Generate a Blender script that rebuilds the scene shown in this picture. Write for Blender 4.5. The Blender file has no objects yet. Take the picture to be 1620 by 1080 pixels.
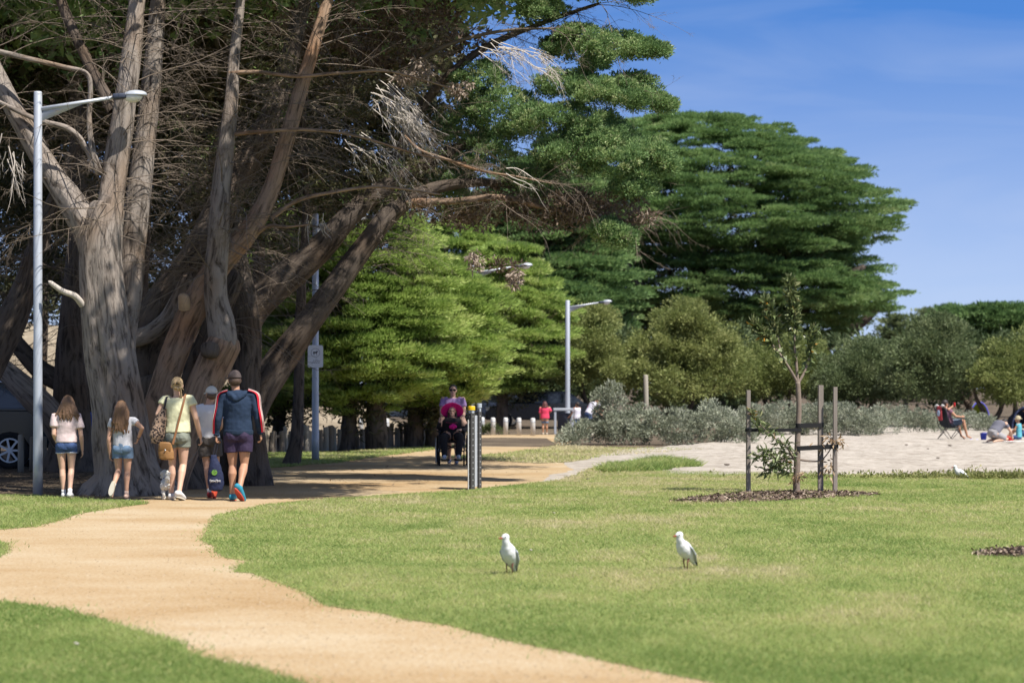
import bpy, bmesh, math, random
import numpy as np
from mathutils import Vector, Matrix, Euler, geometry as mgeo

RD = math.radians
scene = bpy.context.scene
COL = scene.collection
rng = np.random.default_rng(11)
random.seed(11)

# ---------------------------------------------------------------- camera, sky, sun, exposure
F, CX, HY, CAMZ = 3825.0, 810.0, 613.0, 1.6     # 85 mm lens in pixels of the 1620 px wide photograph
cam_data = bpy.data.cameras.new('camera')
cam = bpy.data.objects.new('camera', cam_data)
COL.objects.link(cam)
cam_data.lens, cam_data.sensor_width = 85.0, 36.0
cam_data.shift_y = (HY - 540.0) / 1620.0
cam.location = (0, 0, CAMZ)
cam.rotation_euler = (RD(90), 0, 0)
cam_data.clip_start, cam_data.clip_end = 0.5, 6000
cam_data.dof.use_dof = True
cam_data.dof.focus_distance = 34.0
cam_data.dof.aperture_fstop = 2.5
scene.camera = cam

SUN_EL, SUN_AZ = 57.0, 131.0        # azimuth clockwise from +Y (the view direction)
world = bpy.data.worlds.new('World')
scene.world = world
world.use_nodes = True
wn = world.node_tree
bg = wn.nodes['Background']
sky = wn.nodes.new('ShaderNodeTexSky')
sky.sky_type = 'NISHITA'
sky.sun_disc = False
sky.sun_elevation = RD(SUN_EL)
sky.sun_rotation = RD(SUN_AZ)
sky.air_density, sky.dust_density, sky.ozone_density = 1.0, 0.0, 3.0
# the photograph's sky turns deep blue a few degrees above the horizon: read the sky model higher up
tc = wn.nodes.new('ShaderNodeTexCoord')
mp = wn.nodes.new('ShaderNodeMapping')
mp.vector_type = 'POINT'
mp.inputs['Scale'].default_value = (1, 1, 4.6)
mp.inputs['Location'].default_value = (0, 0, 0.075)
wn.links.new(tc.outputs['Generated'], mp.inputs['Vector'])
nv = wn.nodes.new('ShaderNodeVectorMath'); nv.operation = 'NORMALIZE'
wn.links.new(mp.outputs[0], nv.inputs[0])
wn.links.new(nv.outputs[0], sky.inputs['Vector'])
hs = wn.nodes.new('ShaderNodeHueSaturation')
hs.inputs['Hue'].default_value = 0.506
wn.links.new(sky.outputs[0], hs.inputs['Color'])
sx = wn.nodes.new('ShaderNodeSeparateXYZ'); wn.links.new(tc.outputs['Generated'], sx.inputs[0])
def z_ramp(z0, z1, v0, v1):
    r = wn.nodes.new('ShaderNodeMapRange'); r.inputs['From Min'].default_value = z0; r.inputs['From Max'].default_value = z1
    r.inputs['To Min'].default_value = v0; r.inputs['To Max'].default_value = v1
    wn.links.new(sx.outputs['Z'], r.inputs['Value']); return r.outputs[0]
wn.links.new(z_ramp(0.16, 0.45, 1.25, 0.62), hs.inputs['Saturation'])
wn.links.new(z_ramp(0.18, 0.5, 1.0, 0.68), hs.inputs['Value'])
hz = wn.nodes.new('ShaderNodeMix'); hz.data_type = 'RGBA'
hz.inputs[7].default_value = (2.3, 2.62, 3.35, 1)
wn.links.new(z_ramp(0.0, 0.15, 0.95, 0.0), hz.inputs[0])
wn.links.new(hs.outputs[0], hz.inputs[6])
wm = wn.nodes.new('ShaderNodeMapping'); wm.inputs['Scale'].default_value = (5, 5, 26); wm.inputs['Rotation'].default_value = (0.0, 0.16, 0.0)
wn.links.new(tc.outputs['Generated'], wm.inputs[0])
wz = wn.nodes.new('ShaderNodeTexNoise'); wz.inputs['Scale'].default_value = 1.3; wz.inputs['Detail'].default_value = 5; wz.inputs['Distortion'].default_value = 0.8
wn.links.new(wm.outputs[0], wz.inputs['Vector'])
wr_ = wn.nodes.new('ShaderNodeMapRange'); wr_.inputs['From Min'].default_value = 0.48; wr_.inputs['From Max'].default_value = 0.85; wr_.inputs['To Max'].default_value = 0.24
wn.links.new(wz.outputs['Fac'], wr_.inputs['Value'])
wx = wn.nodes.new('ShaderNodeMix'); wx.data_type = 'RGBA'; wx.inputs[7].default_value = (2.9, 3.2, 3.9, 1)
wn.links.new(wr_.outputs[0], wx.inputs[0]); wn.links.new(hz.outputs[2], wx.inputs[6]); wn.links.new(wx.outputs[2], bg.inputs['Color'])
bg.inputs['Strength'].default_value = 0.145

sun_data = bpy.data.lights.new('sun', 'SUN')
sun_data.energy, sun_data.angle, sun_data.color = 5.0, RD(0.53), (1.0, 0.95, 0.87)
sun = bpy.data.objects.new('sun', sun_data)
COL.objects.link(sun)
_sd = Vector((math.sin(RD(SUN_AZ)) * math.cos(RD(SUN_EL)), math.cos(RD(SUN_AZ)) * math.cos(RD(SUN_EL)), math.sin(RD(SUN_EL))))
sun.rotation_euler = _sd.to_track_quat('Z', 'Y').to_euler()
sun.location = _sd * 60
scene.view_settings.view_transform = 'Standard'
scene.view_settings.look = 'None'
scene.view_settings.gamma = 1.0
scene.view_settings.exposure = 0.7
scene.cycles.max_bounces = 6
scene.cycles.diffuse_bounces = 3
scene.cycles.transparent_max_bounces = 4

# ---------------------------------------------------------------- helpers
def P(px, py, d):
    return np.array([(px - CX) / F * d, d, CAMZ - (py - HY) / F * d])
def G(px, py):
    d = F * CAMZ / (py - HY)
    return np.array([(px - CX) / F * d, d, 0.0])
def lin(r, g, b):
    f = lambda c: (c / 255 / 12.92) if c / 255 <= 0.04045 else ((c / 255 + 0.055) / 1.055) ** 2.4
    return (f(r), f(g), f(b))

def tag(o, label=None, cat=None, group=None, kind=None):
    if label: o['label'] = label
    if cat: o['category'] = cat
    if group: o['group'] = group
    if kind: o['kind'] = kind
    return o
def empty(name, loc=(0, 0, 0), rz=0.0, label=None, cat=None, group=None):
    o = bpy.data.objects.new(name, None)
    o.empty_display_size = 0.2
    COL.objects.link(o)
    o.location = [float(v) for v in loc]
    o.rotation_euler = (0, 0, rz)
    return tag(o, label, cat, group)
def link(name, me, mat, parent=None, smooth=True):
    o = bpy.data.objects.new(name, me)
    COL.objects.link(o)
    if mat is not None:
        me.materials.append(mat)
    if parent is not None:
        o.parent = parent
    if smooth and len(me.polygons):
        me.polygons.foreach_set('use_smooth', np.ones(len(me.polygons), dtype=bool))
    return o
def obj(name, bm, mat, parent=None, smooth=False):
    me = bpy.data.meshes.new(name)
    bmesh.ops.recalc_face_normals(bm, faces=bm.faces)
    bm.to_mesh(me); bm.free()
    return link(name, me, mat, parent, smooth)
def np_mesh(name, V, Fc, mat, parent=None, col=None, smooth=False, uv=None):
    """V (n,3); Fc (m,k) with k 3 or 4; col (n,) or (n,3) per point; uv (n,2) per point"""
    V = np.asarray(V, dtype=np.float32); Fc = np.asarray(Fc, dtype=np.int32)
    m, k = Fc.shape
    me = bpy.data.meshes.new(name)
    me.vertices.add(len(V)); me.vertices.foreach_set('co', V.ravel())
    me.loops.add(m * k); me.loops.foreach_set('vertex_index', Fc.ravel())
    me.polygons.add(m)
    me.polygons.foreach_set('loop_start', np.arange(0, m * k, k, dtype=np.int32))
    try:
        me.polygons.foreach_set('loop_total', np.full(m, k, dtype=np.int32))
    except Exception:
        pass
    if col is not None:
        col = np.asarray(col, dtype=np.float32)
        if col.ndim == 1: col = np.stack([col] * 3, 1)
        a = me.color_attributes.new('Col', 'FLOAT_COLOR', 'POINT')
        a.data.foreach_set('color', np.concatenate([col, np.ones((len(col), 1), np.float32)], 1).ravel())
    if uv is not None:
        u = me.uv_layers.new(name='UVMap')
        u.data.foreach_set('uv', np.asarray(uv, np.float32)[Fc.ravel()].ravel())
    me.update(calc_edges=True)
    return link(name, me, mat, parent, smooth)

def hash3(ix, iy, iz):
    h = (ix.astype(np.int64) * 374761393 + iy.astype(np.int64) * 668265263 + iz.astype(np.int64) * 2147483647) & 0xffffffff
    h = ((h ^ (h >> 13)) * 1274126177) & 0xffffffff
    h = (h ^ (h >> 16)) & 0xffffffff
    return h / 4294967295.0
def vnoise(x, y, z=None):
    x = np.asarray(x, float); y = np.asarray(y, float)
    z = np.zeros_like(x) if z is None else np.asarray(z, float)
    x0, y0, z0 = np.floor(x), np.floor(y), np.floor(z)
    fx, fy, fz = x - x0, y - y0, z - z0
    fx, fy, fz = fx * fx * (3 - 2 * fx), fy * fy * (3 - 2 * fy), fz * fz * (3 - 2 * fz)
    r = 0
    for a in (0, 1):
        for b in (0, 1):
            for c in (0, 1):
                w = (fx if a else 1 - fx) * (fy if b else 1 - fy) * (fz if c else 1 - fz)
                r = r + w * hash3(x0 + a, y0 + b, z0 + c)
    return r
def fbm(x, y, z=None, n=3):
    r, amp, tot = 0, 1.0, 0
    for i in range(n):
        s = 2.0 ** i
        r = r + amp * vnoise(np.asarray(x) * s + 17 * i, np.asarray(y) * s + 9 * i, None if z is None else np.asarray(z) * s)
        tot += amp; amp *= 0.5
    return r / tot

# ---------------------------------------------------------------- materials
def new_mat(name):
    m = bpy.data.materials.new(name); m.use_nodes = True
    nt = m.node_tree
    return m, nt, nt.nodes['Principled BSDF'], nt.nodes['Material Output']
def M(name, col, rough=0.6, var=0.12, scale=6.0, bump=0.0, bscale=40.0, metal=0.0, spec=0.3, stretch=None):
    """a plain surface with a little noise in its colour and relief"""
    m, nt, bs, out = new_mat(name)
    tcn = nt.nodes.new('ShaderNodeTexCoord'); src = tcn.outputs['Object']
    if stretch:
        mpn = nt.nodes.new('ShaderNodeMapping'); mpn.inputs['Scale'].default_value = stretch
        nt.links.new(src, mpn.inputs[0]); src = mpn.outputs[0]
    n = nt.nodes.new('ShaderNodeTexNoise'); n.inputs['Scale'].default_value = scale; n.inputs['Detail'].default_value = 5
    nt.links.new(src, n.inputs['Vector'])
    mx = nt.nodes.new('ShaderNodeMix'); mx.data_type = 'RGBA'
    mx.inputs[6].default_value = (*[min(1, c * (1 - var)) for c in col], 1)
    mx.inputs[7].default_value = (*[min(1, c * (1 + var)) for c in col], 1)
    nt.links.new(n.outputs['Fac'], mx.inputs[0]); nt.links.new(mx.outputs[2], bs.inputs['Base Color'])
    bs.inputs['Roughness'].default_value = rough; bs.inputs['Metallic'].default_value = metal
    bs.inputs['Specular IOR Level'].default_value = spec
    if bump:
        n2 = nt.nodes.new('ShaderNodeTexNoise'); n2.inputs['Scale'].default_value = bscale; n2.inputs['Detail'].default_value = 6
        nt.links.new(src, n2.inputs['Vector'])
        b = nt.nodes.new('ShaderNodeBump'); b.inputs['Strength'].default_value = 1.0; b.inputs['Distance'].default_value = bump
        nt.links.new(n2.outputs['Fac'], b.inputs['Height']); nt.links.new(b.outputs[0], bs.inputs['Normal'])
    return m
def M_leaf(name, stops, transl=0.3, rough=0.55, spec=0.25):
    """leaves: each leaf's own colour is picked from the ramp by its Col attribute"""
    m, nt, bs, out = new_mat(name)
    at = nt.nodes.new('ShaderNodeAttribute'); at.attribute_name = 'Col'
    rp = nt.nodes.new('ShaderNodeValToRGB')
    els = rp.color_ramp.elements
    while len(els) < len(stops): els.new(0.5)
    for e, (p, c) in zip(els, stops):
        e.position = p; e.color = (*c, 1)
    nt.links.new(at.outputs['Fac'], rp.inputs[0]); nt.links.new(rp.outputs[0], bs.inputs['Base Color'])
    bs.inputs['Roughness'].default_value = rough; bs.inputs['Specular IOR Level'].default_value = spec
    tr = nt.nodes.new('ShaderNodeBsdfTranslucent')
    nt.links.new(rp.outputs[0], tr.inputs['Color'])
    ms = nt.nodes.new('ShaderNodeMixShader'); ms.inputs[0].default_value = transl
    nt.links.new(bs.outputs[0], ms.inputs[1]); nt.links.new(tr.outputs[0], ms.inputs[2])
    nt.links.new(ms.outputs[0], out.inputs['Surface'])
    return m
def M_ground(name, stops, scale, bump, bscale, rough=0.95, stretch=(1, 1, 1), fine=0.0, fscale=60.0):
    """earth, sand, gravel: two sizes of noise through a colour ramp"""
    m, nt, bs, out = new_mat(name)
    tcn = nt.nodes.new('ShaderNodeTexCoord')
    mpn = nt.nodes.new('ShaderNodeMapping'); mpn.inputs['Scale'].default_value = stretch
    nt.links.new(tcn.outputs['Object'], mpn.inputs[0])
    n = nt.nodes.new('ShaderNodeTexNoise'); n.inputs['Scale'].default_value = scale; n.inputs['Detail'].default_value = 8; n.inputs['Roughness'].default_value = 0.65
    nt.links.new(mpn.outputs[0], n.inputs['Vector'])
    n3 = nt.nodes.new('ShaderNodeTexNoise'); n3.inputs['Scale'].default_value = fscale; n3.inputs['Detail'].default_value = 3
    nt.links.new(tcn.outputs['Object'], n3.inputs['Vector'])
    mm = nt.nodes.new('ShaderNodeMath'); mm.operation = 'MULTIPLY_ADD'
    nt.links.new(n3.outputs['Fac'], mm.inputs[0]); mm.inputs[1].default_value = fine
    ad = nt.nodes.new('ShaderNodeMath'); ad.operation = 'SUBTRACT'; ad.inputs[1].default_value = fine * 0.5
    nt.links.new(n.outputs['Fac'], ad.inputs[0]); nt.links.new(ad.outputs[0], mm.inputs[2])
    rp = nt.nodes.new('ShaderNodeValToRGB'); els = rp.color_ramp.elements
    while len(els) < len(stops): els.new(0.5)
    for e, (p, c) in zip(els, stops):
        e.position = p; e.color = (*c, 1)
    nt.links.new(mm.outputs[0], rp.inputs[0]); nt.links.new(rp.outputs[0], bs.inputs['Base Color'])
    bs.inputs['Roughness'].default_value = rough; bs.inputs['Specular IOR Level'].default_value = 0.1
    n2 = nt.nodes.new('ShaderNodeTexNoise'); n2.inputs['Scale'].default_value = bscale; n2.inputs['Detail'].default_value = 6
    nt.links.new(tcn.outputs['Object'], n2.inputs['Vector'])
    b = nt.nodes.new('ShaderNodeBump'); b.inputs['Distance'].default_value = bump
    nt.links.new(n2.outputs['Fac'], b.inputs['Height']); nt.links.new(b.outputs[0], bs.inputs['Normal'])
    return m
def M_bark(name, dark, light, warm, us=9.0, vs=1.6, bump=0.03):
    m, nt, bs, out = new_mat(name)
    uvn = nt.nodes.new('ShaderNodeUVMap'); uvn.uv_map = 'UVMap'
    mpn = nt.nodes.new('ShaderNodeMapping'); mpn.inputs['Scale'].default_value = (us, vs, 1)
    nt.links.new(uvn.outputs[0], mpn.inputs[0])
    n = nt.nodes.new('ShaderNodeTexNoise'); n.inputs['Scale'].default_value = 1.6; n.inputs['Detail'].default_value = 7; n.inputs['Roughness'].default_value = 0.7; n.inputs['Distortion'].default_value = 0.6
    nt.links.new(mpn.outputs[0], n.inputs['Vector'])
    rp = nt.nodes.new('ShaderNodeValToRGB'); els = rp.color_ramp.elements
    els.new(0.5)
    for e, (p, c) in zip(els, ((0.36, dark), (0.52, light), (0.74, [1.15 * v for v in light]))):
        e.position = p; e.color = (*c, 1)
    nt.links.new(n.outputs['Fac'], rp.inputs[0])
    tcn = nt.nodes.new('ShaderNodeTexCoord')
    n2 = nt.nodes.new('ShaderNodeTexNoise'); n2.inputs['Scale'].default_value = 1.1; n2.inputs['Detail'].default_value = 4
    nt.links.new(tcn.outputs['Object'], n2.inputs['Vector'])
    r2 = nt.nodes.new('ShaderNodeValToRGB'); r2.color_ramp.elements[0].position = 0.48; r2.color_ramp.elements[1].position = 0.68
    nt.links.new(n2.outputs['Fac'], r2.inputs[0])
    mx = nt.nodes.new('ShaderNodeMix'); mx.data_type = 'RGBA'; mx.blend_type = 'MULTIPLY'
    mx.inputs[7].default_value = (*warm, 1)
    nt.links.new(r2.outputs[0], mx.inputs[0]); nt.links.new(rp.outputs[0], mx.inputs[6])
    nt.links.new(mx.outputs[2], bs.inputs['Base Color'])
    bs.inputs['Roughness'].default_value = 0.9; bs.inputs['Specular IOR Level'].default_value = 0.15
    b = nt.nodes.new('ShaderNodeBump'); b.inputs['Distance'].default_value = bump
    nt.links.new(n.outputs['Fac'], b.inputs['Height']); nt.links.new(b.outputs[0], bs.inputs['Normal'])
    return m

# ---------------------------------------------------------------- shape helpers
def bm_box(bm, c, s, rot=None, bev=0.0):
    r = bmesh.ops.create_cube(bm, size=1.0)
    vs = r['verts']
    bmesh.ops.scale(bm, vec=s, verts=vs)
    if bev:
        es = list({e for v in vs for e in v.link_edges})
        rb = bmesh.ops.bevel(bm, geom=es, offset=bev, segments=2, affect='EDGES', profile=0.5)
        vs = list({v for f in rb['faces'] for v in f.verts} | {v for v in vs if v.is_valid})
    M4 = Matrix.Translation(Vector([float(x) for x in c])) @ (rot.to_matrix().to_4x4() if rot is not None else Matrix())
    bmesh.ops.transform(bm, matrix=M4, verts=vs)
    return vs
def bm_ell(bm, c, r, rot=None, sub=3):
    q = bmesh.ops.create_icosphere(bm, subdivisions=sub, radius=1.0)
    vs = q['verts']
    bmesh.ops.scale(bm, vec=[float(v) for v in r], verts=vs)
    M4 = Matrix.Translation(Vector([float(v) for v in c])) @ (rot.to_matrix().to_4x4() if rot is not None else Matrix())
    bmesh.ops.transform(bm, matrix=M4, verts=vs)
def bm_tube(bm, pts, rads, n=12, cap=True, flat=1.0, ref=None):
    """tapered tube through pts; flat scales the second axis"""
    pts = [Vector([float(c) for c in p]) for p in pts]
    if not hasattr(rads, '__len__'): rads = [rads] * len(pts)
    rings = []
    ref = Vector(ref) if ref is not None else None
    prev = None
    for i, p in enumerate(pts):
        t = (pts[min(i + 1, len(pts) - 1)] - pts[max(i - 1, 0)])
        t = t.normalized() if t.length > 1e-9 else Vector((0, 0, 1))
        if prev is None:
            r0 = ref if ref is not None else (Vector((0, 1, 0)) if abs(t.y) < 0.9 else Vector((1, 0, 0)))
            a = t.cross(r0)
            if a.length < 1e-6: a = t.cross(Vector((1, 0.3, 0.2)))
            a.normalize()
        else:
            a = prev - t * prev.dot(t); a.normalize()
        prev = a
        b = t.cross(a)
        rings.append([bm.verts.new(p + a * (math.cos(2 * math.pi * k / n) * rads[i]) + b * (math.sin(2 * math.pi * k / n) * rads[i] * flat)) for k in range(n)])
    for i in range(len(rings) - 1):
        for k in range(n):
            bm.faces.new((rings[i][k], rings[i][(k + 1) % n], rings[i + 1][(k + 1) % n], rings[i + 1][k]))
    if cap:
        bm.faces.new(rings[0][::-1]); bm.faces.new(rings[-1])
def bm_chain(bm, pts, rads, n=14):
    """limb: a tapered tube with round joints and ends (for a remeshed body)"""
    bm_tube(bm, pts, rads, n)
    for p, r in zip(pts, rads if hasattr(rads, '__len__') else [rads] * len(pts)):
        bm_ell(bm, p, (r, r, r), sub=2)
def bm_loft(bm, rings, n=20):
    """rings of (cx, cy, z, rx, ry): closed stack of ellipses along z"""
    rr = [[bm.verts.new((cx + rx * math.cos(2 * math.pi * k / n), cy + ry * math.sin(2 * math.pi * k / n), z)) for k in range(n)] for cx, cy, z, rx, ry in rings]
    for i in range(len(rr) - 1):
        for k in range(n):
            bm.faces.new((rr[i][k], rr[i][(k + 1) % n], rr[i + 1][(k + 1) % n], rr[i + 1][k]))
    bm.faces.new(rr[0][::-1]); bm.faces.new(rr[-1])
def bm_lathe(bm, prof, c=(0, 0, 0), n=20, rot=None):
    """profile of (r, z) turned about z"""
    rr = []
    for r, z in prof:
        rr.append([bm.verts.new((r * math.cos(2 * math.pi * k / n), r * math.sin(2 * math.pi * k / n), z)) for k in range(n)])
    for i in range(len(rr) - 1):
        for k in range(n):
            bm.faces.new((rr[i][k], rr[i][(k + 1) % n], rr[i + 1][(k + 1) % n], rr[i + 1][k]))
    bm.faces.new(rr[0][::-1]); bm.faces.new(rr[-1])
    M4 = Matrix.Translation(Vector([float(v) for v in c])) @ (rot.to_matrix().to_4x4() if rot is not None else Matrix())
    bmesh.ops.transform(bm, matrix=M4, verts=[v for r in rr for v in r])
def bm_ring(bm, prof, c=(0, 0, 0), n=28, rot=None):
    """closed profile of (r, z) turned about z: a tyre or rim with an open middle"""
    rr = [[bm.verts.new((r * math.cos(2 * math.pi * k / n), r * math.sin(2 * math.pi * k / n), z)) for k in range(n)] for r, z in prof]
    for i in range(len(rr)):
        for k in range(n):
            j = (i + 1) % len(rr)
            bm.faces.new((rr[i][k], rr[i][(k + 1) % n], rr[j][(k + 1) % n], rr[j][k]))
    M4 = Matrix.Translation(Vector([float(v) for v in c])) @ (rot.to_matrix().to_4x4() if rot is not None else Matrix())
    bmesh.ops.transform(bm, matrix=M4, verts=[v for r in rr for v in r])
def bm_prism(bm, outline, depth, M4=None):
    """outline (x, z) extruded along y by depth, centred"""
    a = [bm.verts.new((x, -depth / 2, z)) for x, z in outline]
    b = [bm.verts.new((x, depth / 2, z)) for x, z in outline]
    n = len(a)
    bm.faces.new(a); bm.faces.new(b[::-1])
    for i in range(n):
        bm.faces.new((a[i], b[i], b[(i + 1) % n], a[(i + 1) % n]))
    if M4 is not None:
        bmesh.ops.transform(bm, matrix=M4, verts=a + b)
def remesh(o, voxel, smooth=4, disp=0.0, dscale=0.1):
    md = o.modifiers.new('remesh', 'REMESH'); md.mode = 'VOXEL'; md.voxel_size = voxel; md.use_smooth_shade = True
    if smooth:
        s = o.modifiers.new('smooth', 'SMOOTH'); s.iterations = smooth; s.factor = 0.5
    if disp:
        tx = bpy.data.textures.new('folds', 'CLOUDS'); tx.noise_scale = dscale; tx.noise_depth = 2
        dm = o.modifiers.new('folds', 'DISPLACE'); dm.texture = tx; dm.strength = disp; dm.mid_level = 0.5; dm.texture_coords = 'LOCAL'
    return o
def copy_tree(o, parent=None):
    c = o.copy(); COL.objects.link(c)
    if parent is not None: c.parent = parent
    for ch in list(o.children): copy_tree(ch, c)
    return c

# ---------------------------------------------------------------- ground, path, sand, lawn
def poly_px(pts, noise_amp=0.0, step=0.35, seed=0):
    g = np.array([G(*p)[:2] for p in pts])
    out = []
    for i in range(len(g)):
        a, b = g[i], g[(i + 1) % len(g)]
        n = max(1, min(120, int(np.linalg.norm(b - a) / step)))
        for k in range(n): out.append(a + (b - a) * k / n)
    out = np.array(out)
    if noise_amp:
        out[:, 0] += (fbm(out[:, 0] * 1.7 + seed, out[:, 1] * 1.1) - 0.5) * 2 * noise_amp
        out[:, 1] += (fbm(out[:, 0] * 1.3 + 50 + seed, out[:, 1] * 0.9) - 0.5) * 2.4 * noise_amp
    return out
def sheet(name, poly, z, mat):
    n = len(poly)
    r = mgeo.delaunay_2d_cdt([Vector((float(x), float(y))) for x, y in poly], [], [list(range(n))], 2, 1e-5)
    V = np.array([(v.x, v.y, z) for v in r[0]])
    Fc = np.array([list(f) for f in r[2] if len(f) == 3])
    c = V[Fc].mean(1)
    Fc = Fc[inside(poly, c[:, 0], c[:, 1])]
    e = np.cross(V[Fc[:, 1]] - V[Fc[:, 0]], V[Fc[:, 2]] - V[Fc[:, 0]])[:, 2] < 0
    Fc[e] = Fc[e][:, ::-1]
    o = np_mesh(name, V, Fc, mat, None, smooth=False)
    return tag(o, kind='structure')
def inside(poly, x, y):
    r = np.zeros(len(x), bool)
    n = len(poly); j = n - 1
    for i in range(n):
        xi, yi = poly[i]; xj, yj = poly[j]
        if yi != yj:
            c = ((yi > y) != (yj > y)) & (x < (xj - xi) * (y - yi) / (yj - yi) + xi)
            r ^= c
        j = i
    return r

m_soil = M_ground('soil', ((0.3, (0.05, 0.038, 0.028)), (0.5, (0.10, 0.077, 0.055)), (0.72, (0.19, 0.15, 0.105))), 0.5, 0.012, 9, fine=0.5, fscale=18)
m_path = M_ground('gravel', ((0.28, (0.285, 0.182, 0.086)), (0.5, (0.37, 0.272, 0.16)), (0.72, (0.43, 0.352, 0.245))), 0.55, 0.006, 45, stretch=(0.55, 0.8, 1), fine=0.8, fscale=34)
m_sand = M_ground('sand', ((0.3, (0.26, 0.228, 0.193)), (0.5, (0.35, 0.313, 0.272)), (0.7, (0.42, 0.38, 0.335))), 0.9, 0.05, 3.5, fine=0.9, fscale=7)
m_turf = M_ground('turf', ((0.3, (0.14, 0.17, 0.05)), (0.5, (0.2, 0.22, 0.075)), (0.7, (0.28, 0.27, 0.12))), 0.7, 0.006, 20, fine=0.4, fscale=30)
m_dry = M_ground('dry_turf', ((0.3, (0.13, 0.13, 0.055)), (0.5, (0.22, 0.20, 0.10)), (0.7, (0.34, 0.29, 0.17))), 0.7, 0.006, 20, fine=0.4, fscale=25)

# one sheet to the horizon
bm = bmesh.new()
bmesh.ops.create_grid(bm, x_segments=8, y_segments=8, size=3000)
ground = obj('ground', bm, m_soil); tag(ground, kind='structure')

path_poly = poly_px([(-1500, 1250), (1600, 1250), (1300, 1100), (1000, 1000), (700, 860), (760, 790), (860, 772), (960, 760), (1000, 752),
                     (985, 744), (930, 738), (870, 729), (885, 718), (872, 707), (760, 706), (700, 708), (640, 716), (530, 731), (405, 741),
                     (330, 760), (250, 785), (215, 794), (0, 812), (-900, 830)], 0.05, seed=3)
sheet('path', path_poly, 0.004, m_path)
sheet('far_path', poly_px([(735, 689), (790, 687.5), (880, 687.5), (905, 699), (885, 706), (866, 693), (800, 692), (735, 693)], 0.1, seed=9), 0.004, m_path)
sand_poly = poly_px([(845, 772), (930, 768), (1000, 766), (1300, 775), (1620, 790), (2700, 840), (2700, 676), (1700, 668), (1560, 672), (1400, 674), (1180, 688), (1120, 703), (990, 711), (935, 721),
                     (890, 733), (905, 744), (870, 752)], 0.12, seed=5)
# the beach is a gently hummocked surface
def hummock(x, y):
    return (0.6 * fbm(x * 0.8, y * 0.55) ** 2 + 0.6 * fbm(x * 2.6, y * 1.6) ** 2) * np.clip((y - 43.5) / 4, 0, 1) * np.clip((x - 1.5) / 4, 0, 1)
def Gs(px, py):
    g = G(px, py); g[2] = 0.006 + 0.13 * float(hummock(np.array([g[0]]), np.array([g[1]]))[0]); return g
sheet('sand', sand_poly, 0.005, m_sand)
def bump_sheet(name, poly, z, mat, step, amp):
    x0, y0 = poly.min(0); x1, y1 = poly.max(0)
    nx, ny = int((x1 - x0) / step) + 2, int((y1 - y0) / step) + 2
    X, Y = np.meshgrid(x0 + np.arange(nx) * step, y0 + np.arange(ny) * step)
    ok = inside(poly, X.ravel(), Y.ravel())
    Z = z + amp * hummock(X.ravel(), Y.ravel())
    idx = np.arange(nx * ny).reshape(ny, nx)
    q = np.stack([idx[:-1, :-1], idx[:-1, 1:], idx[1:, 1:], idx[1:, :-1]], -1).reshape(-1, 4)
    q = q[ok[q].all(1)]
    used, inv = np.unique(q, return_inverse=True)
    V = np.stack([X.ravel(), Y.ravel(), Z], 1)[used]
    o = np_mesh(name, V, inv.reshape(-1, 4), mat, smooth=True)
    return tag(o, kind='structure')
bump_sheet('sand', sand_poly, 0.006, m_sand, 0.16, 0.13)
verge_poly = poly_px([(690, 722), (800, 717), (880, 705), (1000, 709), (1170, 709), (1050, 717), (960, 722), (900, 731), (850, 733), (760, 727)], 0.15, seed=7)
sheet('dry_verge', verge_poly, 0.010, m_dry)
dry_poly = poly_px([(890, 760), (930, 742), (1010, 733), (1060, 738), (1050, 744), (1000, 748), (960, 757)], 0.15, seed=17)
sheet('dry_turf', dry_poly, 0.012, m_dry)
strip_poly = poly_px([(330, 742), (405, 718), (540, 717), (640, 709), (690, 705), (760, 706), (700, 709), (640, 717), (530, 732), (405, 742)], 0.08, seed=8)
sheet('grass_verge', strip_poly, 0.010, m_turf)
lawn_polys = {
    'lawn': poly_px([(1125, 1080), (1500, 1250), (3000, 1250), (2700, 1080), (2500, 900), (2100, 785), (1800, 764), (1620, 759), (1560, 757), (1480, 753), (1300, 751), (1200, 748), (1100, 747),
                    (1050, 745), (1000, 746), (950, 751), (900, 758), (860, 763), (800, 769), (740, 776), (680, 780), (620, 783), (540, 788), (427, 798),
                    (340, 816), (335, 830), (322, 846), (318, 853), (340, 866), (338, 873), (360, 884), (397, 888), (367, 905), (393, 906), (440, 922), (480, 937),
                    (513, 957), (540, 962), (600, 969), (640, 981), (720, 992), (780, 1008), (900, 1033), (1000, 1055)], 0.045, 0.15, seed=21),
    'near_lawn': poly_px([(-1500, 930), (-400, 940), (0, 952), (100, 965), (145, 977), (200, 995), (290, 1020), (300, 1035), (390, 1058), (470, 1080), (700, 1180), (750, 1250), (-2000, 1250)], 0.045, 0.15, seed=31),
    'left_lawn': poly_px([(-900, 850), (0, 838), (60, 833), (130, 812), (200, 801), (235, 797), (215, 793), (150, 791), (60, 785), (0, 784), (-900, 778)], 0.05, 0.2, seed=41),
    'turf_patch': poly_px([(-300, 850), (0, 857), (12, 865), (10, 873), (0, 884), (-300, 900)], 0.03, 0.15, seed=51),
}
for k, pl in lawn_polys.items():
    sheet(k, pl, 0.008, m_turf)

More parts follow.
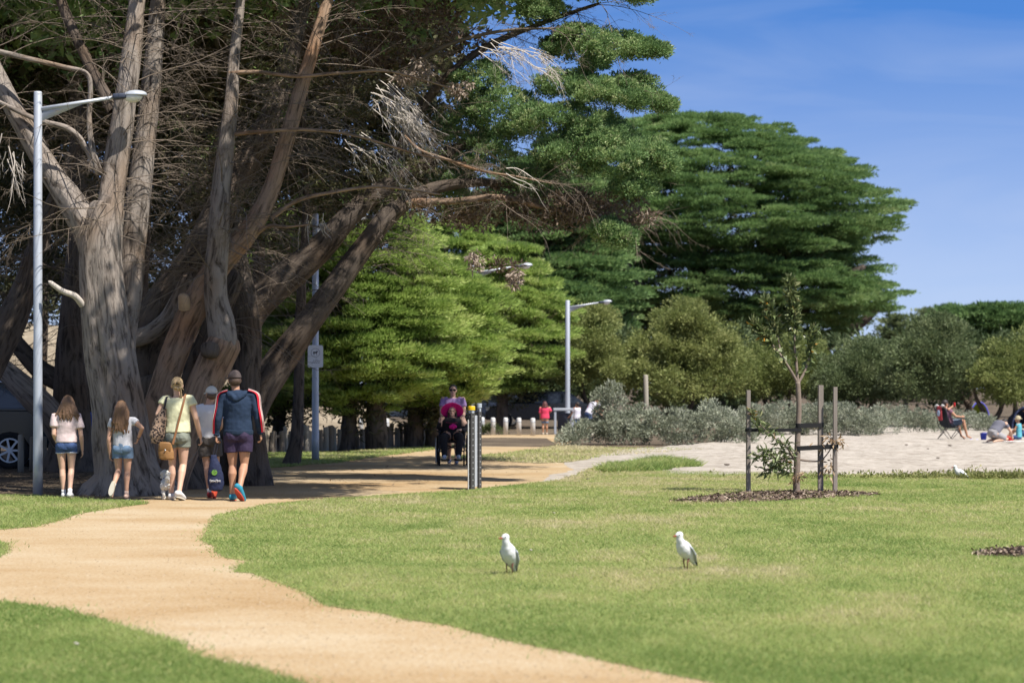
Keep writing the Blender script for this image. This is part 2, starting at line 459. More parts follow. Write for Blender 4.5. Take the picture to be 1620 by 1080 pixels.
m_grass = M_leaf('grass_blades', ((0.0, (0.17, 0.255, 0.065)), (0.35, (0.335, 0.405, 0.135)), (0.62, (0.40, 0.425, 0.16)), (0.85, (0.52, 0.46, 0.25)), (1.0, (0.6, 0.53, 0.34))), 0.5, 0.5)
def blades(poly, bands, name, label, hmul=1.0, dry=0.0, edge_long=False):
    Vs, Cs = [], []
    x0, y0 = poly.min(0); x1, y1 = poly.max(0)
    for d0, d1, dens, w, h in bands:
        a, b = max(d0, y0), min(d1, y1)
        if b <= a: continue
        hw = 0.27 * b
        xa, xb = max(x0, -hw), min(x1, hw)
        if xb <= xa: continue
        n = int((b - a) * (xb - xa) * dens)
        x = rng.uniform(xa, xb, n); y = rng.uniform(a, b, n)
        jit = rng.normal(0, 0.035, (2, n)) * np.where(rng.random(n) < 0.14, 3.2, 1.0)
        k = inside(poly, x + jit[0], y + jit[1] * 2) & (np.abs(x) < 0.27 * y)
        x, y = x[k], y[k]; n = len(x)
        if n == 0: continue
        patch = fbm(x * 0.55, y * 0.38, n=4)
        patch2 = fbm(x * 2.2 + 31, y * 1.2 + 5, n=3)
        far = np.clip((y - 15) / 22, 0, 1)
        hh = h * hmul * rng.uniform(0.55, 1.35, n) * (0.6 + 0.9 * patch2)
        ww = w * rng.uniform(0.7, 1.3, n)
        th = rng.uniform(0, 2 * np.pi, n); ln = rng.uniform(0.3, 1.6, n) * hh
        ph = rng.uniform(0, 2 * np.pi, n)
        p0 = np.stack([x - np.cos(th) * ww / 2, y - np.sin(th) * ww / 2, np.full(n, 0.004)], 1)
        p1 = np.stack([x + np.cos(th) * ww / 2, y + np.sin(th) * ww / 2, np.full(n, 0.004)], 1)
        p2 = np.stack([x + np.cos(ph) * ln, y + np.sin(ph) * ln, 0.006 + hh * 0.75], 1)
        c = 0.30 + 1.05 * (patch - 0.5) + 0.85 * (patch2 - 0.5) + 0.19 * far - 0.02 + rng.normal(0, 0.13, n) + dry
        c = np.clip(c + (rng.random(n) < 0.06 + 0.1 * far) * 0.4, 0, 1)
        Vs.append(np.stack([p0, p1, p2], 1).reshape(-1, 3)); Cs.append(np.repeat(c, 3))
    V = np.concatenate(Vs); C = np.concatenate(Cs)
    o = np_mesh(name, V, np.arange(len(V)).reshape(-1, 3), m_grass, col=C)
    return tag(o, label, 'grass', kind='stuff')
bands = ((11.0, 16, 5200, 0.007, 0.035), (16, 22, 3200, 0.009, 0.034), (22, 30, 1900, 0.012, 0.034), (30, 48, 1300, 0.016, 0.036))
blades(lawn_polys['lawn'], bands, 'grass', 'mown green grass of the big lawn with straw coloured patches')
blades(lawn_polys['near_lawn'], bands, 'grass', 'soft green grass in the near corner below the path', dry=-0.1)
blades(lawn_polys['left_lawn'], bands, 'grass', 'green grass at the foot of the tall front lamp post', hmul=1.2, dry=-0.08)
blades(lawn_polys['turf_patch'], bands, 'grass', 'tongue of green grass cut by the frame beside the path', dry=-0.05)
blades(strip_poly, ((44, 72, 500, 0.03, 0.07),), 'grass', 'strip of green grass between path and timber fence', dry=-0.02)
blades(verge_poly, ((44, 72, 130, 0.03, 0.06),), 'grass', 'sparse dry grass in front of the grey shrubs', dry=0.25)
blades(dry_poly, ((40, 60, 300, 0.025, 0.05),), 'grass', 'worn yellowish grass between the path and the sand', dry=0.2)
tuft_poly = poly_px([(945, 747), (985, 736), (1040, 729), (1090, 733), (1110, 738), (1060, 744), (1000, 748)], 0.2, seed=61)
blades(tuft_poly, ((40, 60, 900, 0.03, 0.16),), 'grass', 'low mound of dark green beach grass at the sand edge', dry=-0.42)

# grit, litter and small stones on the path and under the trees
m_grit = M_leaf('grit', ((0.0, (0.10, 0.07, 0.045)), (0.4, (0.26, 0.18, 0.11)), (1.0, (0.5, 0.43, 0.33))), 0.0, 0.9)
def grit(poly, y0, y1, n, r0, r1, name, label, cb=0.5, cs=0.3):
    y = y0 + (y1 - y0) * rng.random(n) ** 1.6; x = rng.uniform(-0.26, 0.26, n) * y
    k = inside(poly, x, y); x, y = x[k], y[k]; n = len(x)
    r = rng.uniform(r0, r1, n)[:, None]
    c = np.stack([x, y, np.full(n, 0.006)], 1)
    a = np.stack([np.cos(x * 99), np.sin(x * 99), np.zeros(n)], 1); b = np.stack([-a[:, 1], a[:, 0], np.zeros(n)], 1); up = np.array([0, 0, 1.0])
    p = [c + a * r, c + b * r * 0.8, c - a * r, c - b * r * 0.8, c + up * r * 0.8]
    V = np.stack(p, 1).reshape(-1, 3); i = np.arange(n)[:, None] * 5
    Fc = np.concatenate([i + np.array(f) for f in ((0, 1, 4), (1, 2, 4), (2, 3, 4), (3, 0, 4))])
    return tag(np_mesh(name, V, Fc, m_grit, col=np.repeat(np.clip(rng.normal(cb, cs, n), 0, 1), 5)), label, 'gravel', kind='stuff')
grit(path_poly, 12, 55, 42000, 0.002, 0.0075, 'gravel', 'loose grit and tiny stones on the sandy path')
soil_poly = np.array([[-12, 35], [-6.5, 35], [-1.6, 38], [1.0, 47], [-2, 56], [-16, 60]], float)
x = rng.uniform(-12, 1, 26000); y = rng.uniform(35, 58, 26000); k = inside(soil_poly, x, y) & (~inside(path_poly, x, y) | (rng.random(len(x)) < 0.07)); x, y = x[k], y[k]; n = len(x)
a_ = rng.uniform(0, 6.28, n); l_ = rng.uniform(0.03, 0.11, n); w_ = rng.uniform(0.006, 0.014, n)
d_ = np.stack([np.cos(a_), np.sin(a_), rng.normal(0, 0.12, n)], 1); e_ = np.stack([-np.sin(a_), np.cos(a_), np.zeros(n)], 1); c_ = np.stack([x, y, 0.016 + 0.012 * rng.random(n)], 1)
V = np.stack([c_ - d_ * l_[:, None], c_ + e_ * w_[:, None], c_ + d_ * l_[:, None], c_ - e_ * w_[:, None]], 1).reshape(-1, 3); V[:, 2] = np.maximum(V[:, 2], 0.007)
tag(np_mesh('leaf_litter', V, np.arange(len(V)).reshape(-1, 4), M_leaf('litter', ((0.0, (0.05, 0.035, 0.025)), (0.6, (0.15, 0.105, 0.07)), (1.0, (0.30, 0.22, 0.14))), 0.0, 0.9), col=np.repeat(rng.random(n) ** 1.3, 4)), 'dry needles and twigs littering the ground under the cypresses', 'litter', kind='stuff')
# ---------------------------------------------------------------- trees: limbs, twigs, leaves
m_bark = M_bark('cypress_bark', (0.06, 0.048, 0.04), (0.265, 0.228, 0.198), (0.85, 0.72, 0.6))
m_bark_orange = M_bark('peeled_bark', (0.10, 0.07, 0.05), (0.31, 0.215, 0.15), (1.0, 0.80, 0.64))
m_bark_dark = M_bark('shade_toned_bark', (0.03, 0.024, 0.02), (0.115, 0.092, 0.075), (0.9, 0.8, 0.7))  # darker bark copy: shade on stems and trunks put into the colour
m_twig = M('dry_twig', (0.165, 0.13, 0.10), 0.9, 0.35, 3.0)
m_twig_pale = M('bleached_twig', (0.46, 0.41, 0.36), 0.9, 0.2, 5.0)
m_heart = M('cut_wood', (0.42, 0.29, 0.18), 0.8, 0.2, 20.0)
g_near = M_leaf('cypress_leaf', ((0.0, (0.067, 0.123, 0.047)), (0.5, (0.172, 0.280, 0.106)), (0.85, (0.307, 0.410, 0.164)), (1.0, (0.419, 0.464, 0.234))), 0.38)
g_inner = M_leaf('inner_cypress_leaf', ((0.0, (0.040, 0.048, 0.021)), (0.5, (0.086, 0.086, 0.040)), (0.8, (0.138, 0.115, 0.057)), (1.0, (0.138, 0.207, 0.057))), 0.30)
g_bright = M_leaf('young_cypress_leaf', ((0.0, (0.098, 0.155, 0.037)), (0.5, (0.259, 0.374, 0.089)), (0.85, (0.414, 0.517, 0.152)), (1.0, (0.494, 0.552, 0.210))), 0.42)
g_far = M_leaf('old_cypress_leaf', ((0.0, (0.076, 0.140, 0.048)), (0.5, (0.172, 0.280, 0.097)), (0.85, (0.261, 0.370, 0.139)), (1.0, (0.316, 0.395, 0.170))), 0.38)
g_olive = M_leaf('olive_leaf', ((0.0, (0.103, 0.136, 0.036)), (0.5, (0.225, 0.258, 0.085)), (1.0, (0.373, 0.386, 0.152))), 0.35)
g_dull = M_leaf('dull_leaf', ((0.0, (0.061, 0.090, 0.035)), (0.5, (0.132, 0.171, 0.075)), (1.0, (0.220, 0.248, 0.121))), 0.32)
g_grey = M_leaf('saltbush_leaf', ((0.0, (0.12, 0.135, 0.09)), (0.5, (0.255, 0.28, 0.20)), (1.0, (0.42, 0.43, 0.34))), 0.2)
g_brown = M_leaf('dead_leaf', ((0.0, (0.09, 0.06, 0.04)), (0.6, (0.22, 0.16, 0.12)), (1.0, (0.38, 0.31, 0.25))), 0.2)
g_shrub = M_leaf('low_shrub_leaf', ((0.0, (0.03, 0.05, 0.012)), (1.0, (0.10, 0.12, 0.04))), 0.2)

def spline(pts, step):
    pts = np.asarray(pts, float); n = len(pts)
    out = []
    for i in range(n - 1):
        p0, p1, p2, p3 = pts[max(i - 1, 0)], pts[i], pts[i + 1], pts[min(i + 2, n - 1)]
        L = np.linalg.norm((p2 - p1)[:3]); k = max(2, int(L / step))
        for j in range(k):
            t = j / k
            out.append(0.5 * ((2 * p1) + (-p0 + p2) * t + (2 * p0 - 5 * p1 + 4 * p2 - p3) * t * t + (-p0 + 3 * p1 - 3 * p2 + p3) * t ** 3))
    out.append(pts[-1])
    return np.array(out)
PATHS = {}
def limb(name, pts, d, parent, mat, sides=24, ridge=0.10, step=0.08, lump=0.10, base=None, seed=0):
    """pts: (px, py, width px, depth offset m) in the photograph's pixels at distance d; returns the centreline"""
    q = []
    for px, py, w, dd in pts:
        p = P(px, py, d + dd); q.append([*p, w / 2 / F * (d + dd)])
    c = spline(q, step)
    if base is not None: c[:, 2] = np.maximum(c[:, 2], base)
    n = len(c)
    T = np.gradient(c[:, :3], axis=0); T /= np.linalg.norm(T, axis=1)[:, None] + 1e-9
    ref = np.array([0, 1.0, 0])
    A = np.cross(T, ref); A /= np.linalg.norm(A, axis=1)[:, None] + 1e-9
    B = np.cross(T, A)
    s = np.concatenate([[0], np.cumsum(np.linalg.norm(np.diff(c[:, :3], axis=0), axis=1))])
    ang = np.pi / 2 + np.linspace(0, 2 * np.pi, sides + 1)
    if (B[n // 2] @ ref) < 0: ang = ang + np.pi
    S, AN = np.meshgrid(s, ang, indexing='ij')
    k = 3.2
    rd = 1 + ridge * 2 * (fbm(np.cos(AN) * k + seed, np.sin(AN) * k, S * 0.9 + seed) - 0.5) + lump * 2 * (vnoise(np.cos(AN) * 0.9 + 7 + seed, np.sin(AN) * 0.9, S * 1.3) - 0.5)
    r = c[:, 3][:, None] * rd
    r[0] *= 0.98; r[-1] *= 0.02; r[-2] *= 0.85
    V = c[:, None, :3] + A[:, None, :] * (np.cos(AN) * r)[..., None] + B[:, None, :] * (np.sin(AN) * r)[..., None]
    idx = np.arange(n * (sides + 1)).reshape(n, sides + 1)
    Fc = np.stack([idx[:-1, :-1], idx[:-1, 1:], idx[1:, 1:], idx[1:, :-1]], -1).reshape(-1, 4)
    rm = c[:, 3].mean()
    uv = np.stack([(AN - AN.min()) * rm, S], -1).reshape(-1, 2)
    o = np_mesh(name, V.reshape(-1, 3), Fc, mat, parent, smooth=True, uv=uv)
    return c
def tubes(Pl, Rl, sides=3):
    """many thin tubes at once: Pl (N,K,3), Rl (N,K)"""
    N, K, _ = Pl.shape
    T = np.gradient(Pl, axis=1); T /= np.linalg.norm(T, axis=2, keepdims=True) + 1e-9
    ref = np.where(np.abs(T[..., 1:2]) < 0.9, np.array([0, 1.0, 0]), np.array([1.0, 0, 0]))
    A = np.cross(T, ref); A /= np.linalg.norm(A, axis=2, keepdims=True) + 1e-9
    B = np.cross(T, A)
    an = np.arange(sides) * 2 * np.pi / sides
    V = Pl[:, :, None] + (A[:, :, None] * np.cos(an)[:, None] + B[:, :, None] * np.sin(an)[:, None]) * Rl[:, :, None, None]
    idx = np.arange(N * K * sides).reshape(N, K, sides)
    nx = np.roll(idx, -1, axis=2)
    Fc = np.stack([idx[:, :-1], nx[:, :-1], nx[:, 1:], idx[:, 1:]], -1).reshape(-1, 4)
    return V.reshape(-1, 3), Fc
def unit(a): return a / (np.linalg.norm(a, axis=-1, keepdims=True) + 1e-9)
def twig_lines(o, dr, L, r0, K=8, droop=0.25, wob=0.2):
    N = len(o); t = np.linspace(0, 1, K)
    dr = unit(dr)
    side = unit(np.cross(dr, rng.normal(size=(N, 3))))
    a = rng.normal(0, wob, (N, 1, 1)); ph = rng.uniform(0, 6.28, (N, 1)); b = rng.normal(0, wob * 0.5, (N, 1))
    pl = o[:, None] + dr[:, None] * (t[None, :, None] * L[:, None, None])
    pl = pl + side[:, None] * (a[:, :, 0] * (t ** 2)[None] + b * np.sin(t[None] * 6 + ph) * t[None])[..., None] * L[:, None, None]
    pl[..., 2] -= (droop * rng.uniform(0.2, 1.6, (N, 1))) * (t ** 2)[None] * L[:, None]
    Rl = r0[:, None] * (1 - 0.85 * t)[None]
    return pl, Rl
def twig_system(o, dr, L, r0, sub=6, sub2=0, droop=0.25, subang=0.9, sublen=0.45):
    """branch lines with side twigs and their side twigs"""
    sets = [twig_lines(o, dr, L, r0, droop=droop)]
    lv = sets[0]
    LL = L
    for m, fl in ((sub, sublen), (sub2, 0.4)):
        if not m: break
        pl, Rl = lv; N, K, _ = pl.shape
        i = np.repeat(np.arange(N), m); t = rng.uniform(0.15, 0.97, N * m)
        f = t * (K - 1); k0 = np.clip(f.astype(int), 0, K - 2); w = (f - k0)[:, None]
        p = pl[i, k0] * (1 - w) + pl[i, k0 + 1] * w
        tg = unit(pl[i, k0 + 1] - pl[i, k0])
        sd = unit(np.cross(tg, rng.normal(size=(N * m, 3))))
        sd[:, 2] -= 0.15
        dn = unit(tg + sd * rng.uniform(0.5, 1.3, (N * m, 1)) * subang)
        ln = LL[i] * fl * (1.15 - t) * rng.uniform(0.5, 1.3, N * m)
        rr = np.maximum(Rl[i, k0] * 0.55, 0.0022)
        lv = twig_lines(p, dn, ln, rr, K=6, droop=droop * 0.8)
        LL = ln
        sets.append(lv)
    V, Fc, n = [], [], 0
    for pl, Rl in sets:
        v, f = tubes(pl, Rl); V.append(v); Fc.append(f + n); n += len(v)
    return np.concatenate(V), np.concatenate(Fc)
def leaves(C, Rr, n, L, W, flat=0.75, up=0.4, lift=0.35, base=0.5, cvar=0.16, lvar=0.12, inner=0.35, out=None, outw=0.0, topl=0.0):
    """clumps of narrow leaf sprays: C (N,3) centres, Rr (N,) radii; every spray one small rhombus"""
    N = len(C)
    i = np.repeat(np.arange(N), n); m = N * n
    dv = rng.normal(size=(m, 3)); dv[:, 2] += up; dv = unit(dv)
    u = inner + (1 - inner) * rng.random(m) ** 0.6
    p = C[i] + dv * (Rr[i] * u)[:, None] * np.array([1, 1, flat])
    l = dv * np.array([1, 1, 0.8]) + 0.45 * rng.normal(size=(m, 3)); l[:, 2] += lift
    if out is not None: l = l + out[i] * outw
    l = unit(l)
    s = unit(np.cross(l, rng.normal(size=(m, 3)) + np.array([0, 0, 0.0])))
    ll = L * rng.uniform(0.6, 1.3, m)[:, None]; ww = W * rng.uniform(0.7, 1.3, m)[:, None]
    V = np.stack([p, p + l * ll * 0.45 + s * ww / 2, p + l * ll, p + l * ll * 0.45 - s * ww / 2], 1).reshape(-1, 3)
    cc = base + rng.normal(0, cvar, N)[i] + rng.normal(0, lvar, m) + topl * dv[:, 2]
    return V, np.arange(m * 4).reshape(-1, 4), np.repeat(np.clip(cc, 0, 1), 4)
def join(parts):
    V, Fc, C, n = [], [], [], 0
    for v, f, c in parts:
        V.append(v); Fc.append(f + n); C.append(c); n += len(v)
    return np.concatenate(V), np.concatenate(Fc), np.concatenate(C)
def in_blobs(blobs, dens, p=0.45, keep=None):
    """points through ellipsoids given in photograph pixels: (px, py, rx, ry, d, rd metres)"""
    out, ov = [], []
    for px, py, rx, ry, d, rd in blobs:
        s = d / F
        r = np.array([rx * s, rd, ry * s])
        n = max(3, int(dens * (r[0] * r[1] + r[0] * r[2] + r[1] * r[2]) * 4))
        v = unit(rng.normal(size=(n, 3)))
        out.append(P(px, py, d) + v * r * (rng.random(n)[:, None] ** p)); ov.append(v)
    return np.concatenate(out), np.concatenate(ov)
def lumps(blobs, k=12, f=0.30):
    out = []
    for px, py, rx, ry, d, rd in blobs:
        out.append((px, py, rx * 0.78, ry * 0.78, d, rd * 0.78))
        for v in unit(rng.normal(size=(k, 3)) + np.array([0, -0.35, 0.25])):
            q = rng.uniform(0.7, 1.3) * f
            out.append((px + v[0] * rx * 0.76, py - v[2] * ry * 0.76, rx * q, ry * q, d + v[1] * rd * 0.76, rd * q))
    return out
def crown(name, parts, mat, parent):
    V, Fc, C = join(parts)
    return np_mesh(name, V, Fc, mat, parent, col=C)
def sticks(name, VF, mat, parent):
    return np_mesh(name, VF[0], VF[1], mat, parent, smooth=True)
def along(c, n, lo=0.2, hi=1.0):
    t = rng.uniform(lo, hi, n) * (len(c) - 1); k = np.clip(t.astype(int), 0, len(c) - 2); w = (t - k)[:, None]
    return c[k] * (1 - w) + c[k + 1] * w
def side_dirs(n, fwd=0.35, up=0.15):
    """mostly sideways across the view, some towards and away"""
    a = np.where(rng.random(n) < 0.5, 0, np.pi) + rng.normal(0, 0.75, n)
    return np.stack([np.cos(a), np.sin(a), rng.normal(up, 0.28, n)], 1)
def roof(x0, x1, y0, y1, z0, z1, n, gap=0.45, R=0.55):
    """points through a high canopy with gaps"""
    p = np.stack([rng.uniform(x0, x1, n), rng.uniform(y0, y1, n), rng.uniform(z0, z1, n)], 1)
    k = fbm(p[:, 0] * 0.45 + 3, p[:, 1] * 0.45, p[:, 2] * 0.5) > gap
    return p[k]

# ---- A: the big front cypress
d = 36.3
A = empty('cypress_tree', G(200, 787), 0, 'biggest cypress, thick ridged grey trunk forking above the two walking girls', 'tree')
A.location.z = 0
def fix(root):
    """children were built in world space: keep them where they are"""
    inv = Matrix.Translation(root.location).inverted()
    for ch in root.children: ch.matrix_parent_inverse = inv
cA = [limb('trunk', [(204, 800, 158, 0), (203, 770, 122, 0), (199, 735, 96, 0), (188, 660, 81, 0), (176, 570, 74, 0), (166, 480, 71, 0), (160, 410, 70, 0), (163, 360, 63, 0), (172, 320, 52, 0.05)], d, A, m_bark, 72, 0.17, 0.05, 0.05, seed=1)]
for rx, ry, w in ((-62, 6, 60), (70, 4, 70), (30, 10, 66), (-25, 12, 70)):
    limb('root_flare', [(200 + rx * 0.3, 715, w * 0.4, -0.05), (200 + rx * 0.55, 757, w * 0.62, -0.12), (200 + rx * 0.9, 785, w * 0.75, -0.2), (200 + rx * 1.3, 797, w * 0.4, -0.25)], d, A, m_bark, 20, 0.12, 0.06, 0.12, seed=5 + rx)
cA.append(limb('limb', [(165, 400, 52, 0), (172, 340, 45, 0), (181, 280, 40, 0.1), (190, 220, 37, 0.15), (197, 170, 34, 0.2), (206, 95, 31, 0.3), (216, 10, 29, 0.5), (226, -80, 27, 0.8), (240, -220, 20, 1.2)], d, A, m_bark, 32, 0.10, seed=2))
cA.append(limb('limb', [(158, 410, 58, 0), (140, 365, 47, 0.05), (110, 315, 40, 0.15), (75, 265, 36, 0.25), (40, 205, 32, 0.35), (10, 150, 29, 0.45), (-30, 60, 28, 0.6), (-60, -60, 22, 0.8)], d, A, m_bark, 30, 0.10, seed=3))
cA.append(limb('limb', [(190, 600, 40, 0.5), (203, 480, 40, 0.55), (210, 390, 40, 0.6), (219, 310, 41, 0.7), (229, 230, 36, 0.8), (239, 140, 29, 0.9), (249, 20, 24, 1.1), (256, -90, 18, 1.3)], d, A, m_bark, 26, 0.10, seed=4))
cA.append(limb('limb', [(180, 175, 22, 0.2), (155, 130, 18, 0.3), (128, 75, 17, 0.5), (100, 10, 16, 0.8), (80, -60, 14, 1.0)], d, A, m_bark_dark, 14, 0.08, seed=6))
limb('broken_branch', [(-10, 80, 9, 0.1), (40, 92, 9, 0.1), (100, 106, 8, 0.1), (136, 116, 8, 0.1), (143, 140, 8, 0.1), (141, 190, 9, 0.1), (146, 235, 10, 0), (158, 278, 13, 0)], d, A, m_bark, 10, 0.05, 0.05)
limb('branch', [(-5, 160, 7, 0.15), (60, 190, 9, 0.15), (110, 205, 10, 0.15), (140, 240, 11, 0.05), (150, 270, 12, 0)], d, A, m_bark, 10, 0.05, 0.05)
limb('broken_branch', [(130, 482, 11, -0.2), (118, 468, 10, -0.35), (98, 460, 9, -0.45), (76, 444, 8, -0.5)], d, A, m_twig_pale, 10, 0.05, 0.05)
pts = np.concatenate([along(c, k, lo, 1.0) for c, k, lo in ((cA[1], 90, 0.05), (cA[2], 60, 0.1), (cA[3], 70, 0.4), (cA[4], 25, 0.2))])
dirs = side_dirs(len(pts)); L = rng.uniform(0.5, 2.0, len(pts))
sticks('dead_twig_mass', twig_system(pts[:, :3] + unit(dirs) * pts[:, 3:4] * 0.6, dirs, L, 0.006 + 0.006 * L / 2, 7, 4), m_twig, A)
rp = np.concatenate([roof(-12.5, -3.5, 36.3, 45.0, 8.3, 13.5, 950, 0.42), roof(-2.0, 1.8, 31.3, 36.2, 8.4, 10.5, 430, 0.30)])  # second patch: unseen foliage added to shade the trunk base
crown('crown', [leaves(rp, rng.uniform(0.4, 0.8, len(rp)), 60, 0.24, 0.10)], g_near, A)
fix(A)

# ---- B: the many limbed cypress behind it
d = 38.0
B = empty('cypress_tree', (*P(300, 700, d)[:2], 0), 0, 'many limbed cypress with a broken orange stub and a crooked grey stem behind the family', 'tree')
cB = []
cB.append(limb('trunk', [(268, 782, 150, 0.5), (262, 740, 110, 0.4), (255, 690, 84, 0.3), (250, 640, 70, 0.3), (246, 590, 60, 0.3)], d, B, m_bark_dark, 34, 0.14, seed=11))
cB.append(limb('limb', [(222, 640, 60, 0.9), (228, 560, 62, 0.9), (250, 495, 60, 0.9), (290, 440, 58, 0.9), (325, 385, 54, 0.9), (360, 310, 46, 1.1), (410, 220, 38, 1.4), (450, 120, 30, 1.8), (480, 0, 24, 2.2), (500, -100, 18, 2.5)], d, B, m_bark_dark, 26, 0.12, seed=12))
cB.append(limb('limb', [(205, 535, 26, 0.5), (232, 530, 26, 0.45), (262, 505, 24, 0.4), (282, 470, 22, 0.4), (300, 430, 18, 0.5)], d, B, m_bark, 16, 0.1, seed=13))
cB.append(limb('limb', [(238, 760, 62, -0.3), (243, 690, 54, -0.4), (256, 620, 46, -0.4), (278, 555, 44, -0.4), (306, 490, 42, -0.4), (345, 420, 40, -0.4), (392, 368, 35, -0.4), (425, 310, 30, -0.3), (452, 225, 26, -0.2), (475, 145, 23, -0.1), (498, 70, 20, 0), (520, -5, 17, 0.2), (545, -90, 13, 0.4)], d, B, m_bark_orange, 26, 0.10, seed=14))
limb('stub', [(292, 488, 20, -0.55), (291, 478, 19, -0.6), (290, 468, 17, -0.62), (290, 463, 10, -0.62)], d, B, m_heart, 12, 0.08, 0.02, seed=15)
cB.append(limb('limb', [(285, 690, 46, 0.3), (300, 625, 42, 0.3), (322, 560, 38, 0.3), (345, 500, 34, 0.4), (375, 430, 30, 0.6)], d, B, m_bark_dark, 20, 0.1, seed=16))
cB.append(limb('stub', [(262, 800, 60, -0.3), (275, 755, 52, -0.45), (292, 710, 50, -0.5), (306, 662, 52, -0.55), (322, 610, 54, -0.6), (342, 565, 56, -0.6), (356, 540, 54, -0.6), (363, 525, 40, -0.6)], d, B, m_bark_orange, 26, 0.14, seed=17))
cB.append(limb('limb', [(356, 550, 44, -0.65), (351, 515, 44, -0.65), (342, 475, 37, -0.65), (341, 420, 35, -0.65), (347, 350, 34, -0.65), (352, 290, 33, -0.6), (358, 230, 28, -0.6), (365, 160, 22, -0.6), (371, 90, 18, -0.5), (379, 20, 15, -0.4), (388, -70, 12, -0.3)], d, B, m_bark, 28, 0.10, lump=0.16, seed=18))
limb('stub', [(332, 548, 30, -0.9), (331, 560, 28, -0.98), (330, 566, 18, -1.0)], d, B, m_bark_dark, 14, 0.1, 0.02, seed=19)
cB.append(limb('trunk', [(398, 785, 64, 1.5), (392, 700, 56, 1.5), (388, 620, 50, 1.5), (390, 540, 46, 1.5), (386, 470, 42, 1.5), (374, 400, 36, 1.6), (362, 320, 28, 1.8), (350, 200, 20, 2.0)], d, B, m_bark_dark, 26, 0.16, lump=0.2, seed=20))
for a in ([(362, 118, 10, -0.6), (410, 112, 9, -0.6), (470, 117, 8, -0.6), (540, 116, 7, -0.5), (620, 120, 5, -0.4), (720, 140, 3, 0)],
          [(360, 214, 9, -0.6), (410, 206, 9, -0.7), (480, 204, 8, -0.7), (560, 212, 6, -0.6), (660, 236, 4, -0.3), (740, 262, 3, 0)],
          [(430, 343, 10, -0.35), (470, 320, 9, -0.4), (520, 305, 8, -0.4), (600, 300, 6, -0.2), (700, 306, 4, 0.2)],
          [(400, 372, 10, -0.4), (425, 358, 8, -0.6), (455, 352, 6, -0.8), (490, 352, 4, -1.0)]):
    limb('branch', [(q[0], q[1] + rng.normal(0, 3), q[2] * 0.72, q[3]) for q in a], d, B, m_bark_orange, 8, 0.05, 0.06)
pts = np.concatenate([along(c, k, lo, 1.0) for c, k, lo in ((cB[1], 60, 0.4), (cB[3], 110, 0.35), (cB[6], 100, 0.15), (cB[7], 50, 0.5), (cB[4], 20, 0.5))])
dirs = side_dirs(len(pts)); L = rng.uniform(0.5, 2.2, len(pts))
sticks('dead_twig_mass', twig_system(pts[:, :3] + unit(dirs) * pts[:, 3:4] * 0.6, dirs, L, 0.005 + 0.006 * L / 2, 8, 4), m_twig, B)
rp = roof(-5.0, 0.5, 37.5, 47.0, 8.5, 13.0, 800, 0.42)
crown('crown', [leaves(rp, rng.uniform(0.4, 0.8, len(rp)), 60, 0.24, 0.10)], g_near, B)
fix(B)

# ---- C: the leaning cypress whose crown reaches over the path
d = 40.0
Cc = empty('cypress_tree', (*P(390, 700, d)[:2], 0), 0, 'leaning cypress, two dark slanting stems and a green crown reaching over the path', 'tree')
cC = []
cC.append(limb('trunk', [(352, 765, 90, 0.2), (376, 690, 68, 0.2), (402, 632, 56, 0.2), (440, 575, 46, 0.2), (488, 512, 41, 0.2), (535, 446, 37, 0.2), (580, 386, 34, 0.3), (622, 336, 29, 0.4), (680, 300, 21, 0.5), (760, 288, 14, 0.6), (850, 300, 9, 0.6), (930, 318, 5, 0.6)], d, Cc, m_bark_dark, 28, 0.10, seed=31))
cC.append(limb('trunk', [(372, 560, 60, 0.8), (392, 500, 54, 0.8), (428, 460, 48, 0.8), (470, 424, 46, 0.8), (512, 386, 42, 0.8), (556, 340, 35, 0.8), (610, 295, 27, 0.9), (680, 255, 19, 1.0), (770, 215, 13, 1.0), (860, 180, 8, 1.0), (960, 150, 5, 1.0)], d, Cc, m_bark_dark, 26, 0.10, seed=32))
cC.append(limb('limb', [(610, 300, 22, 0.9), (640, 220, 18, 0.9), (690, 140, 15, 1.0), (760, 80, 11, 1.0), (850, 40, 8, 1.0), (950, 5, 5, 1.0)], d, Cc, m_bark_dark, 12, 0.08, seed=33))
cC.append(limb('branch', [(640, 322, 16, 0.4), (720, 318, 11, 0.3), (790, 312, 10, 0.2), (850, 326, 8, 0.2), (920, 338, 6, 0.2), (1010, 352, 4, 0.2)], d, Cc, m_bark_orange, 10, 0.06, seed=34))
cC.append(limb('branch', [(640, 215, 4, 0.0), (665, 238, 5, -0.1), (700, 250, 5, -0.2), (760, 270, 4.5, -0.3), (820, 280, 3, -0.4), (880, 292, 1.5, -0.4)], d, Cc, m_bark_orange, 8, 0.06, seed=35))
cC.append(limb('branch', [(600, 180, 10, 0.9), (640, 120, 8, 0.8), (700, 75, 6, 0.6), (790, 50, 5, 0.5), (880, 45, 3, 0.4)], d, Cc, m_twig, 8, 0.06, seed=36))
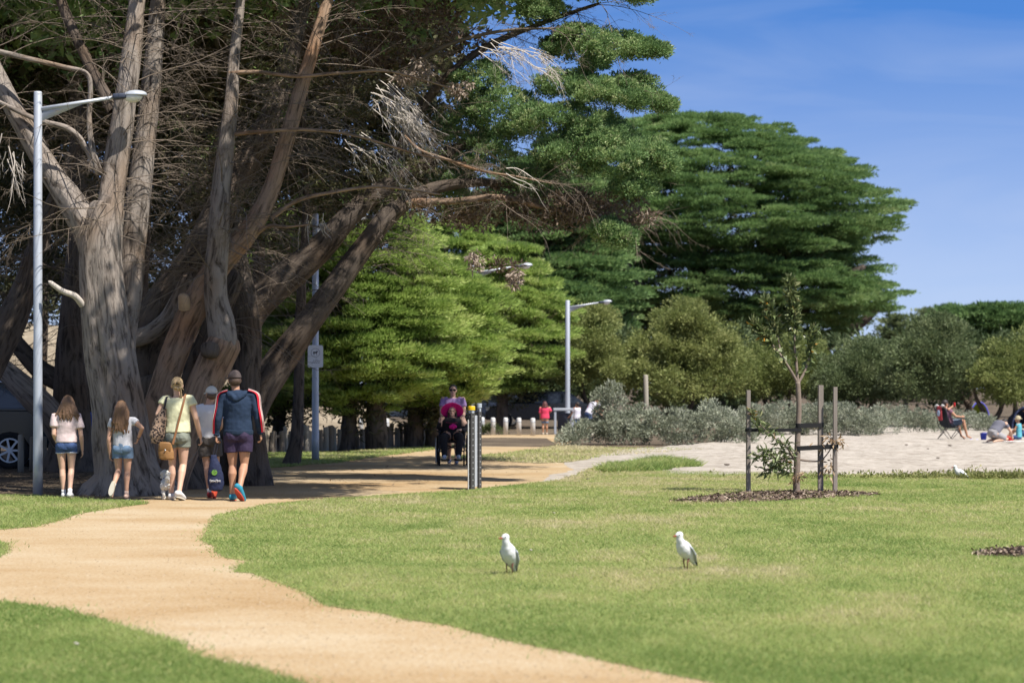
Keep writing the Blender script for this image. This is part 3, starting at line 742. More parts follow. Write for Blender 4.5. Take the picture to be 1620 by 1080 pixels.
# bare grey sprays
pts = np.concatenate([along(c, k, lo, 1.0) for c, k, lo in ((cC[0], 60, 0.45), (cC[1], 70, 0.4), (cC[2], 55, 0.1), (cC[3], 40, 0.2), (cC[4], 15, 0.2), (cC[5], 35, 0.1))])
dirs = side_dirs(len(pts), up=0.05); dirs[:, 0] = np.abs(dirs[:, 0]) * np.where(rng.random(len(pts)) < 0.75, 1, -1)
L = rng.uniform(0.5, 1.9, len(pts))
sticks('dead_twig_mass', twig_system(pts[:, :3], dirs, L, 0.005 + 0.005 * L / 2, 9, 5, droop=0.3), m_twig, Cc)
def spray(name, px, py, dpx, dpy, n, ln, dz=-1.2, mat=None, sub=10):
    o = np.tile(P(px, py, d + dz), (n, 1)) + rng.normal(0, 0.11, (n, 3))
    dr = np.tile(np.array([dpx, 0, -dpy], float), (n, 1)); dr = unit(dr) + rng.normal(0, 0.28, (n, 3))
    Ls = ln * rng.uniform(0.5, 1.1, n)
    return sticks(name, twig_system(o, dr, Ls, np.full(n, 0.010), sub, 3, droop=0.35, sublen=0.35), mat or m_twig_pale, Cc)
spray('bleached_spray', 600, 145, 90, 55, 16, 1.35, sub=13)
spray('bleached_spray', 622, 170, 70, 60, 14, 0.95, sub=13)
spray('bleached_spray', 560, 220, 100, 42, 7, 1.25, sub=12)
spray('bleached_spray', 780, 78, 110, 35, 12, 1.1, -0.8)
spray('bleached_spray', 850, 90, 60, 30, 9, 0.6, -0.8)
spray('bleached_spray', 800, 275, 70, 12, 4, 0.7, -1.0, sub=4)
spray('bleached_spray', 18, 240, -5, 60, 7, 0.75, -4.2)
spray('bleached_spray', 490, 340, -6, 30, 4, 0.3, -1.5)
spray('bleached_spray', 520, 345, 8, 30, 4, 0.25, -1.5)
# living crown: shelves of foliage reaching to the right
blobs = [(965, 75, 75, 24, 40.5, 0.9), (925, 60, 55, 18, 40.8, 0.8), (1015, 78, 32, 13, 40.4, 0.4), (890, 78, 40, 20, 41.0, 0.7),
         (960, 150, 80, 30, 40.4, 1.0), (1020, 163, 40, 17, 40.3, 0.5), (900, 135, 60, 30, 40.6, 0.9), (1000, 140, 50, 22, 40.5, 0.6),
         (870, 195, 75, 36, 40.4, 0.9), (930, 200, 60, 30, 40.3, 0.8), (800, 180, 70, 45, 40.8, 0.8), (760, 130, 55, 35, 41.0, 0.7),
         (985, 255, 72, 42, 40.0, 0.9), (1035, 248, 30, 28, 39.9, 0.5), (900, 250, 70, 38, 40.2, 0.8), (950, 222, 70, 30, 40.2, 0.8), (780, 240, 65, 40, 40.9, 0.7),
         (1000, 300, 45, 20, 40.0, 0.6), (840, 290, 60, 30, 40.6, 0.7),
         (855, 20, 45, 22, 41.0, 0.8), (800, -10, 80, 24, 41.0, 0.9), (900, -40, 90, 26, 41.0, 1.0), (960, -12, 70, 14, 40.8, 0.7), (1010, -5, 28, 8, 40.8, 0.5), (1040, 82, 16, 7, 40.3, 0.25), (1052, 166, 16, 8, 40.2, 0.25), (1055, 262, 14, 14, 39.9, 0.25), (940, 100, 20, 10, 40.3, 0.3), (1020, 275, 22, 16, 39.8, 0.3),
         (985, 380, 26, 18, 39.8, 0.35), (960, 365, 25, 15, 39.9, 0.35), (730, 200, 45, 55, 41.2, 0.6), (720, 290, 40, 40, 41.2, 0.5)]
c1, v1 = in_blobs(lumps(blobs, 26, 0.20), 15, 0.33)
out1 = np.tile(np.array([0.8, -0.15, 0.25]), (len(c1), 1))
Cpart = [leaves(c1, rng.uniform(0.07, 0.16, len(c1)), 80, 0.055, 0.02, flat=0.75, up=0.7, base=0.56, cvar=0.22, inner=0.5, out=out1, outw=0.3)]
rp = roof(-1.5, 5.2, 39.0, 47.0, 9.2, 14.0, 850, 0.40)
rp = rp[rp[:, 0] < 0.4 + 0.42 * (rp[:, 1] - 40)]
rp = np.concatenate([rp, roof(0.2, 5.2, 42.0, 51.0, 9.2, 12.5, 620, 0.52)])  # unseen foliage added above the view to dapple the path with shade
rp = rp[rp[:, 2] > 2.6 + 0.162 * rp[:, 1]]
Cpart.append(leaves(rp, rng.uniform(0.4, 0.8, len(rp)), 60, 0.24, 0.10))
crown('crown', Cpart, g_near, Cc)
# thin half dead foliage with sky showing through, and the brown underside
blobs = [(650, 30, 110, 34, 41.5, 0.9), (560, 60, 90, 60, 42.0, 0.9), (740, 70, 60, 24, 41.2, 0.7), (640, 110, 90, 40, 41.8, 0.8), (480, 40, 80, 40, 42.5, 0.8)]
c2, _ = in_blobs(blobs, 5.5, 0.5)
blobs = [(920, 325, 110, 20, 40.2, 0.6), (1015, 340, 26, 16, 39.8, 0.3), (830, 320, 80, 22, 40.6, 0.5), (800, 420, 22, 10, 39.9, 0.25), (720, 340, 70, 24, 41, 0.5), (870, 350, 80, 18, 40.4, 0.4)]
c3, _ = in_blobs(blobs, 13, 0.5)
crown('withered_foliage', [leaves(c2, rng.uniform(0.14, 0.26, len(c2)), 34, 0.10, 0.035, base=0.22, flat=0.5), leaves(c3, rng.uniform(0.10, 0.2, len(c3)), 45, 0.08, 0.03, base=0.35, cvar=0.2, lift=-0.1)], g_brown, Cc)
for px, py in ((668, 105), (640, 118), (722, 135), (815, 425), (752, 405)):
    q = P(px, py, 38.9) + rng.normal(0, 0.06, (6, 3)); q[:, 2] -= rng.uniform(0, 0.2, 6)
    crown('dead_tuft', [leaves(q, np.full(6, 0.09), 40, 0.09, 0.03, base=0.9, cvar=0.1, lift=-0.8)], g_brown, Cc)
fix(Cc)

# ---- sparse foliage still hanging among the bare twigs of the two middle cypresses
for root, bl in ((B, [(300, 240, 90, 120, 38.6, 1.0), (420, 130, 90, 90, 39.0, 1.0), (400, 330, 70, 50, 38.8, 0.8)]), (Cc, [(560, 170, 110, 80, 40.6, 0.9), (620, 270, 110, 50, 40.4, 0.8), (520, 300, 60, 40, 40.6, 0.7), (700, 330, 60, 22, 40.3, 0.5)])):
    cq, _ = in_blobs(bl, 5.0, 0.6)
    o = crown('hanging_foliage', [leaves(cq, rng.uniform(0.06, 0.17, len(cq)), 34, 0.075, 0.022, flat=0.6, lift=-0.25, base=0.55, cvar=0.25)], g_inner, root)
    o.matrix_parent_inverse = Matrix.Translation(root.location).inverted()
# ---- D: dark cypresses at the left edge
d = 46.0
D = empty('cypress_tree', (*P(110, 700, d)[:2], 0), 0, 'dark upright cypress with a low sunlit log limb beyond the front lamp post', 'tree')
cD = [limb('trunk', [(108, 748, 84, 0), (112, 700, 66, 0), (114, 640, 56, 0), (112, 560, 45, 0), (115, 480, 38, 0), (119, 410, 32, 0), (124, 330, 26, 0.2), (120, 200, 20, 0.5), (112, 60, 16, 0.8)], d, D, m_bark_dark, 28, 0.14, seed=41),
      limb('limb', [(122, 730, 40, 0.0), (104, 692, 46, -0.3), (80, 655, 44, -0.6), (50, 625, 42, -0.7), (20, 598, 36, -0.7), (-15, 565, 30, -0.7), (-50, 520, 26, -0.6)], d, D, m_bark, 22, 0.12, seed=42),
      limb('limb', [(120, 610, 36, 0.2), (70, 590, 34, 0.2), (35, 555, 28, 0.2), (10, 520, 22, 0.3), (-30, 450, 18, 0.4)], d, D, m_bark_dark, 18, 0.12, seed=43),
      limb('limb', [(140, 650, 34, 0.6), (128, 590, 26, 0.6), (140, 520, 22, 0.6), (130, 430, 20, 0.7), (140, 300, 16, 0.8)], d, D, m_bark_dark, 16, 0.12, seed=44)]
pts = np.concatenate([along(c, k, 0.3, 1.0) for c, k in ((cD[0], 60), (cD[2], 25), (cD[3], 25))])
dirs = side_dirs(len(pts)); L = rng.uniform(0.6, 2.4, len(pts))
sticks('dead_twig_mass', twig_system(pts[:, :3], dirs, L, 0.008 + 0.006 * L / 2, 7, 3), m_twig, D)
c1, _ = in_blobs([(60, 120, 170, 120, 48, 1.5), (180, 60, 200, 110, 49, 1.5), (60, 330, 120, 80, 49, 1.0), (-40, 250, 90, 140, 47, 1.2), (80, 430, 90, 40, 49, .8)], 4.0, 0.4)
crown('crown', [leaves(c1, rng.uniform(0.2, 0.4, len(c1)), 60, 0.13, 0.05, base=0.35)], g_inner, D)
fix(D)
d = 43.0
E = empty('cypress_tree', (*P(-40, 740, d)[:2], 0), 0, 'leaning dark cypress stem entering at the frame edge above the parked pickup', 'tree')
cE = [limb('trunk', [(-90, 760, 70, 0), (-60, 660, 62, 0), (-25, 585, 58, 0), (10, 520, 50, 0), (38, 460, 38, 0), (55, 400, 28, 0), (80, 330, 22, 0), (112, 250, 16, 0.2), (140, 150, 12, 0.4)], d, E, m_bark_dark, 24, 0.12, seed=45)]
pts = along(cE[0], 50, 0.4, 1.0); dirs = side_dirs(len(pts)); L = rng.uniform(0.6, 2.0, len(pts))
sticks('dead_twig_mass', twig_system(pts[:, :3], dirs, L, 0.006 + 0.006 * L / 2, 7, 3), m_twig, E)
rp = roof(-13.5, -7.5, 41.0, 50.0, 7.6, 12.5, 500, 0.42)
crown('crown', [leaves(rp, rng.uniform(0.4, 0.8, len(rp)), 60, 0.24, 0.10)], g_near, E)
fix(E)
# ---- shaded cypresses behind, a backdrop of dark foliage under the canopy
def back_tree(px, d, blobs, label, tp, dens=4.2, base=0.34, mat=None, rf=None):
    T = empty('cypress_tree', (*P(px, 650, d)[:2], 0), 0, label, 'tree', 'shaded cypresses behind the front trees')
    zb = 613 + 1.6 * F / d
    c = limb('trunk', [(px - 10, zb + 4, tp * 1.5, 0), (px, zb - 60, tp, 0), (px + 6, 480, tp * 0.8, 0), (px + 14, 330, tp * 0.6, 0), (px + 10, 150, tp * 0.4, 0), (px + 20, -20, tp * 0.25, 0)], d, T, m_bark_dark, 18, 0.12, seed=px)
    pts = along(c, 60, 0.35, 1.0); dirs = side_dirs(len(pts)); L = rng.uniform(1.0, 3.2, len(pts))
    sticks('dead_twig_mass', twig_system(pts[:, :3], dirs, L, 0.01 + 0.006 * L / 2, 8, 3), m_twig, T)
    c1, _ = in_blobs(blobs, dens, 0.42)
    cp = [leaves(c1, rng.uniform(0.22, 0.45, len(c1)), 60, 0.15, 0.055, base=base)]
    if rf is not None:
        rp = roof(*rf); cp.append(leaves(rp, rng.uniform(0.5, 0.9, len(rp)), 50, 0.3, 0.13, base=0.4))
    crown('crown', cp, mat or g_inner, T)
    fix(T)
back_tree(215, 52, [(150, 200, 190, 200, 53, 1.4), (230, 70, 200, 110, 52, 1.6), (290, 310, 120, 90, 54, 1.0), (180, 470, 70, 40, 54, 0.8)], 'dark cypress seen through the fork of the biggest trunk', 34, rf=(-12, -4, 46, 57, 7.8, 12.5, 700, 0.4))
back_tree(330, 55, [(360, 190, 150, 160, 56, 1.4), (330, 60, 130, 90, 56, 1.4), (420, 330, 100, 80, 57, 1.0), (300, 480, 60, 40, 57, 0.7)], 'dark cypress directly behind the crooked grey stem', 38, rf=(-7, -1.5, 47, 59, 8.2, 12.5, 600, 0.4))
back_tree(470, 50, [(520, 250, 130, 75, 51, 1.2), (600, 290, 130, 50, 50, 1.1), (440, 180, 80, 60, 51, 1.0), (660, 220, 90, 60, 50, 0.9), (620, 180, 90, 50, 50, 0.9)], 'dark thin cypress between the leaning stems and the second lamp post', 20, dens=3.6)

back_tree(60, 62, [(40, 330, 120, 90, 63, 1.4), (-40, 230, 120, 130, 63, 1.4), (110, 440, 90, 60, 64, 1.2), (20, 480, 90, 40, 62, 1.0)], 'dark cypress far behind the front lamp post', 26, dens=3.0, rf=(-16, -9, 52, 66, 8, 12.5, 400, 0.4))
back_tree(300, 70, [(300, 380, 130, 90, 71, 1.6), (400, 300, 110, 90, 71, 1.6), (240, 480, 90, 60, 70, 1.4), (380, 460, 60, 60, 72, 1.2), (330, 560, 60, 36, 72, 1.2)], 'dark cypress farthest back between the two big trunks', 30, dens=2.6, rf=(-15, -6, 60, 74, 8, 13, 500, 0.4))

back_tree(120, 66, [(60, 350, 130, 80, 67, 1.4), (200, 400, 110, 80, 67, 1.4), (160, 300, 120, 80, 67, 1.4), (30, 440, 80, 50, 67, 1.2)], 'dark cypress in the gap left of the biggest trunk', 24, dens=3.0)
back_tree(400, 58, [(440, 260, 110, 70, 59, 1.2), (540, 320, 90, 40, 58, 1.0), (480, 210, 100, 60, 59, 1.2), (360, 420, 50, 60, 60, 1.0), (640, 270, 90, 40, 57, 0.9), (740, 330, 70, 26, 56, 0.8)], 'dark cypress with low reaching foliage behind the leaning stems', 24, dens=3.6)
# ---------------------------------------------------------------- trees and shrubs farther off
def shelf_tree(name_label, px, py_base, d, prof, squash, npad, padr, leafL, leafW, nleaf, mat, group=None, trunks=(), flat=0.3, lift=0.35, up=0.9, base=0.5, seed=0, core=0.7, tilt=0.15, tree='cypress_tree', front=True, sp=1.15, jit=0.22, inner=False):
    """crown of flattened shelves of foliage about an upright axis; prof: (py, radius px) from top to bottom"""
    T = empty(tree, (*P(px, 0, d)[:2], 0), 0, name_label, 'tree', group)
    s = d / F
    pys = np.array([p[0] for p in prof], float); rs = np.array([p[1] for p in prof], float) * s
    zs = CAMZ - (pys - HY) * s
    w = rs + 0.35 * rs.max()
    t = rng.random(npad) ; 
    cum = np.concatenate([[0], np.cumsum(np.abs(np.diff(pys)) * (w[1:] + w[:-1]) / 2)]); cum /= cum[-1]
    z = np.interp(t, cum, zs)
    a = rng.uniform(0, 2 * np.pi, npad)
    if front: a = np.where((np.sin(a) > 0.45) & (rng.random(npad) < 0.75), -a, a)
    ph = 1.6 * vnoise(np.cos(a) * 3.1 + 40 + seed, np.sin(a) * 3.1)
    z = (np.floor(z / sp + ph) + 0.5 - ph) * sp + rng.normal(0, jit, npad) * sp
    z = np.minimum(z, zs.max() - 0.35 * sp * rng.random(npad))
    r = np.interp(-z, -zs, rs)
    lump = 0.76 + 0.48 * vnoise(np.cos(a) * 2.6 + seed, np.sin(a) * 2.6, z * 0.55)
    u = np.where(rng.random(npad) < 0.72, rng.uniform(0.88, 1.04, npad), rng.uniform(core * 0.6, 0.9, npad))
    rr = r * lump * u
    x0 = P(px, 0, d)[0]
    C = np.stack([x0 + np.cos(a) * rr, d + np.sin(a) * rr * squash, z], 1)
    out = np.stack([np.cos(a), np.sin(a), np.full(npad, 0.25)], 1)
    pr = padr * rng.uniform(0.6, 1.35, npad) * (0.55 + 0.45 * np.clip(r / rs.max(), 0, 1))
    # each pad: several tufts strung outward along a shelf
    k = 5
    i = np.repeat(np.arange(npad), k)
    tang = np.stack([-np.sin(a), np.cos(a), np.zeros(npad)], 1)
    off = rng.normal(0, 0.45, (npad * k, 1)) * tang[i] + rng.uniform(-0.8, 0.55, (npad * k, 1)) * out[i] * np.array([1, 1, tilt * 4])
    C2 = C[i] + off * pr[i][:, None]
    pad_c = (rng.normal(0, 0.12, npad) + 0.5 * (vnoise(C[:, 0] * 0.6 / padr + seed, C[:, 1] * 0.6 / padr, C[:, 2] * 0.6 / padr) - 0.5))[i]
    v, f, c = leaves(C2, pr[i] * 0.52, nleaf, leafL, leafW, flat=flat, up=up, lift=lift, base=base, cvar=0.08, lvar=0.11, out=out[i], outw=1.2)
    c = np.clip(c + np.repeat(pad_c, nleaf * 4), 0, 1)
    np_mesh('crown', v, f, mat, T, col=c)
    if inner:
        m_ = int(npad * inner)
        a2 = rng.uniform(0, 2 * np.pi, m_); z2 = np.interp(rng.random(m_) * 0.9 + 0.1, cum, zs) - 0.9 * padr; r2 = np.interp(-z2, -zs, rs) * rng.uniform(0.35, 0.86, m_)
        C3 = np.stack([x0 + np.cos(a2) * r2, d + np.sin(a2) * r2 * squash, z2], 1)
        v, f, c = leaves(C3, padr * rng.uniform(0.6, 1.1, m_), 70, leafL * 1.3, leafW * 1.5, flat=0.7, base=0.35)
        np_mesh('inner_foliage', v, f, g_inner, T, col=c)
    for tr in trunks:
        pts, mt = tr
        limb('trunk', pts, d, T, mt, 14, 0.1, 0.25, seed=int(abs(pts[0][0])))
    fix(T)
    return T
GB = 'sunlit young cypresses beyond the path'
def tr_(x, yb, w, d, top=520, lean=6):
    return ([(x, yb, w * 1.3, 0), (x + lean * 0.2, yb - 40, w, 0), (x + lean * 0.6, (yb + top) / 2 - 30, w * 0.8, 0), (x + lean, top, w * 0.35, 0)], m_bark_dark)
kw = dict(padr=0.62, leafL=0.15, leafW=0.03, nleaf=115, mat=g_bright, flat=0.24, lift=0.36, up=0.7, sp=0.66, jit=0.16, inner=0.4, tilt=0.05, base=0.66)
shelf_tree('bright green cypress left of the second lamp post', 440, 0, 64, [(330, 30), (400, 70), (470, 85), (560, 95), (610, 78), (645, 45)], 0.9, 260, trunks=[tr_(440, 716, 22, 64)], group=GB, seed=1, **kw)
shelf_tree('tallest bright green cypress between the second lamp post and the wheelchair', 560, 0, 62, [(300, 40), (340, 95), (420, 130), (500, 150), (570, 150), (612, 115), (640, 60)], 0.9, 430, trunks=[tr_(545, 719, 24, 62, 480, 30), tr_(598, 715, 30, 62, 480, -10)], group=GB, seed=2, **kw)
shelf_tree('bright green cypress with drooping skirts above the wheelchair', 690, 0, 64, [(428, 30), (460, 78), (500, 102), (540, 108), (585, 98), (615, 78), (640, 45)], 0.9, 340, trunks=[tr_(655, 710, 26, 64, 480, 10), tr_(690, 708, 30, 64, 480, 0)], group=GB, seed=3, **kw)
shelf_tree('bright green cypress over the white bollards, reaching the fourth lamp post', 800, 0, 94, [(385, 25), (430, 58), (480, 80), (540, 92), (580, 82), (608, 50)], 0.9, 340, trunks=[tr_(795, 677, 17, 94, 480, 0)], group=GB, seed=4, **dict(kw, padr=0.8, leafL=0.18, leafW=0.042, sp=0.85))

shelf_tree('bright green cypress behind the half hidden lamp post', 725, 0, 100, [(352, 20), (385, 60), (430, 88), (490, 98), (550, 90), (610, 55)], 0.9, 330, trunks=[tr_(725, 672, 14, 100, 480, 0)], group=GB, seed=9, padr=0.95, leafL=0.2, leafW=0.045, nleaf=100, mat=g_bright, flat=0.26, lift=0.36, up=0.7, sp=0.9, jit=0.15, inner=0.4, tilt=0.05, base=0.62)

# the huge old cypress against the sky
shelf_tree('huge dome shaped old cypress standing against the sky', 1095, 0, 150,
           [(186, 30), (195, 105), (210, 150), (235, 200), (262, 232), (300, 285), (335, 315), (365, 330), (400, 308), (440, 300), (480, 300), (510, 270), (540, 200)], 0.8, 1300,
           padr=1.4, leafL=0.24, leafW=0.065, nleaf=115, mat=g_far, flat=0.2, lift=0.25, up=1.0, seed=5, sp=1.35, jit=0.38, core=0.9, inner=0.85, tilt=0.1, base=0.52,
           trunks=[([(1110, 655, 60, 0), (1105, 560, 46, 0), (1110, 460, 40, 0), (1090, 300, 20, 0)], m_bark_dark), ([(1130, 640, 40, -2), (1200, 540, 30, -3), (1290, 470, 20, -4), (1370, 420, 10, -4)], m_bark_dark),
                   ([(1120, 640, 36, -4), (1060, 530, 26, -6), (1010, 450, 18, -9), (960, 380, 8, -9)], m_bark_dark), ([(1150, 650, 36, 2), (1280, 560, 24, 1), (1350, 520, 18, 0), (1405, 470, 8, 0)], m_bark_dark)])
shelf_tree('dark old cypress behind the fourth lamp post, left of the huge dome', 860, 0, 135, [(250, 40), (310, 90), (380, 115), (450, 130), (520, 125), (580, 90)], 0.9, 420,
           padr=1.3, leafL=0.25, leafW=0.09, nleaf=75, mat=g_far, flat=0.24, seed=6, inner=0.7, sp=1.2, jit=0.35, trunks=[tr_(860, 660, 24, 135, 400)])
shelf_tree('flat topped distant cypress at the right edge of the sky', 1585, 0, 230, [(486, 60), (494, 95), (508, 100), (528, 92), (560, 70)], 0.8, 260, padr=1.9, leafL=0.4, leafW=0.15, nleaf=45, mat=g_far, flat=0.3, seed=7, base=0.22, inner=0.6, trunks=[tr_(1585, 640, 16, 230, 520)])
shelf_tree('small rounded distant tree on the skyline left of the flat topped cypress', 1445, 0, 260, [(494, 15), (502, 32), (520, 42), (570, 45)], 0.8, 90, padr=1.6, leafL=0.5, leafW=0.2, nleaf=30, mat=g_dull, flat=0.5, seed=8, trunks=[tr_(1445, 640, 10, 260, 520)])

# rounded coastal shrubs
def bush(label, px, d, blobs, mat, dens, R, L, W, n, trunks=(), name='coastal_shrub', group=None, base=0.5, lift=0.3, flat=0.8, p=0.28, lump=True):
    T = empty(name, (*P(px, 0, d)[:2], 0), 0, label, 'shrub', group)
    c, v = in_blobs(lumps(blobs, 13, 0.32) if lump else blobs, dens * (0.62 if lump else 1), p)
    c = c[c[:, 2] > 0.05]
    v = unit(c - np.mean([P(b[0], b[1], b[4]) for b in blobs], axis=0))
    pass
    vv, ff, cc = leaves(c, R * rng.uniform(0.6, 1.4, len(c)), n, L, W, flat=flat, base=base, lift=lift, out=v, outw=0.5)
    np_mesh('foliage', vv, ff, mat, T, col=cc)
    for t in trunks:
        limb('stem', t, d, T, m_bark_dark, 10, 0.1, 0.2, seed=int(abs(t[0][0])))
    fix(T)
    return T
def tk(x0, yb, x1, yt, w, dd=0): return [(x0, yb, w, dd), ((x0 * 2 + x1) / 3 + 3, (yb * 2 + yt) / 3, w * 0.85, dd), ((x0 + 2 * x1) / 3 - 2, (yb + 2 * yt) / 3, w * 0.7, dd), (x1, yt, w * 0.4, dd)]
GO = 'rounded coastal shrubs behind the grey saltbush'
kw = dict(dens=3.4, R=0.32, L=0.13, W=0.05, n=85, group=GO)
bush('olive green rounded shrub touching the fourth lamp post', 935, 96, [(935, 545, 55, 52, 96, 2.0), (905, 585, 30, 40, 95, 1.5), (965, 590, 40, 42, 95.5, 1.5), (940, 510, 36, 30, 96.5, 1.5)], g_olive, trunks=[tk(930, 672, 920, 590, 10), tk(945, 672, 965, 590, 9)], **kw)
bush('biggest olive green shrub, a broad dome right of the fourth lamp post', 1070, 98, [(1070, 560, 75, 75, 98, 2.6), (1110, 545, 65, 65, 98.5, 2.4), (1030, 575, 60, 55, 97, 2.0), (1085, 515, 50, 40, 98, 2.0), (1060, 610, 85, 32, 97, 2.0), (1145, 590, 50, 45, 98, 2.0)], g_olive, trunks=[tk(1060, 670, 1040, 590, 12), tk(1080, 670, 1110, 580, 12), tk(1095, 670, 1150, 590, 10)], **kw)
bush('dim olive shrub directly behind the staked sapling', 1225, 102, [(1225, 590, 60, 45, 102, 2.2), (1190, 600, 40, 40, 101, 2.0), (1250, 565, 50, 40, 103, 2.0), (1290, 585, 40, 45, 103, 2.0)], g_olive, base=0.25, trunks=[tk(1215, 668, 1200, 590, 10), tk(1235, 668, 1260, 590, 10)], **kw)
bush('dark dull green shrub between the sapling and the folding chair', 1350, 100, [(1350, 590, 60, 45, 100, 2.2), (1390, 600, 55, 40, 99, 2.0), (1320, 610, 45, 35, 99, 1.8), (1365, 560, 45, 30, 101, 2.0)], g_dull, base=0.42, trunks=[tk(1345, 668, 1330, 590, 12), tk(1365, 668, 1400, 590, 12)], **kw)
bush('tallest dull green shrub, above the folding chair', 1475, 96, [(1475, 560, 70, 58, 96, 2.4), (1440, 590, 50, 45, 95, 2.0), (1515, 585, 45, 45, 95, 2.0), (1480, 525, 42, 25, 97, 2.0), (1490, 610, 60, 30, 95, 2.0)], g_dull, trunks=[tk(1500, 668, 1480, 590, 12), tk(1540, 670, 1515, 600, 12), tk(1520, 668, 1550, 600, 10)], **kw)
bush('olive dull shrub with bent bare stems at the right frame edge', 1600, 94, [(1600, 585, 55, 48, 94, 2.2), (1570, 600, 30, 35, 93, 1.6), (1650, 575, 60, 55, 95, 2.2), (1610, 620, 40, 18, 93, 1.4)], g_olive, base=0.3, trunks=[tk(1570, 672, 1600, 600, 9), tk(1560, 672, 1540, 610, 9), tk(1598, 676, 1612, 600, 9), tk(1615, 676, 1640, 600, 9)], **kw)
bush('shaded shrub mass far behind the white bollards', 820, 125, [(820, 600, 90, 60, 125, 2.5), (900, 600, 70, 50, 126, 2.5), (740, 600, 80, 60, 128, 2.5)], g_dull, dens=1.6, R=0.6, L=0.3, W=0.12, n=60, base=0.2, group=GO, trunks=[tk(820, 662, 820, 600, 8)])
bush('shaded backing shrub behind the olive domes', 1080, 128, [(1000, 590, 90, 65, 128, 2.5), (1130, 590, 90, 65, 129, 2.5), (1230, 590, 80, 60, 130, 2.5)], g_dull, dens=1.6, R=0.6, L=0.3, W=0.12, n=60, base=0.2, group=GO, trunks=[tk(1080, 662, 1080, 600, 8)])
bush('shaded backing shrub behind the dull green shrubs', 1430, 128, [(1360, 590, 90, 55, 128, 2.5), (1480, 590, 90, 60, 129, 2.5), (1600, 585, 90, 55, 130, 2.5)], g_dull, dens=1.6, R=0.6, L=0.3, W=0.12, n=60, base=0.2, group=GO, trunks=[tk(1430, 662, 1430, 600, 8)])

# grey saltbush along the beach
GS = 'grey saltbush mounds along the back of the beach'
kw = dict(mat=g_grey, dens=9.0, R=0.16, L=0.085, W=0.032, n=60, name='saltbush', group=GS, lift=0.6, p=0.3, lump=False)
def sb(label, px, d, blobs, **k2):
    k = dict(kw); k.update(k2)
    return bush(label, px, d, blobs, **k)
sb('low grey saltbush mound at the bend of the far path', 905, 68, [(905, 689, 26, 16, 67.5, 0.5), (928, 684, 34, 20, 68, 0.7), (895, 696, 18, 9, 67, 0.4)])
b_tall = [(970, 668, 34, 32, 68, 0.8), (958, 652, 16, 20, 68.2, 0.4), (985, 680, 45, 24, 67.5, 0.7)]
for x, y in ((945, 634), (952, 624), (963, 618), (975, 622), (985, 630), (957, 634), (970, 638)): b_tall.append((x, y, 6, 14, 68, 0.15))
sb('tallest grey saltbush with upright leafy shoots beside two white shirts', 960, 68, b_tall)
sb('broad grey saltbush in the middle of the front hedge by the timber post', 1040, 67.5, [(1040, 680, 48, 30, 67.5, 0.8), (1015, 670, 34, 26, 68, 0.7), (1075, 676, 40, 28, 67.5, 0.8)])
sb('grey saltbush ending the front hedge beside the sand', 1130, 68, [(1120, 675, 42, 34, 68, 0.8), (1155, 680, 40, 28, 68, 0.8), (1175, 688, 24, 18, 67.5, 0.5), (1130, 655, 30, 20, 69, 0.6)])
sb('grey green saltbush behind the left stake of the sapling', 1215, 80, [(1210, 672, 45, 26, 80, 0.9), (1240, 665, 42, 30, 80.5, 0.9), (1190, 665, 28, 24, 81, 0.8)])
sb('grey green saltbush behind the sapling trunk', 1290, 80, [(1285, 668, 42, 28, 80, 0.9), (1320, 662, 40, 28, 80, 0.9), (1260, 665, 26, 26, 81, 0.8)])
sb('grey green saltbush right of the paired stakes', 1365, 79, [(1360, 668, 40, 25, 79, 0.9), (1395, 666, 34, 24, 80, 0.9), (1340, 674, 28, 18, 79, 0.7)])
sb('dry tipped saltbush left of the folding chair', 1435, 84, [(1430, 665, 42, 20, 84, 0.9), (1465, 668, 34, 16, 84, 0.8)], base=0.4)
sb('low saltbush behind the folding chair', 1535, 88, [(1530, 668, 40, 15, 88, 0.9), (1560, 672, 26, 11, 88, 0.6), (1500, 668, 30, 14, 88, 0.7)])
sb('dark green low shrub beside the white bollards', 775, 82.5, [(770, 681, 26, 8, 82, 0.5), (790, 683, 20, 7, 82, 0.5), (750, 682, 16, 7, 82, 0.4)], mat=g_shrub, name='low_shrub', group=None)

# a pale earth bank behind the car park
m_bank = M_ground('earth_bank', ((0.3, (0.12, 0.095, 0.065)), (0.5, (0.22, 0.18, 0.13)), (0.7, (0.33, 0.28, 0.21))), 0.35, 0.05, 2.0, fine=0.3, fscale=4)
nx, ny = 60, 24
X, Y = np.meshgrid(np.linspace(-34, -4, nx), np.linspace(76, 96, ny))
t = np.clip((Y - 76) / 12, 0, 1)
Zb = -0.1 + (3.6 * t * t * (3 - 2 * t) * np.clip((-4 - X) / 8, 0, 1)) * (0.75 + 0.5 * fbm(X * 0.25, Y * 0.25)) + 0.25 * fbm(X * 0.9, Y * 0.9)
idx = np.arange(nx * ny).reshape(ny, nx)
q = np.stack([idx[:-1, :-1], idx[:-1, 1:], idx[1:, 1:], idx[1:, :-1]], -1).reshape(-1, 4)
tag(np_mesh('hill', np.stack([X.ravel(), Y.ravel(), Zb.ravel()], 1), q, m_bank, smooth=True), kind='structure')
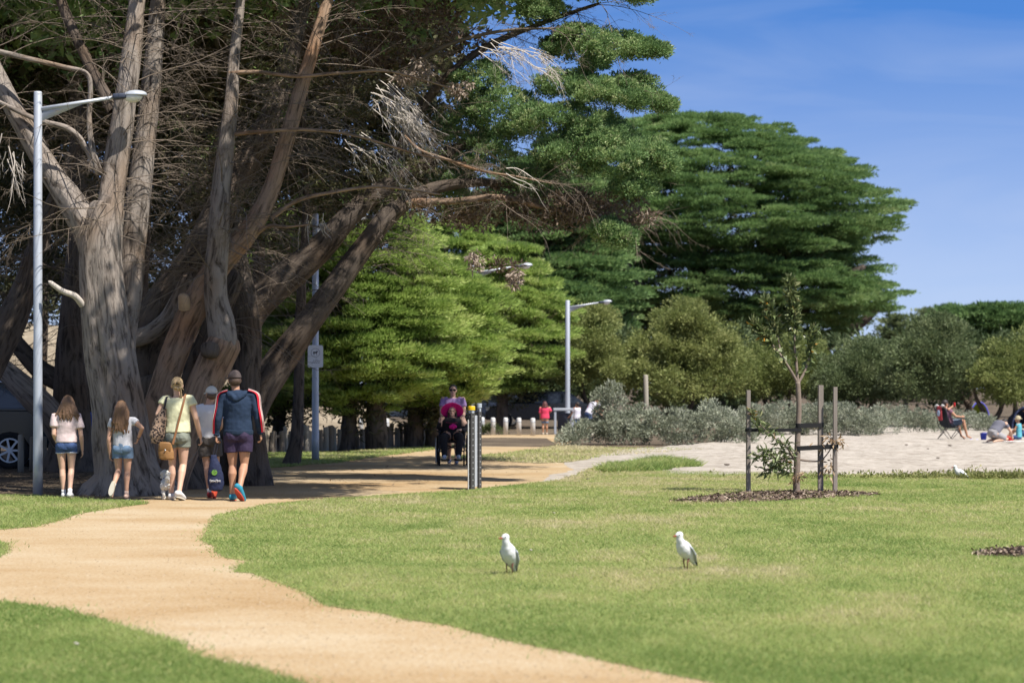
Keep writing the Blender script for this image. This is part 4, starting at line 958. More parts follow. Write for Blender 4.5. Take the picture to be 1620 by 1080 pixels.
# ---------------------------------------------------------------- street furniture, cars, beach things
m_galv = M('galvanised_steel', (0.44, 0.47, 0.52), 0.45, 0.12, 5.0, metal=0.25, spec=0.5)
m_galv2 = M('dull_galvanised_steel', (0.40, 0.43, 0.48), 0.5, 0.12, 5.0, metal=0.2, spec=0.5)
m_glass = M('lamp_lens', (0.75, 0.75, 0.70), 0.12, 0.03, 3.0, spec=0.8)
m_darkmetal = M('dark_metal', (0.05, 0.06, 0.09), 0.4, 0.1)
m_white = M('white_paint', (0.55, 0.55, 0.54), 0.5, 0.08, 9.0)
m_sign = M('sign_white', (0.80, 0.80, 0.82), 0.4, 0.03, 3.0)
m_black = M('black_print', (0.02, 0.02, 0.03), 0.5, 0.05)
m_greyprint = M('grey_print', (0.30, 0.30, 0.33), 0.5, 0.05)
m_wood = M('weathered_timber', (0.20, 0.165, 0.125), 0.85, 0.35, 2.0, 0.006, 20, stretch=(8, 8, 0.8))
m_wood_pale = M('pale_timber', (0.30, 0.27, 0.22), 0.85, 0.3, 2.0, 0.006, 20, stretch=(8, 8, 0.8))
m_stake = M('stake_timber', (0.23, 0.195, 0.17), 0.85, 0.35, 2.0, 0.004, 25, stretch=(10, 10, 0.7))
m_rubber = M('black_webbing', (0.012, 0.012, 0.013), 0.8, 0.2)
m_yellow = M('yellow_cap', (0.72, 0.45, 0.01), 0.45, 0.05)

def lamp(px, pyb, d, top, wpx, arm_px, label, head_px=46):
    s = d / F
    b = P(px, pyb, d); b[2] = 0
    T = empty('street_lamp', b, 0, label, 'street lamp', 'galvanised street lamps along the path')
    H = P(px, top, d)[2]; r = wpx / 2 * s
    bm = bmesh.new()
    bm_lathe(bm, [(r * 1.15, 0.0), (r * 1.1, 0.5), (r, 1.5), (r * 0.93, H - 0.02), (r * 0.8, H)], n=24)
    obj('pole', bm, m_galv, T, True)
    bm = bmesh.new()
    L = arm_px * s; rise = 0.12 * L
    pts = [(r * 0.7, 0, H - 0.26), (r + L * 0.35, 0, H - 0.26 + rise * 0.5), (r + L, 0, H - 0.26 + rise * 1.35)]
    bm_tube(bm, pts, [0.034, 0.03, 0.026], 12)
    bm_prism(bm, [(r * 0.9, H - 0.44), (r * 0.9, H - 0.28), (r + L * 0.55, H - 0.29 + rise * 0.75), (r + L * 0.5, H - 0.30 + rise * 0.68)], 0.012)
    obj('arm', bm, m_galv, T, True)
    x0, z0 = r + L, H - 0.26 + rise * 1.35
    hl = head_px * s
    rot = Euler((0, -0.06, 0))
    bm = bmesh.new()
    vs = bm_box(bm, (x0 + hl * 0.16, 0, z0 + 0.01), (hl * 0.5, 0.17, 0.085), rot, 0.025)
    h = obj('lamp_head', bm, m_darkmetal, T, True)
    bm = bmesh.new()
    bm_ell(bm, (x0 + hl * 0.66, 0, z0 + 0.03), (hl * 0.42, 0.115, 0.075), rot)
    for v in bm.verts:
        if v.co.z < z0 + 0.02: v.co.z = z0 + 0.02
    obj('hood', bm, m_galv, T, True)
    bm = bmesh.new()
    bm_ell(bm, (x0 + hl * 0.60, 0, z0 + 0.015), (hl * 0.33, 0.10, 0.10), rot)
    for v in bm.verts:
        if v.co.z > z0 + 0.018: v.co.z = z0 + 0.018
    obj('lens', bm, m_glass, T, True)
    return T
lamp(60, 783, 36.0, 145, 14, 116, 'tall front grey lamp post beside the girl in the pink top')
lamp(499, 730, 52.3, 338, 10.5, 80, 'lamp post carrying the white dog sign, second along the path', 34)
lamp(747, 698, 71.0, 418, 7.5, 66, 'lamp post half hidden among the bright green cypresses above the wheelchair', 24)
lamp(898, 681, 90.0, 475, 7.5, 47, 'short looking lamp post in front of the olive shrubs', 18)

# dog sign on the second lamp post
s = 52.3 / F
q = P(499, 563.5, 52.3 - 0.09)
T = empty('dog_sign', q, 0, 'white rounded sign with a black dog in a ring, fixed to the lamp post', 'sign')
W, Hh = 24 * s, 35 * s
bm = bmesh.new(); bm_box(bm, (0, 0, 0), (W, 0.012, Hh), None, 0.004)
es = [e for e in bm.edges if abs(e.verts[0].co.x - e.verts[1].co.x) < 1e-3 and abs(e.verts[0].co.z - e.verts[1].co.z) < 1e-3 and abs(abs(e.verts[0].co.x) - W / 2) < 0.01 and abs(abs(e.verts[0].co.z) - Hh / 2) < 0.01]
bm.free(); bm = bmesh.new()
rc = 0.035
ol = []
for cx_, cz_, a0 in ((W / 2 - rc, Hh / 2 - rc, 0), (-W / 2 + rc, Hh / 2 - rc, 90), (-W / 2 + rc, -Hh / 2 + rc, 180), (W / 2 - rc, -Hh / 2 + rc, 270)):
    for k in range(5): ol.append((cx_ + rc * math.cos(RD(a0 + k * 22.5)), cz_ + rc * math.sin(RD(a0 + k * 22.5))))
bm_prism(bm, ol, 0.012); obj('sign_plate', bm, m_sign, T)
bm = bmesh.new()
zc = Hh * 0.16; ro, ri = W * 0.30, W * 0.272
n = 40
vo = [bm.verts.new((ro * math.cos(2 * math.pi * k / n), -0.0085, zc + ro * math.sin(2 * math.pi * k / n))) for k in range(n)]
vi = [bm.verts.new((ri * math.cos(2 * math.pi * k / n), -0.0085, zc + ri * math.sin(2 * math.pi * k / n))) for k in range(n)]
for k in range(n): bm.faces.new((vo[k], vo[(k + 1) % n], vi[(k + 1) % n], vi[k]))
obj('ring', bm, m_greyprint, T)
bm = bmesh.new()
dog = [(-0.46, 0.10), (-0.40, 0.28), (-0.34, 0.16), (-0.28, 0.22), (0.25, 0.20), (0.30, 0.42), (0.40, 0.46), (0.44, 0.36), (0.62, 0.30), (0.58, 0.20), (0.42, 0.16), (0.36, -0.02), (0.34, -0.48), (0.26, -0.48), (0.24, -0.08), (-0.16, -0.08), (-0.20, -0.48), (-0.28, -0.48), (-0.34, -0.12)]
bm_prism(bm, [(x * ri * 1.15 - 0.005, zc + z * ri * 1.1) for x, z in dog], 0.003, Matrix.Translation((0, -0.009, 0)))
obj('dog_symbol', bm, m_black, T)
bm = bmesh.new()
for zz, ws in ((-0.19, (0.09, 0.07, 0.10)), (-0.29, (0.11, 0.08, 0.12, 0.09))):
    x = -sum(ws) * W / 2 - 0.01 * (len(ws) - 1) * 0.5
    x = x * 1.0
    for w in ws:
        bm_box(bm, (x + w * W * 0.5, -0.0085, zz * Hh), (w * W, 0.002, 0.016)); x += w * W + 0.012
    obj('lettering', bm, m_greyprint, T); bm = bmesh.new()
lettering_done = bm.free()
for zz in (0.3, -0.3):
    bm = bmesh.new(); bm_lathe(bm, [(0.079, -0.012), (0.079, 0.012)], (0, 0.09, Hh * zz)); obj('clamp', bm, m_galv2, T)

# perforated double post with a white board between
d = 37.8; s = d / F
T = empty('marker_sign', G(746, 775), 0, 'narrow edge-on white board between two perforated steel posts, yellow cap on one', 'sign')
m_perf = M('perforated_steel', (0.075, 0.07, 0.068), 0.55, 0.2, 9.0, metal=0.3)
m_hole = M('hole_light', (0.36, 0.36, 0.36), 0.6, 0.05)
def perf(x, y, hpx, w, rz):
    H = hpx * s
    bm = bmesh.new(); bm_box(bm, (0, 0, H / 2), (w, w, H), None, 0.003)
    bmesh.ops.transform(bm, matrix=Matrix.Translation((x, y, 0)) @ Matrix.Rotation(rz, 4, 'Z'), verts=bm.verts)
    n0 = len(bm.faces)
    b2 = bmesh.new()
    k = 0.07
    while k < H - 0.08:
        for f in (0, 1, 2, 3):
            mm = Matrix.Rotation(f * math.pi / 2, 4, 'Z') @ Matrix.Translation((0, -w / 2 - 0.0015, k)) @ Matrix.Rotation(math.pi / 2, 4, 'X')
            bmesh.ops.create_circle(b2, cap_ends=True, radius=0.009, segments=10, matrix=mm)
        k += 0.09
    bmesh.ops.transform(b2, matrix=Matrix.Translation((x, y, 0)) @ Matrix.Rotation(rz, 4, 'Z'), verts=b2.verts)
    for f in b2.faces:
        q = bm.faces.new([bm.verts.new(v.co) for v in f.verts]); q.material_index = 1
    b2.free()
    p = obj('post', bm, m_perf, T); p.data.materials.append(m_hole)
    return p
perf(0, 0, 126, 0.075, RD(38)); perf(0.115, 0.55, 128, 0.055, RD(30))
bm = bmesh.new(); bm_box(bm, (0.04, 0.27, 0.60), (0.026, 0.50, 1.12), Euler((0, 0, RD(-7))), 0.004); obj('board', bm, M('board_back', (0.45, 0.46, 0.5), 0.5, 0.06, 5), T)
bm = bmesh.new(); bm_box(bm, (-0.052, -0.01, 0.55), (0.014, 0.05, 1.1), Euler((0, 0, RD(10))), 0.003); obj('edge_strip', bm, m_white, T)
bm = bmesh.new(); bm_lathe(bm, [(0.042, 1.20), (0.046, 1.215), (0.046, 1.25), (0.03, 1.255)]); obj('collar', bm, m_galv, T)
bm = bmesh.new(); bm_lathe(bm, [(0.056, 1.25), (0.056, 1.30), (0.05, 1.312)]); obj('cap', bm, m_yellow, T)
bm = bmesh.new(); bm_lathe(bm, [(0.03, 1.22), (0.03, 1.28), (0.04, 1.285), (0.04, 1.345), (0.034, 1.35)], (0.115, 0.55, 0)); obj('cap', bm, m_galv, T)

# white bollards
proto = empty('white_bollard', (0, 0, 0), 0, None, 'bollard', 'white bollards along the far car park')
bm = bmesh.new(); bm_lathe(bm, [(0.082, 0), (0.08, 0.5), (0.078, 0.56), (0.06, 0.585), (0.03, 0.592)], n=18); obj('post', bm, m_white, proto, True)
bm = bmesh.new(); bm_lathe(bm, [(0.0815, 0.44), (0.0815, 0.48)], n=18); obj('band', bm, m_galv2, proto, True)
for i, (px, pyb, lab) in enumerate(((763, 687, 'white bollard beside the yellow capped marker posts, behind the low shrub'), (780, 688, 'white bollard rising above the middle of the low dark shrub'), (800, 688, 'white bollard at the right end of the low dark shrub'),
                        (821, 688.5, 'white bollard standing clear, second from the child in the pink top'), (843, 689, 'white bollard nearest the child in the pink top'),
                        (654, 693, 'white bollard seen between dark trunks right of the fence'), (612, 690, 'white bollard showing above the fence between two trunks'), (571, 689, 'white bollard behind the fence, farthest from the child in pink'))):
    o = proto if i == 0 else copy_tree(proto)
    o['label'] = lab
    o.location = G(px, pyb)
    o.rotation_euler = (0, 0, i)

# timber fence of closely set posts
T = empty('timber_fence', G(520, 714), 0, 'low timber fence of closely set rough posts at the back of the grass strip', 'fence')
a, b = G(404, 717.5), G(700, 705)
base = np.array(T.location)
for i in range(42):
    t = i / 41 + rng.uniform(-0.006, 0.006)
    p = a + (b - a) * t - base
    h = rng.uniform(0.52, 0.68); r = rng.uniform(0.055, 0.085)
    bm = bmesh.new(); bm_tube(bm, [(0, 0, -0.05), (rng.normal(0, 0.008), 0, h * 0.5), (rng.normal(0, 0.015), 0, h - 0.02), (0, 0, h)], [r, r * 0.97, r * 0.93, r * 0.7], 10)
    o = obj('post', bm, m_wood if rng.random() < 0.6 else m_wood_pale, T, False); o.location = p
bm = bmesh.new(); bm_tube(bm, [a - base + np.array([0, 0.1, 0.40]), b - base + np.array([0, 0.1, 0.40])], 0.035, 8); obj('rail', bm, m_wood, T)

# timber bollards by the car park
for i, (px, py0, py1, w, lab, m_) in enumerate(((33, 687, 747, 10, 'pale timber bollard in front of the pickup wheel', m_wood_pale), (51, 690, 744, 9, 'timber bollard just left of the front lamp post', m_wood), (86, 700, 741, 9, 'timber bollard behind the left arm of the girl in pink', m_wood_pale),
                             (133, 684, 736, 8.5, 'dark timber bollard right of the girl in pink, nearer her', m_bark_dark), (144, 684, 735, 9, 'dark timber bollard against the biggest trunk', m_bark_dark), (70, 690, 742, 8, 'slim timber bollard just right of the front lamp post', m_wood))):
    g = G(px, py1); s_ = g[1] / F
    h = (py1 - py0) * s_; r = w / 2 * s_
    bm = bmesh.new(); bm_tube(bm, [(0, 0, -0.03), (0, 0, h * 0.5), (0.004, 0, h - 0.025), (0.004, 0, h)], [r * 1.02, r, r * 0.98, r * 0.78], 14)
    o = obj('timber_bollard', bm, M('bollard_timber_%s' % 'abcdef'[i], (0.12, 0.10, 0.08), 0.9, 0.3, 2.0, stretch=(8, 8, 0.8)) if m_ is m_bark_dark else m_, None, True); o.location = g
    tag(o, lab, 'bollard', 'timber bollards along the near car park')
g = P(1022, 640, 71.0); g[2] = 0
bm = bmesh.new(); bm_tube(bm, [(0, 0, -0.03), (0.01, 0, 1), (-0.01, 0, 1.95), (-0.01, 0, 1.98)], [0.075, 0.072, 0.068, 0.05], 12)
o = obj('timber_post', bm, m_wood_pale, None, True); o.location = g; tag(o, 'tall weathered timber post standing in the grey front hedge', 'post')

# grey metal bin stand
g = P(892, 675, 84.0); g[2] = 0
T = empty('bin_enclosure', g, 0, 'grey metal bin frame beside the child in the pink top', 'bin')
bm = bmesh.new()
for x in (-0.3, 0.3):
    for y in (-0.25, 0.25): bm_box(bm, (x, y, 0.4), (0.07, 0.07, 0.8))
bm_box(bm, (0, 0, 0.845), (0.74, 0.62, 0.09), None, 0.015); obj('frame', bm, m_galv2, T)
bm = bmesh.new(); bm_lathe(bm, [(0.2, 0.05), (0.24, 0.70), (0.25, 0.72)]); obj('bin', bm, m_darkmetal, T, True)

# ---- cars
m_tyre = M('tyre', (0.015, 0.015, 0.016), 0.8, 0.2)
m_rim = M('alloy_rim', (0.45, 0.47, 0.5), 0.3, 0.05, metal=0.7)
m_pane = M('car_glass', (0.015, 0.02, 0.025), 0.06, 0.05, spec=0.8)
m_tail = M('tail_lamp', (0.35, 0.01, 0.01), 0.25, 0.05)
m_chrome = M('chrome_trim', (0.5, 0.55, 0.62), 0.15, 0.03, metal=0.9)
def car(name, label, cat, loc, rz, col, prof, roofp, wheels, width, L, wr=0.35, glass=None, coat=0.25):
    """side profile along x (front at -x), extruded across y with rounded shoulders"""
    T = empty(name, loc, rz, label, cat)
    paint = M(name + '_paint', col, coat, 0.05, 3.0, spec=0.6)
    bm = bmesh.new()
    bm_prism(bm, prof, width)
    bmesh.ops.bevel(bm, geom=[e for e in bm.edges if len(e.link_faces) == 2 and any(len(f.verts) > 6 for f in e.link_faces)], offset=0.06, segments=3, affect='EDGES')
    obj('body', bm, paint, T, False)
    bm = bmesh.new()
    bm_prism(bm, roofp, width * 0.80)
    for v in bm.verts:
        zt = max(z for x, z in roofp); zb = min(z for x, z in roofp)
        v.co.y *= 1.12 - 0.16 * (v.co.z - zb) / (zt - zb)
    bmesh.ops.bevel(bm, geom=[e for e in bm.edges], offset=0.03, segments=2, affect='EDGES')
    cb = obj('cabin', bm, paint, T, False)
    zt = max(z for x, z in roofp); zb = min(z for x, z in roofp)
    xs_t = [x for x, z in roofp if z > zt - 0.2]; xs_b = [x for x, z in roofp if z < zb + 0.05]
    x0t, x1t, x0b, x1b = min(xs_t), max(xs_t), min(xs_b), max(xs_b)
    def xa(z, left): 
        k = (z - zb) / (zt - zb)
        return (x0b + (x0t - x0b) * k + 0.10) if left else (x1b + (x1t - x1b) * k - 0.10)
    za, zc = zb + 0.05, zt - 0.10
    mid = (x0b + x1b) / 2
    for sgn in (-1, 1):
        for lo, hi in ((0, 1), (1, 2)):
            xl = lambda z: xa(z, True) if lo == 0 else mid + 0.04
            xr = lambda z: mid - 0.04 if hi == 1 else xa(z, False)
            bm = bmesh.new()
            yb = lambda z: sgn * (width * 0.40 * (1.12 - 0.16 * (z - zb) / (zt - zb)) + 0.006)
            vs = [bm.verts.new((x, yb(z), z)) for x, z in ((xl(za), za), (xr(za), za), (xr(zc), zc), (xl(zc), zc))]
            f = bm.faces.new(vs)
            r = bmesh.ops.extrude_face_region(bm, geom=[f])
            for v in [v for v in r['geom'] if isinstance(v, bmesh.types.BMVert)]: v.co.y -= sgn * 0.012
            obj('window', bm, m_pane, T)
    for sgn in (-1, 1):
        for wx in wheels:
            bm = bmesh.new()
            bm_ring(bm, [(wr * 0.62, -0.11), (wr * 0.93, -0.115), (wr, -0.08), (wr, 0.08), (wr * 0.93, 0.115), (wr * 0.62, 0.11)], (wx, sgn * (width / 2 - 0.10), wr), 28, Euler((math.pi / 2, 0, 0)))
            w_ = obj('wheel', bm, m_tyre, T, True)
            bm = bmesh.new()
            for k in range(7):
                a_ = 2 * math.pi * k / 7
                bm_box(bm, (wx + math.cos(a_) * wr * 0.34, sgn * (width / 2 + 0.014), wr + math.sin(a_) * wr * 0.34), (wr * 0.56, 0.03, wr * 0.11), Euler((0, -a_, 0)))
            bm_ring(bm, [(wr * 0.60, -0.02), (wr * 0.66, 0.0), (wr * 0.66, 0.02), (wr * 0.58, 0.02)], (wx, sgn * (width / 2 + 0.012), wr), 28, Euler((math.pi / 2, 0, 0)))
            bm_lathe(bm, [(wr * 0.14, -0.025), (wr * 0.12, 0.025)], (wx, sgn * (width / 2 + 0.012), wr), 14, Euler((math.pi / 2, 0, 0)))
            obj('rim', bm, m_rim, w_)
    for sgn in (-1, 1):
        xe = max(x for x, z in prof)
        zz = zb - 0.12
        bm = bmesh.new(); bm_box(bm, (xe - 0.05, sgn * (width / 2 - 0.06), zz - 0.08), (0.12, 0.14, 0.26), None, 0.02); obj('tail_light', bm, m_tail, T)
        xf = min(x for x, z in prof)
        bm = bmesh.new(); bm_box(bm, (xf + 0.12, sgn * (width / 2 - 0.16), 0.78), (0.16, 0.24, 0.14), None, 0.03); obj('headlight', bm, m_glass, T)
    return T
def arch(cx_, r, z0, n=8, rev=False):
    pts = [(cx_ + r * math.cos(math.pi - math.pi * k / n), max(z0, 0.34 + r * math.sin(math.pi * k / n))) for k in range(n + 1)]
    return pts
# pickup at the left edge, tail to the right; wheel centre at px 15
d = 47.4
xw = P(15, 0, d)[0]
L_ = [(-3.35, 0.42)] + arch(-3.2 + 0.55 - 0.35 + 0.0, 0.0, 0.4, 1)[:0]
prof = [(-4.35, 0.40)] + arch(-3.2, 0.46, 0.40) + arch(0, 0.46, 0.40) + [(0.92, 0.42), (1.0, 0.55), (1.0, 1.13), (0.95, 1.18), (-2.6, 1.18), (-4.1, 1.08), (-4.35, 0.95)]
pk = car('pickup_truck', 'dark pickup parked at the left edge behind the front lamp post', 'pickup', (xw, d + 0.05 + 0.93, 0), 0, (0.012, 0.02, 0.026), prof, [(-2.75, 1.15), (-2.0, 1.76), (-0.55, 1.80), (0.62, 1.15)], (-3.2, 0), 1.86, 5.3, 0.37, coat=0.15)
bm = bmesh.new(); bm_tube(bm, [(-1.95, -0.80, 1.80), (-0.5, -0.80, 1.84), (0.12, -0.82, 1.58), (0.68, -0.86, 1.22)], 0.03, 10); bm_tube(bm, [(-1.95, 0.80, 1.80), (-0.5, 0.80, 1.84), (0.12, 0.82, 1.58), (0.68, 0.86, 1.22)], 0.03, 10)
obj('sports_bar', bm, m_chrome, pk, True)
hprof = [(-2.0, 0.35)] + arch(-1.3, 0.40, 0.32) + arch(1.25, 0.40, 0.32) + [(2.0, 0.4), (2.05, 0.7), (1.95, 0.98), (-0.9, 0.98), (-1.9, 0.85), (-2.05, 0.6)]
hroof = [(-1.15, 0.95), (-0.35, 1.42), (1.2, 1.46), (1.9, 0.95)]
def at_ground(px, d): 
    p = P(px, 0, d); p[2] = 0; return p
car('hatchback', 'blue hatchback tucked behind the biggest trunk', 'car', at_ground(245, 60), math.pi, (0.02, 0.06, 0.26), hprof, hroof, (-1.3, 1.25), 1.72, 4.1, 0.32)
car('sedan', 'black car parked in the shade behind the white bollards', 'car', at_ground(850, 95), 0, (0.012, 0.014, 0.02), hprof, hroof, (-1.3, 1.25), 1.76, 4.1, 0.32)
car('sedan', 'navy car parked in the shade behind the low dark shrub', 'car', at_ground(760, 99), 0, (0.03, 0.04, 0.07), hprof, hroof, (-1.3, 1.25), 1.76, 4.1, 0.32)
car('parked_van', 'white van glimpsed between the dark trunks beyond the fence', 'van', at_ground(640, 104), 0, (0.55, 0.58, 0.62), [(-2.3, 0.35)] + arch(-1.5, 0.42, 0.32) + arch(1.4, 0.42, 0.32) + [(2.3, 0.4), (2.35, 0.7), (2.3, 1.1), (-1.6, 1.1), (-2.2, 0.95), (-2.35, 0.6)],
    [(-1.7, 1.05), (-0.9, 1.95), (2.05, 2.0), (2.25, 1.05)], (-1.5, 1.4), 1.85, 4.7, 0.33)
car('parked_wagon', 'pale silver wagon beyond the timber fence left of the second lamp post', 'car', at_ground(430, 92), math.pi, (0.35, 0.36, 0.38), hprof, hroof, (-1.3, 1.25), 1.76, 4.1, 0.32)

# ---- the staked sapling
d = 36.6
m_stem = M('sapling_bark', (0.20, 0.155, 0.125), 0.85, 0.35, 14.0, 0.004, 60)
g_sap = M_leaf('sapling_leaf', ((0.0, (0.06, 0.085, 0.03)), (0.45, (0.15, 0.19, 0.075)), (0.75, (0.26, 0.29, 0.14)), (0.88, (0.32, 0.30, 0.16)), (1.0, (0.45, 0.22, 0.03))), 0.2, 0.4, 0.4)
g_dryleaf = M_leaf('dry_leaf', ((0.0, (0.20, 0.12, 0.06)), (1.0, (0.52, 0.38, 0.24))), 0.2)
S = empty('sapling', G(1260, 781), 0, 'young staked sapling with sparse narrow leaves in a bark mulch bed', 'tree')
def stem(name, pts, parent=S, mat=m_stem, dd=0.0):
    c = spline([[*P(x, y, d + dz), w / 2 / F * d] for x, y, w, dz in pts], 0.04)
    bm = bmesh.new(); bm_tube(bm, c[:, :3], list(c[:, 3]), 10)
    o = obj(name, bm, mat, parent, True)
    return c
tr0 = stem('trunk', [(1261, 783, 12, 0), (1260, 765, 11, 0), (1261, 735, 10.5, 0), (1262, 690, 9, 0), (1264, 645, 8.5, 0), (1262, 604, 8, 0)])
br = [stem('branch', [(1262, 606, 5, 0), (1252, 588, 4.5, -0.03), (1238, 566, 4, -0.06), (1222, 545, 3.5, -0.08), (1204, 522, 2.5, -0.1), (1196, 512, 1.5, -0.1)]),
      stem('branch', [(1240, 570, 4, -0.06), (1234, 552, 3.5, 0.02), (1230, 530, 3, 0.06), (1224, 505, 2.5, 0.08), (1213, 478, 1.5, 0.08)]),
      stem('branch', [(1262, 606, 5.5, 0), (1260, 578, 4.5, 0), (1257, 545, 4, 0.02), (1256, 510, 3.5, 0.02), (1253, 480, 2.5, 0.02), (1250, 447, 1.5, 0.02)]),
      stem('branch', [(1263, 606, 4.5, 0), (1274, 585, 4, 0.05), (1280, 562, 3.5, 0.08), (1284, 540, 3, 0.1), (1288, 522, 2, 0.1)]),
      stem('branch', [(1261, 728, 4, 0), (1248, 724, 3.5, -0.1), (1232, 728, 3, -0.2), (1215, 715, 2, -0.25), (1200, 722, 1.5, -0.3)]),
      stem('branch', [(1261, 735, 4, 0), (1250, 715, 3, -0.12), (1238, 700, 2.5, -0.2), (1222, 690, 2, -0.2), (1200, 668, 1.5, -0.15), (1190, 652, 1.2, -0.1)]),
      stem('branch', [(1262, 726, 4, 0), (1280, 729, 3, 0.05), (1298, 728, 2.5, 0.08), (1310, 716, 2, 0.1), (1319, 700, 1.5, 0.1)]),
      stem('branch', [(1261, 740, 3, 0), (1246, 740, 2.5, -0.1), (1228, 736, 2, -0.18), (1212, 745, 1.5, -0.2)])]
def sap_leaves(c, n, lo, hi, L, W, base, droop=0.0, spread=0.9, jit=0.01):
    q = along(c, n, lo, hi)[:, :3] + rng.normal(0, jit, (n, 3))
    k = np.clip((np.linspace(lo, hi, n) * (len(c) - 1)).astype(int), 0, len(c) - 2)
    tg = unit(c[-1, :3] - c[0, :3])
    dv = unit(rng.normal(size=(n, 3)) * spread + tg * 0.9 + np.array([0, 0, -droop]))
    sd = unit(np.cross(dv, rng.normal(size=(n, 3))))
    nn = np.cross(dv, sd)
    l = L * rng.uniform(0.6, 1.25, n)[:, None]; w = W * rng.uniform(0.7, 1.2, n)[:, None]
    bend = nn * l * 0.10
    V = np.stack([q, q + dv * l * 0.35 + sd * w / 2 + bend, q + dv * l * 0.75 + sd * w / 2.6 + bend, q + dv * l, q + dv * l * 0.75 - sd * w / 2.6 + bend, q + dv * l * 0.35 - sd * w / 2 + bend], 1).reshape(-1, 3)
    i6 = np.arange(n)[:, None] * 6
    Fc = np.concatenate([i6 + np.array([0, 1, 4, 5]), i6 + np.array([1, 2, 3, 4])])
    return V, Fc, np.repeat(np.clip(base + rng.normal(0, 0.2, n), 0, 1), 6)
P_ = [sap_leaves(br[0], 316, 0.62, 1, 0.150, 0.038, 0.5), sap_leaves(br[1], 446, 0.4, 1, 0.150, 0.038, 0.5), sap_leaves(br[2], 580, 0.5, 1, 0.150, 0.042, 0.5), sap_leaves(br[3], 288, 0.6, 1, 0.127, 0.034, 0.45),
      sap_leaves(br[0], 41, 0.2, 0.6, 0.120, 0.062, 0.4), sap_leaves(br[2], 41, 0.1, 0.5, 0.120, 0.062, 0.4), sap_leaves(br[3], 52, 0.2, 0.6, 0.105, 0.053, 0.3, 0.5),
      sap_leaves(br[4], 180, 0.2, 1, 0.138, 0.030, 0.42, 0.35, 1.1, 0.06), sap_leaves(br[5], 165, 0.15, 1, 0.127, 0.028, 0.45, 0.1, 1.1, 0.05), sap_leaves(br[7], 135, 0.2, 1, 0.138, 0.030, 0.4, 0.4, 1.1, 0.05),
      sap_leaves(br[5], 45, 0.9, 1, 0.103, 0.028, 0.8, 0.0, 1.0, 0.015)]
crown('foliage', P_, g_sap, S)
q1 = np.concatenate([np.tile(P(1320, 698, d + 0.1), (30, 1)) + rng.normal(0, [0.08, 0.05, 0.05], (30, 3)), np.tile(P(1309, 738, d + 0.05), (16, 1)) + rng.normal(0, [0.05, 0.04, 0.07], (16, 3)), np.tile(P(1261, 755, d - 0.06), (12, 1)) + rng.normal(0, [0.03, 0.02, 0.06], (12, 3))])
crown('withered_leaves', [leaves(q1, np.full(len(q1), 0.03), 3, 0.11, 0.026, lift=-0.5, base=0.5, cvar=0.25)], g_dryleaf, S)
fix(S)
def stake(px, top, pyb, w, lab, dd=0.0):
    b = P(px, pyb, d + dd); b[2] = 0
    H = P(px, top, d + dd)[2]; ww = w / F * d
    bm = bmesh.new(); bm_box(bm, (0, 0, H / 2), (ww, ww, H), None, 0.004)
    for v in bm.verts: v.co.x += 0.02 * rng.normal() * 0.2
    o = obj('tree_stake', bm, m_stake, None); o.location = b; o.rotation_euler = (0, 0, 0.15)
    return tag(o, lab, 'stake', 'timber stakes round the sapling')
stake(1184, 617, 781, 6, 'single timber stake left of the sapling', -0.1)
stake(1298, 609, 779, 7.5, 'taller thick timber stake nearest the sapling on its right', 0.2)
stake(1321, 612, 780, 6, 'outer timber stake hung with withered leaves', 0.05)
def tie(a, b, y1, y2, h, lab, da, db):
    p, q = P(a, y1, d + da), P(b, y2, d + db)
    t = unit(q - p); n_ = unit(np.cross(t, [0, 0, 1]))
    loop = []
    for k in range(9): loop.append(q + (t * math.sin(math.pi * k / 8) + n_ * math.cos(math.pi * k / 8)) * 0.052)
    for k in range(9): loop.append(p + (-t * math.sin(math.pi * k / 8) - n_ * math.cos(math.pi * k / 8)) * 0.052)
    hh = h / 2 / F * d
    bm = bmesh.new()
    lo = [bm.verts.new(Vector(v) - Vector((0, 0, hh))) for v in loop]; hi = [bm.verts.new(Vector(v) + Vector((0, 0, hh))) for v in loop]
    for i in range(len(lo)): bm.faces.new((lo[i], lo[(i + 1) % len(lo)], hi[(i + 1) % len(lo)], hi[i]))
    o = obj('tree_tie', bm, m_rubber, None, False)
    md = o.modifiers.new('thick', 'SOLIDIFY'); md.thickness = 0.006
    return tag(o, lab, 'tie', 'black webbing ties holding the sapling')
tie(1184, 1263, 680, 680, 5, 'long black webbing tie running to the left stake', -0.1, 0)
tie(1264, 1298, 673, 672, 7, 'upper short black webbing tie to the thick right stake', 0, 0.2)
tie(1263, 1321, 709, 706, 7, 'lower black webbing tie reaching the outer right stake', 0, 0.05)

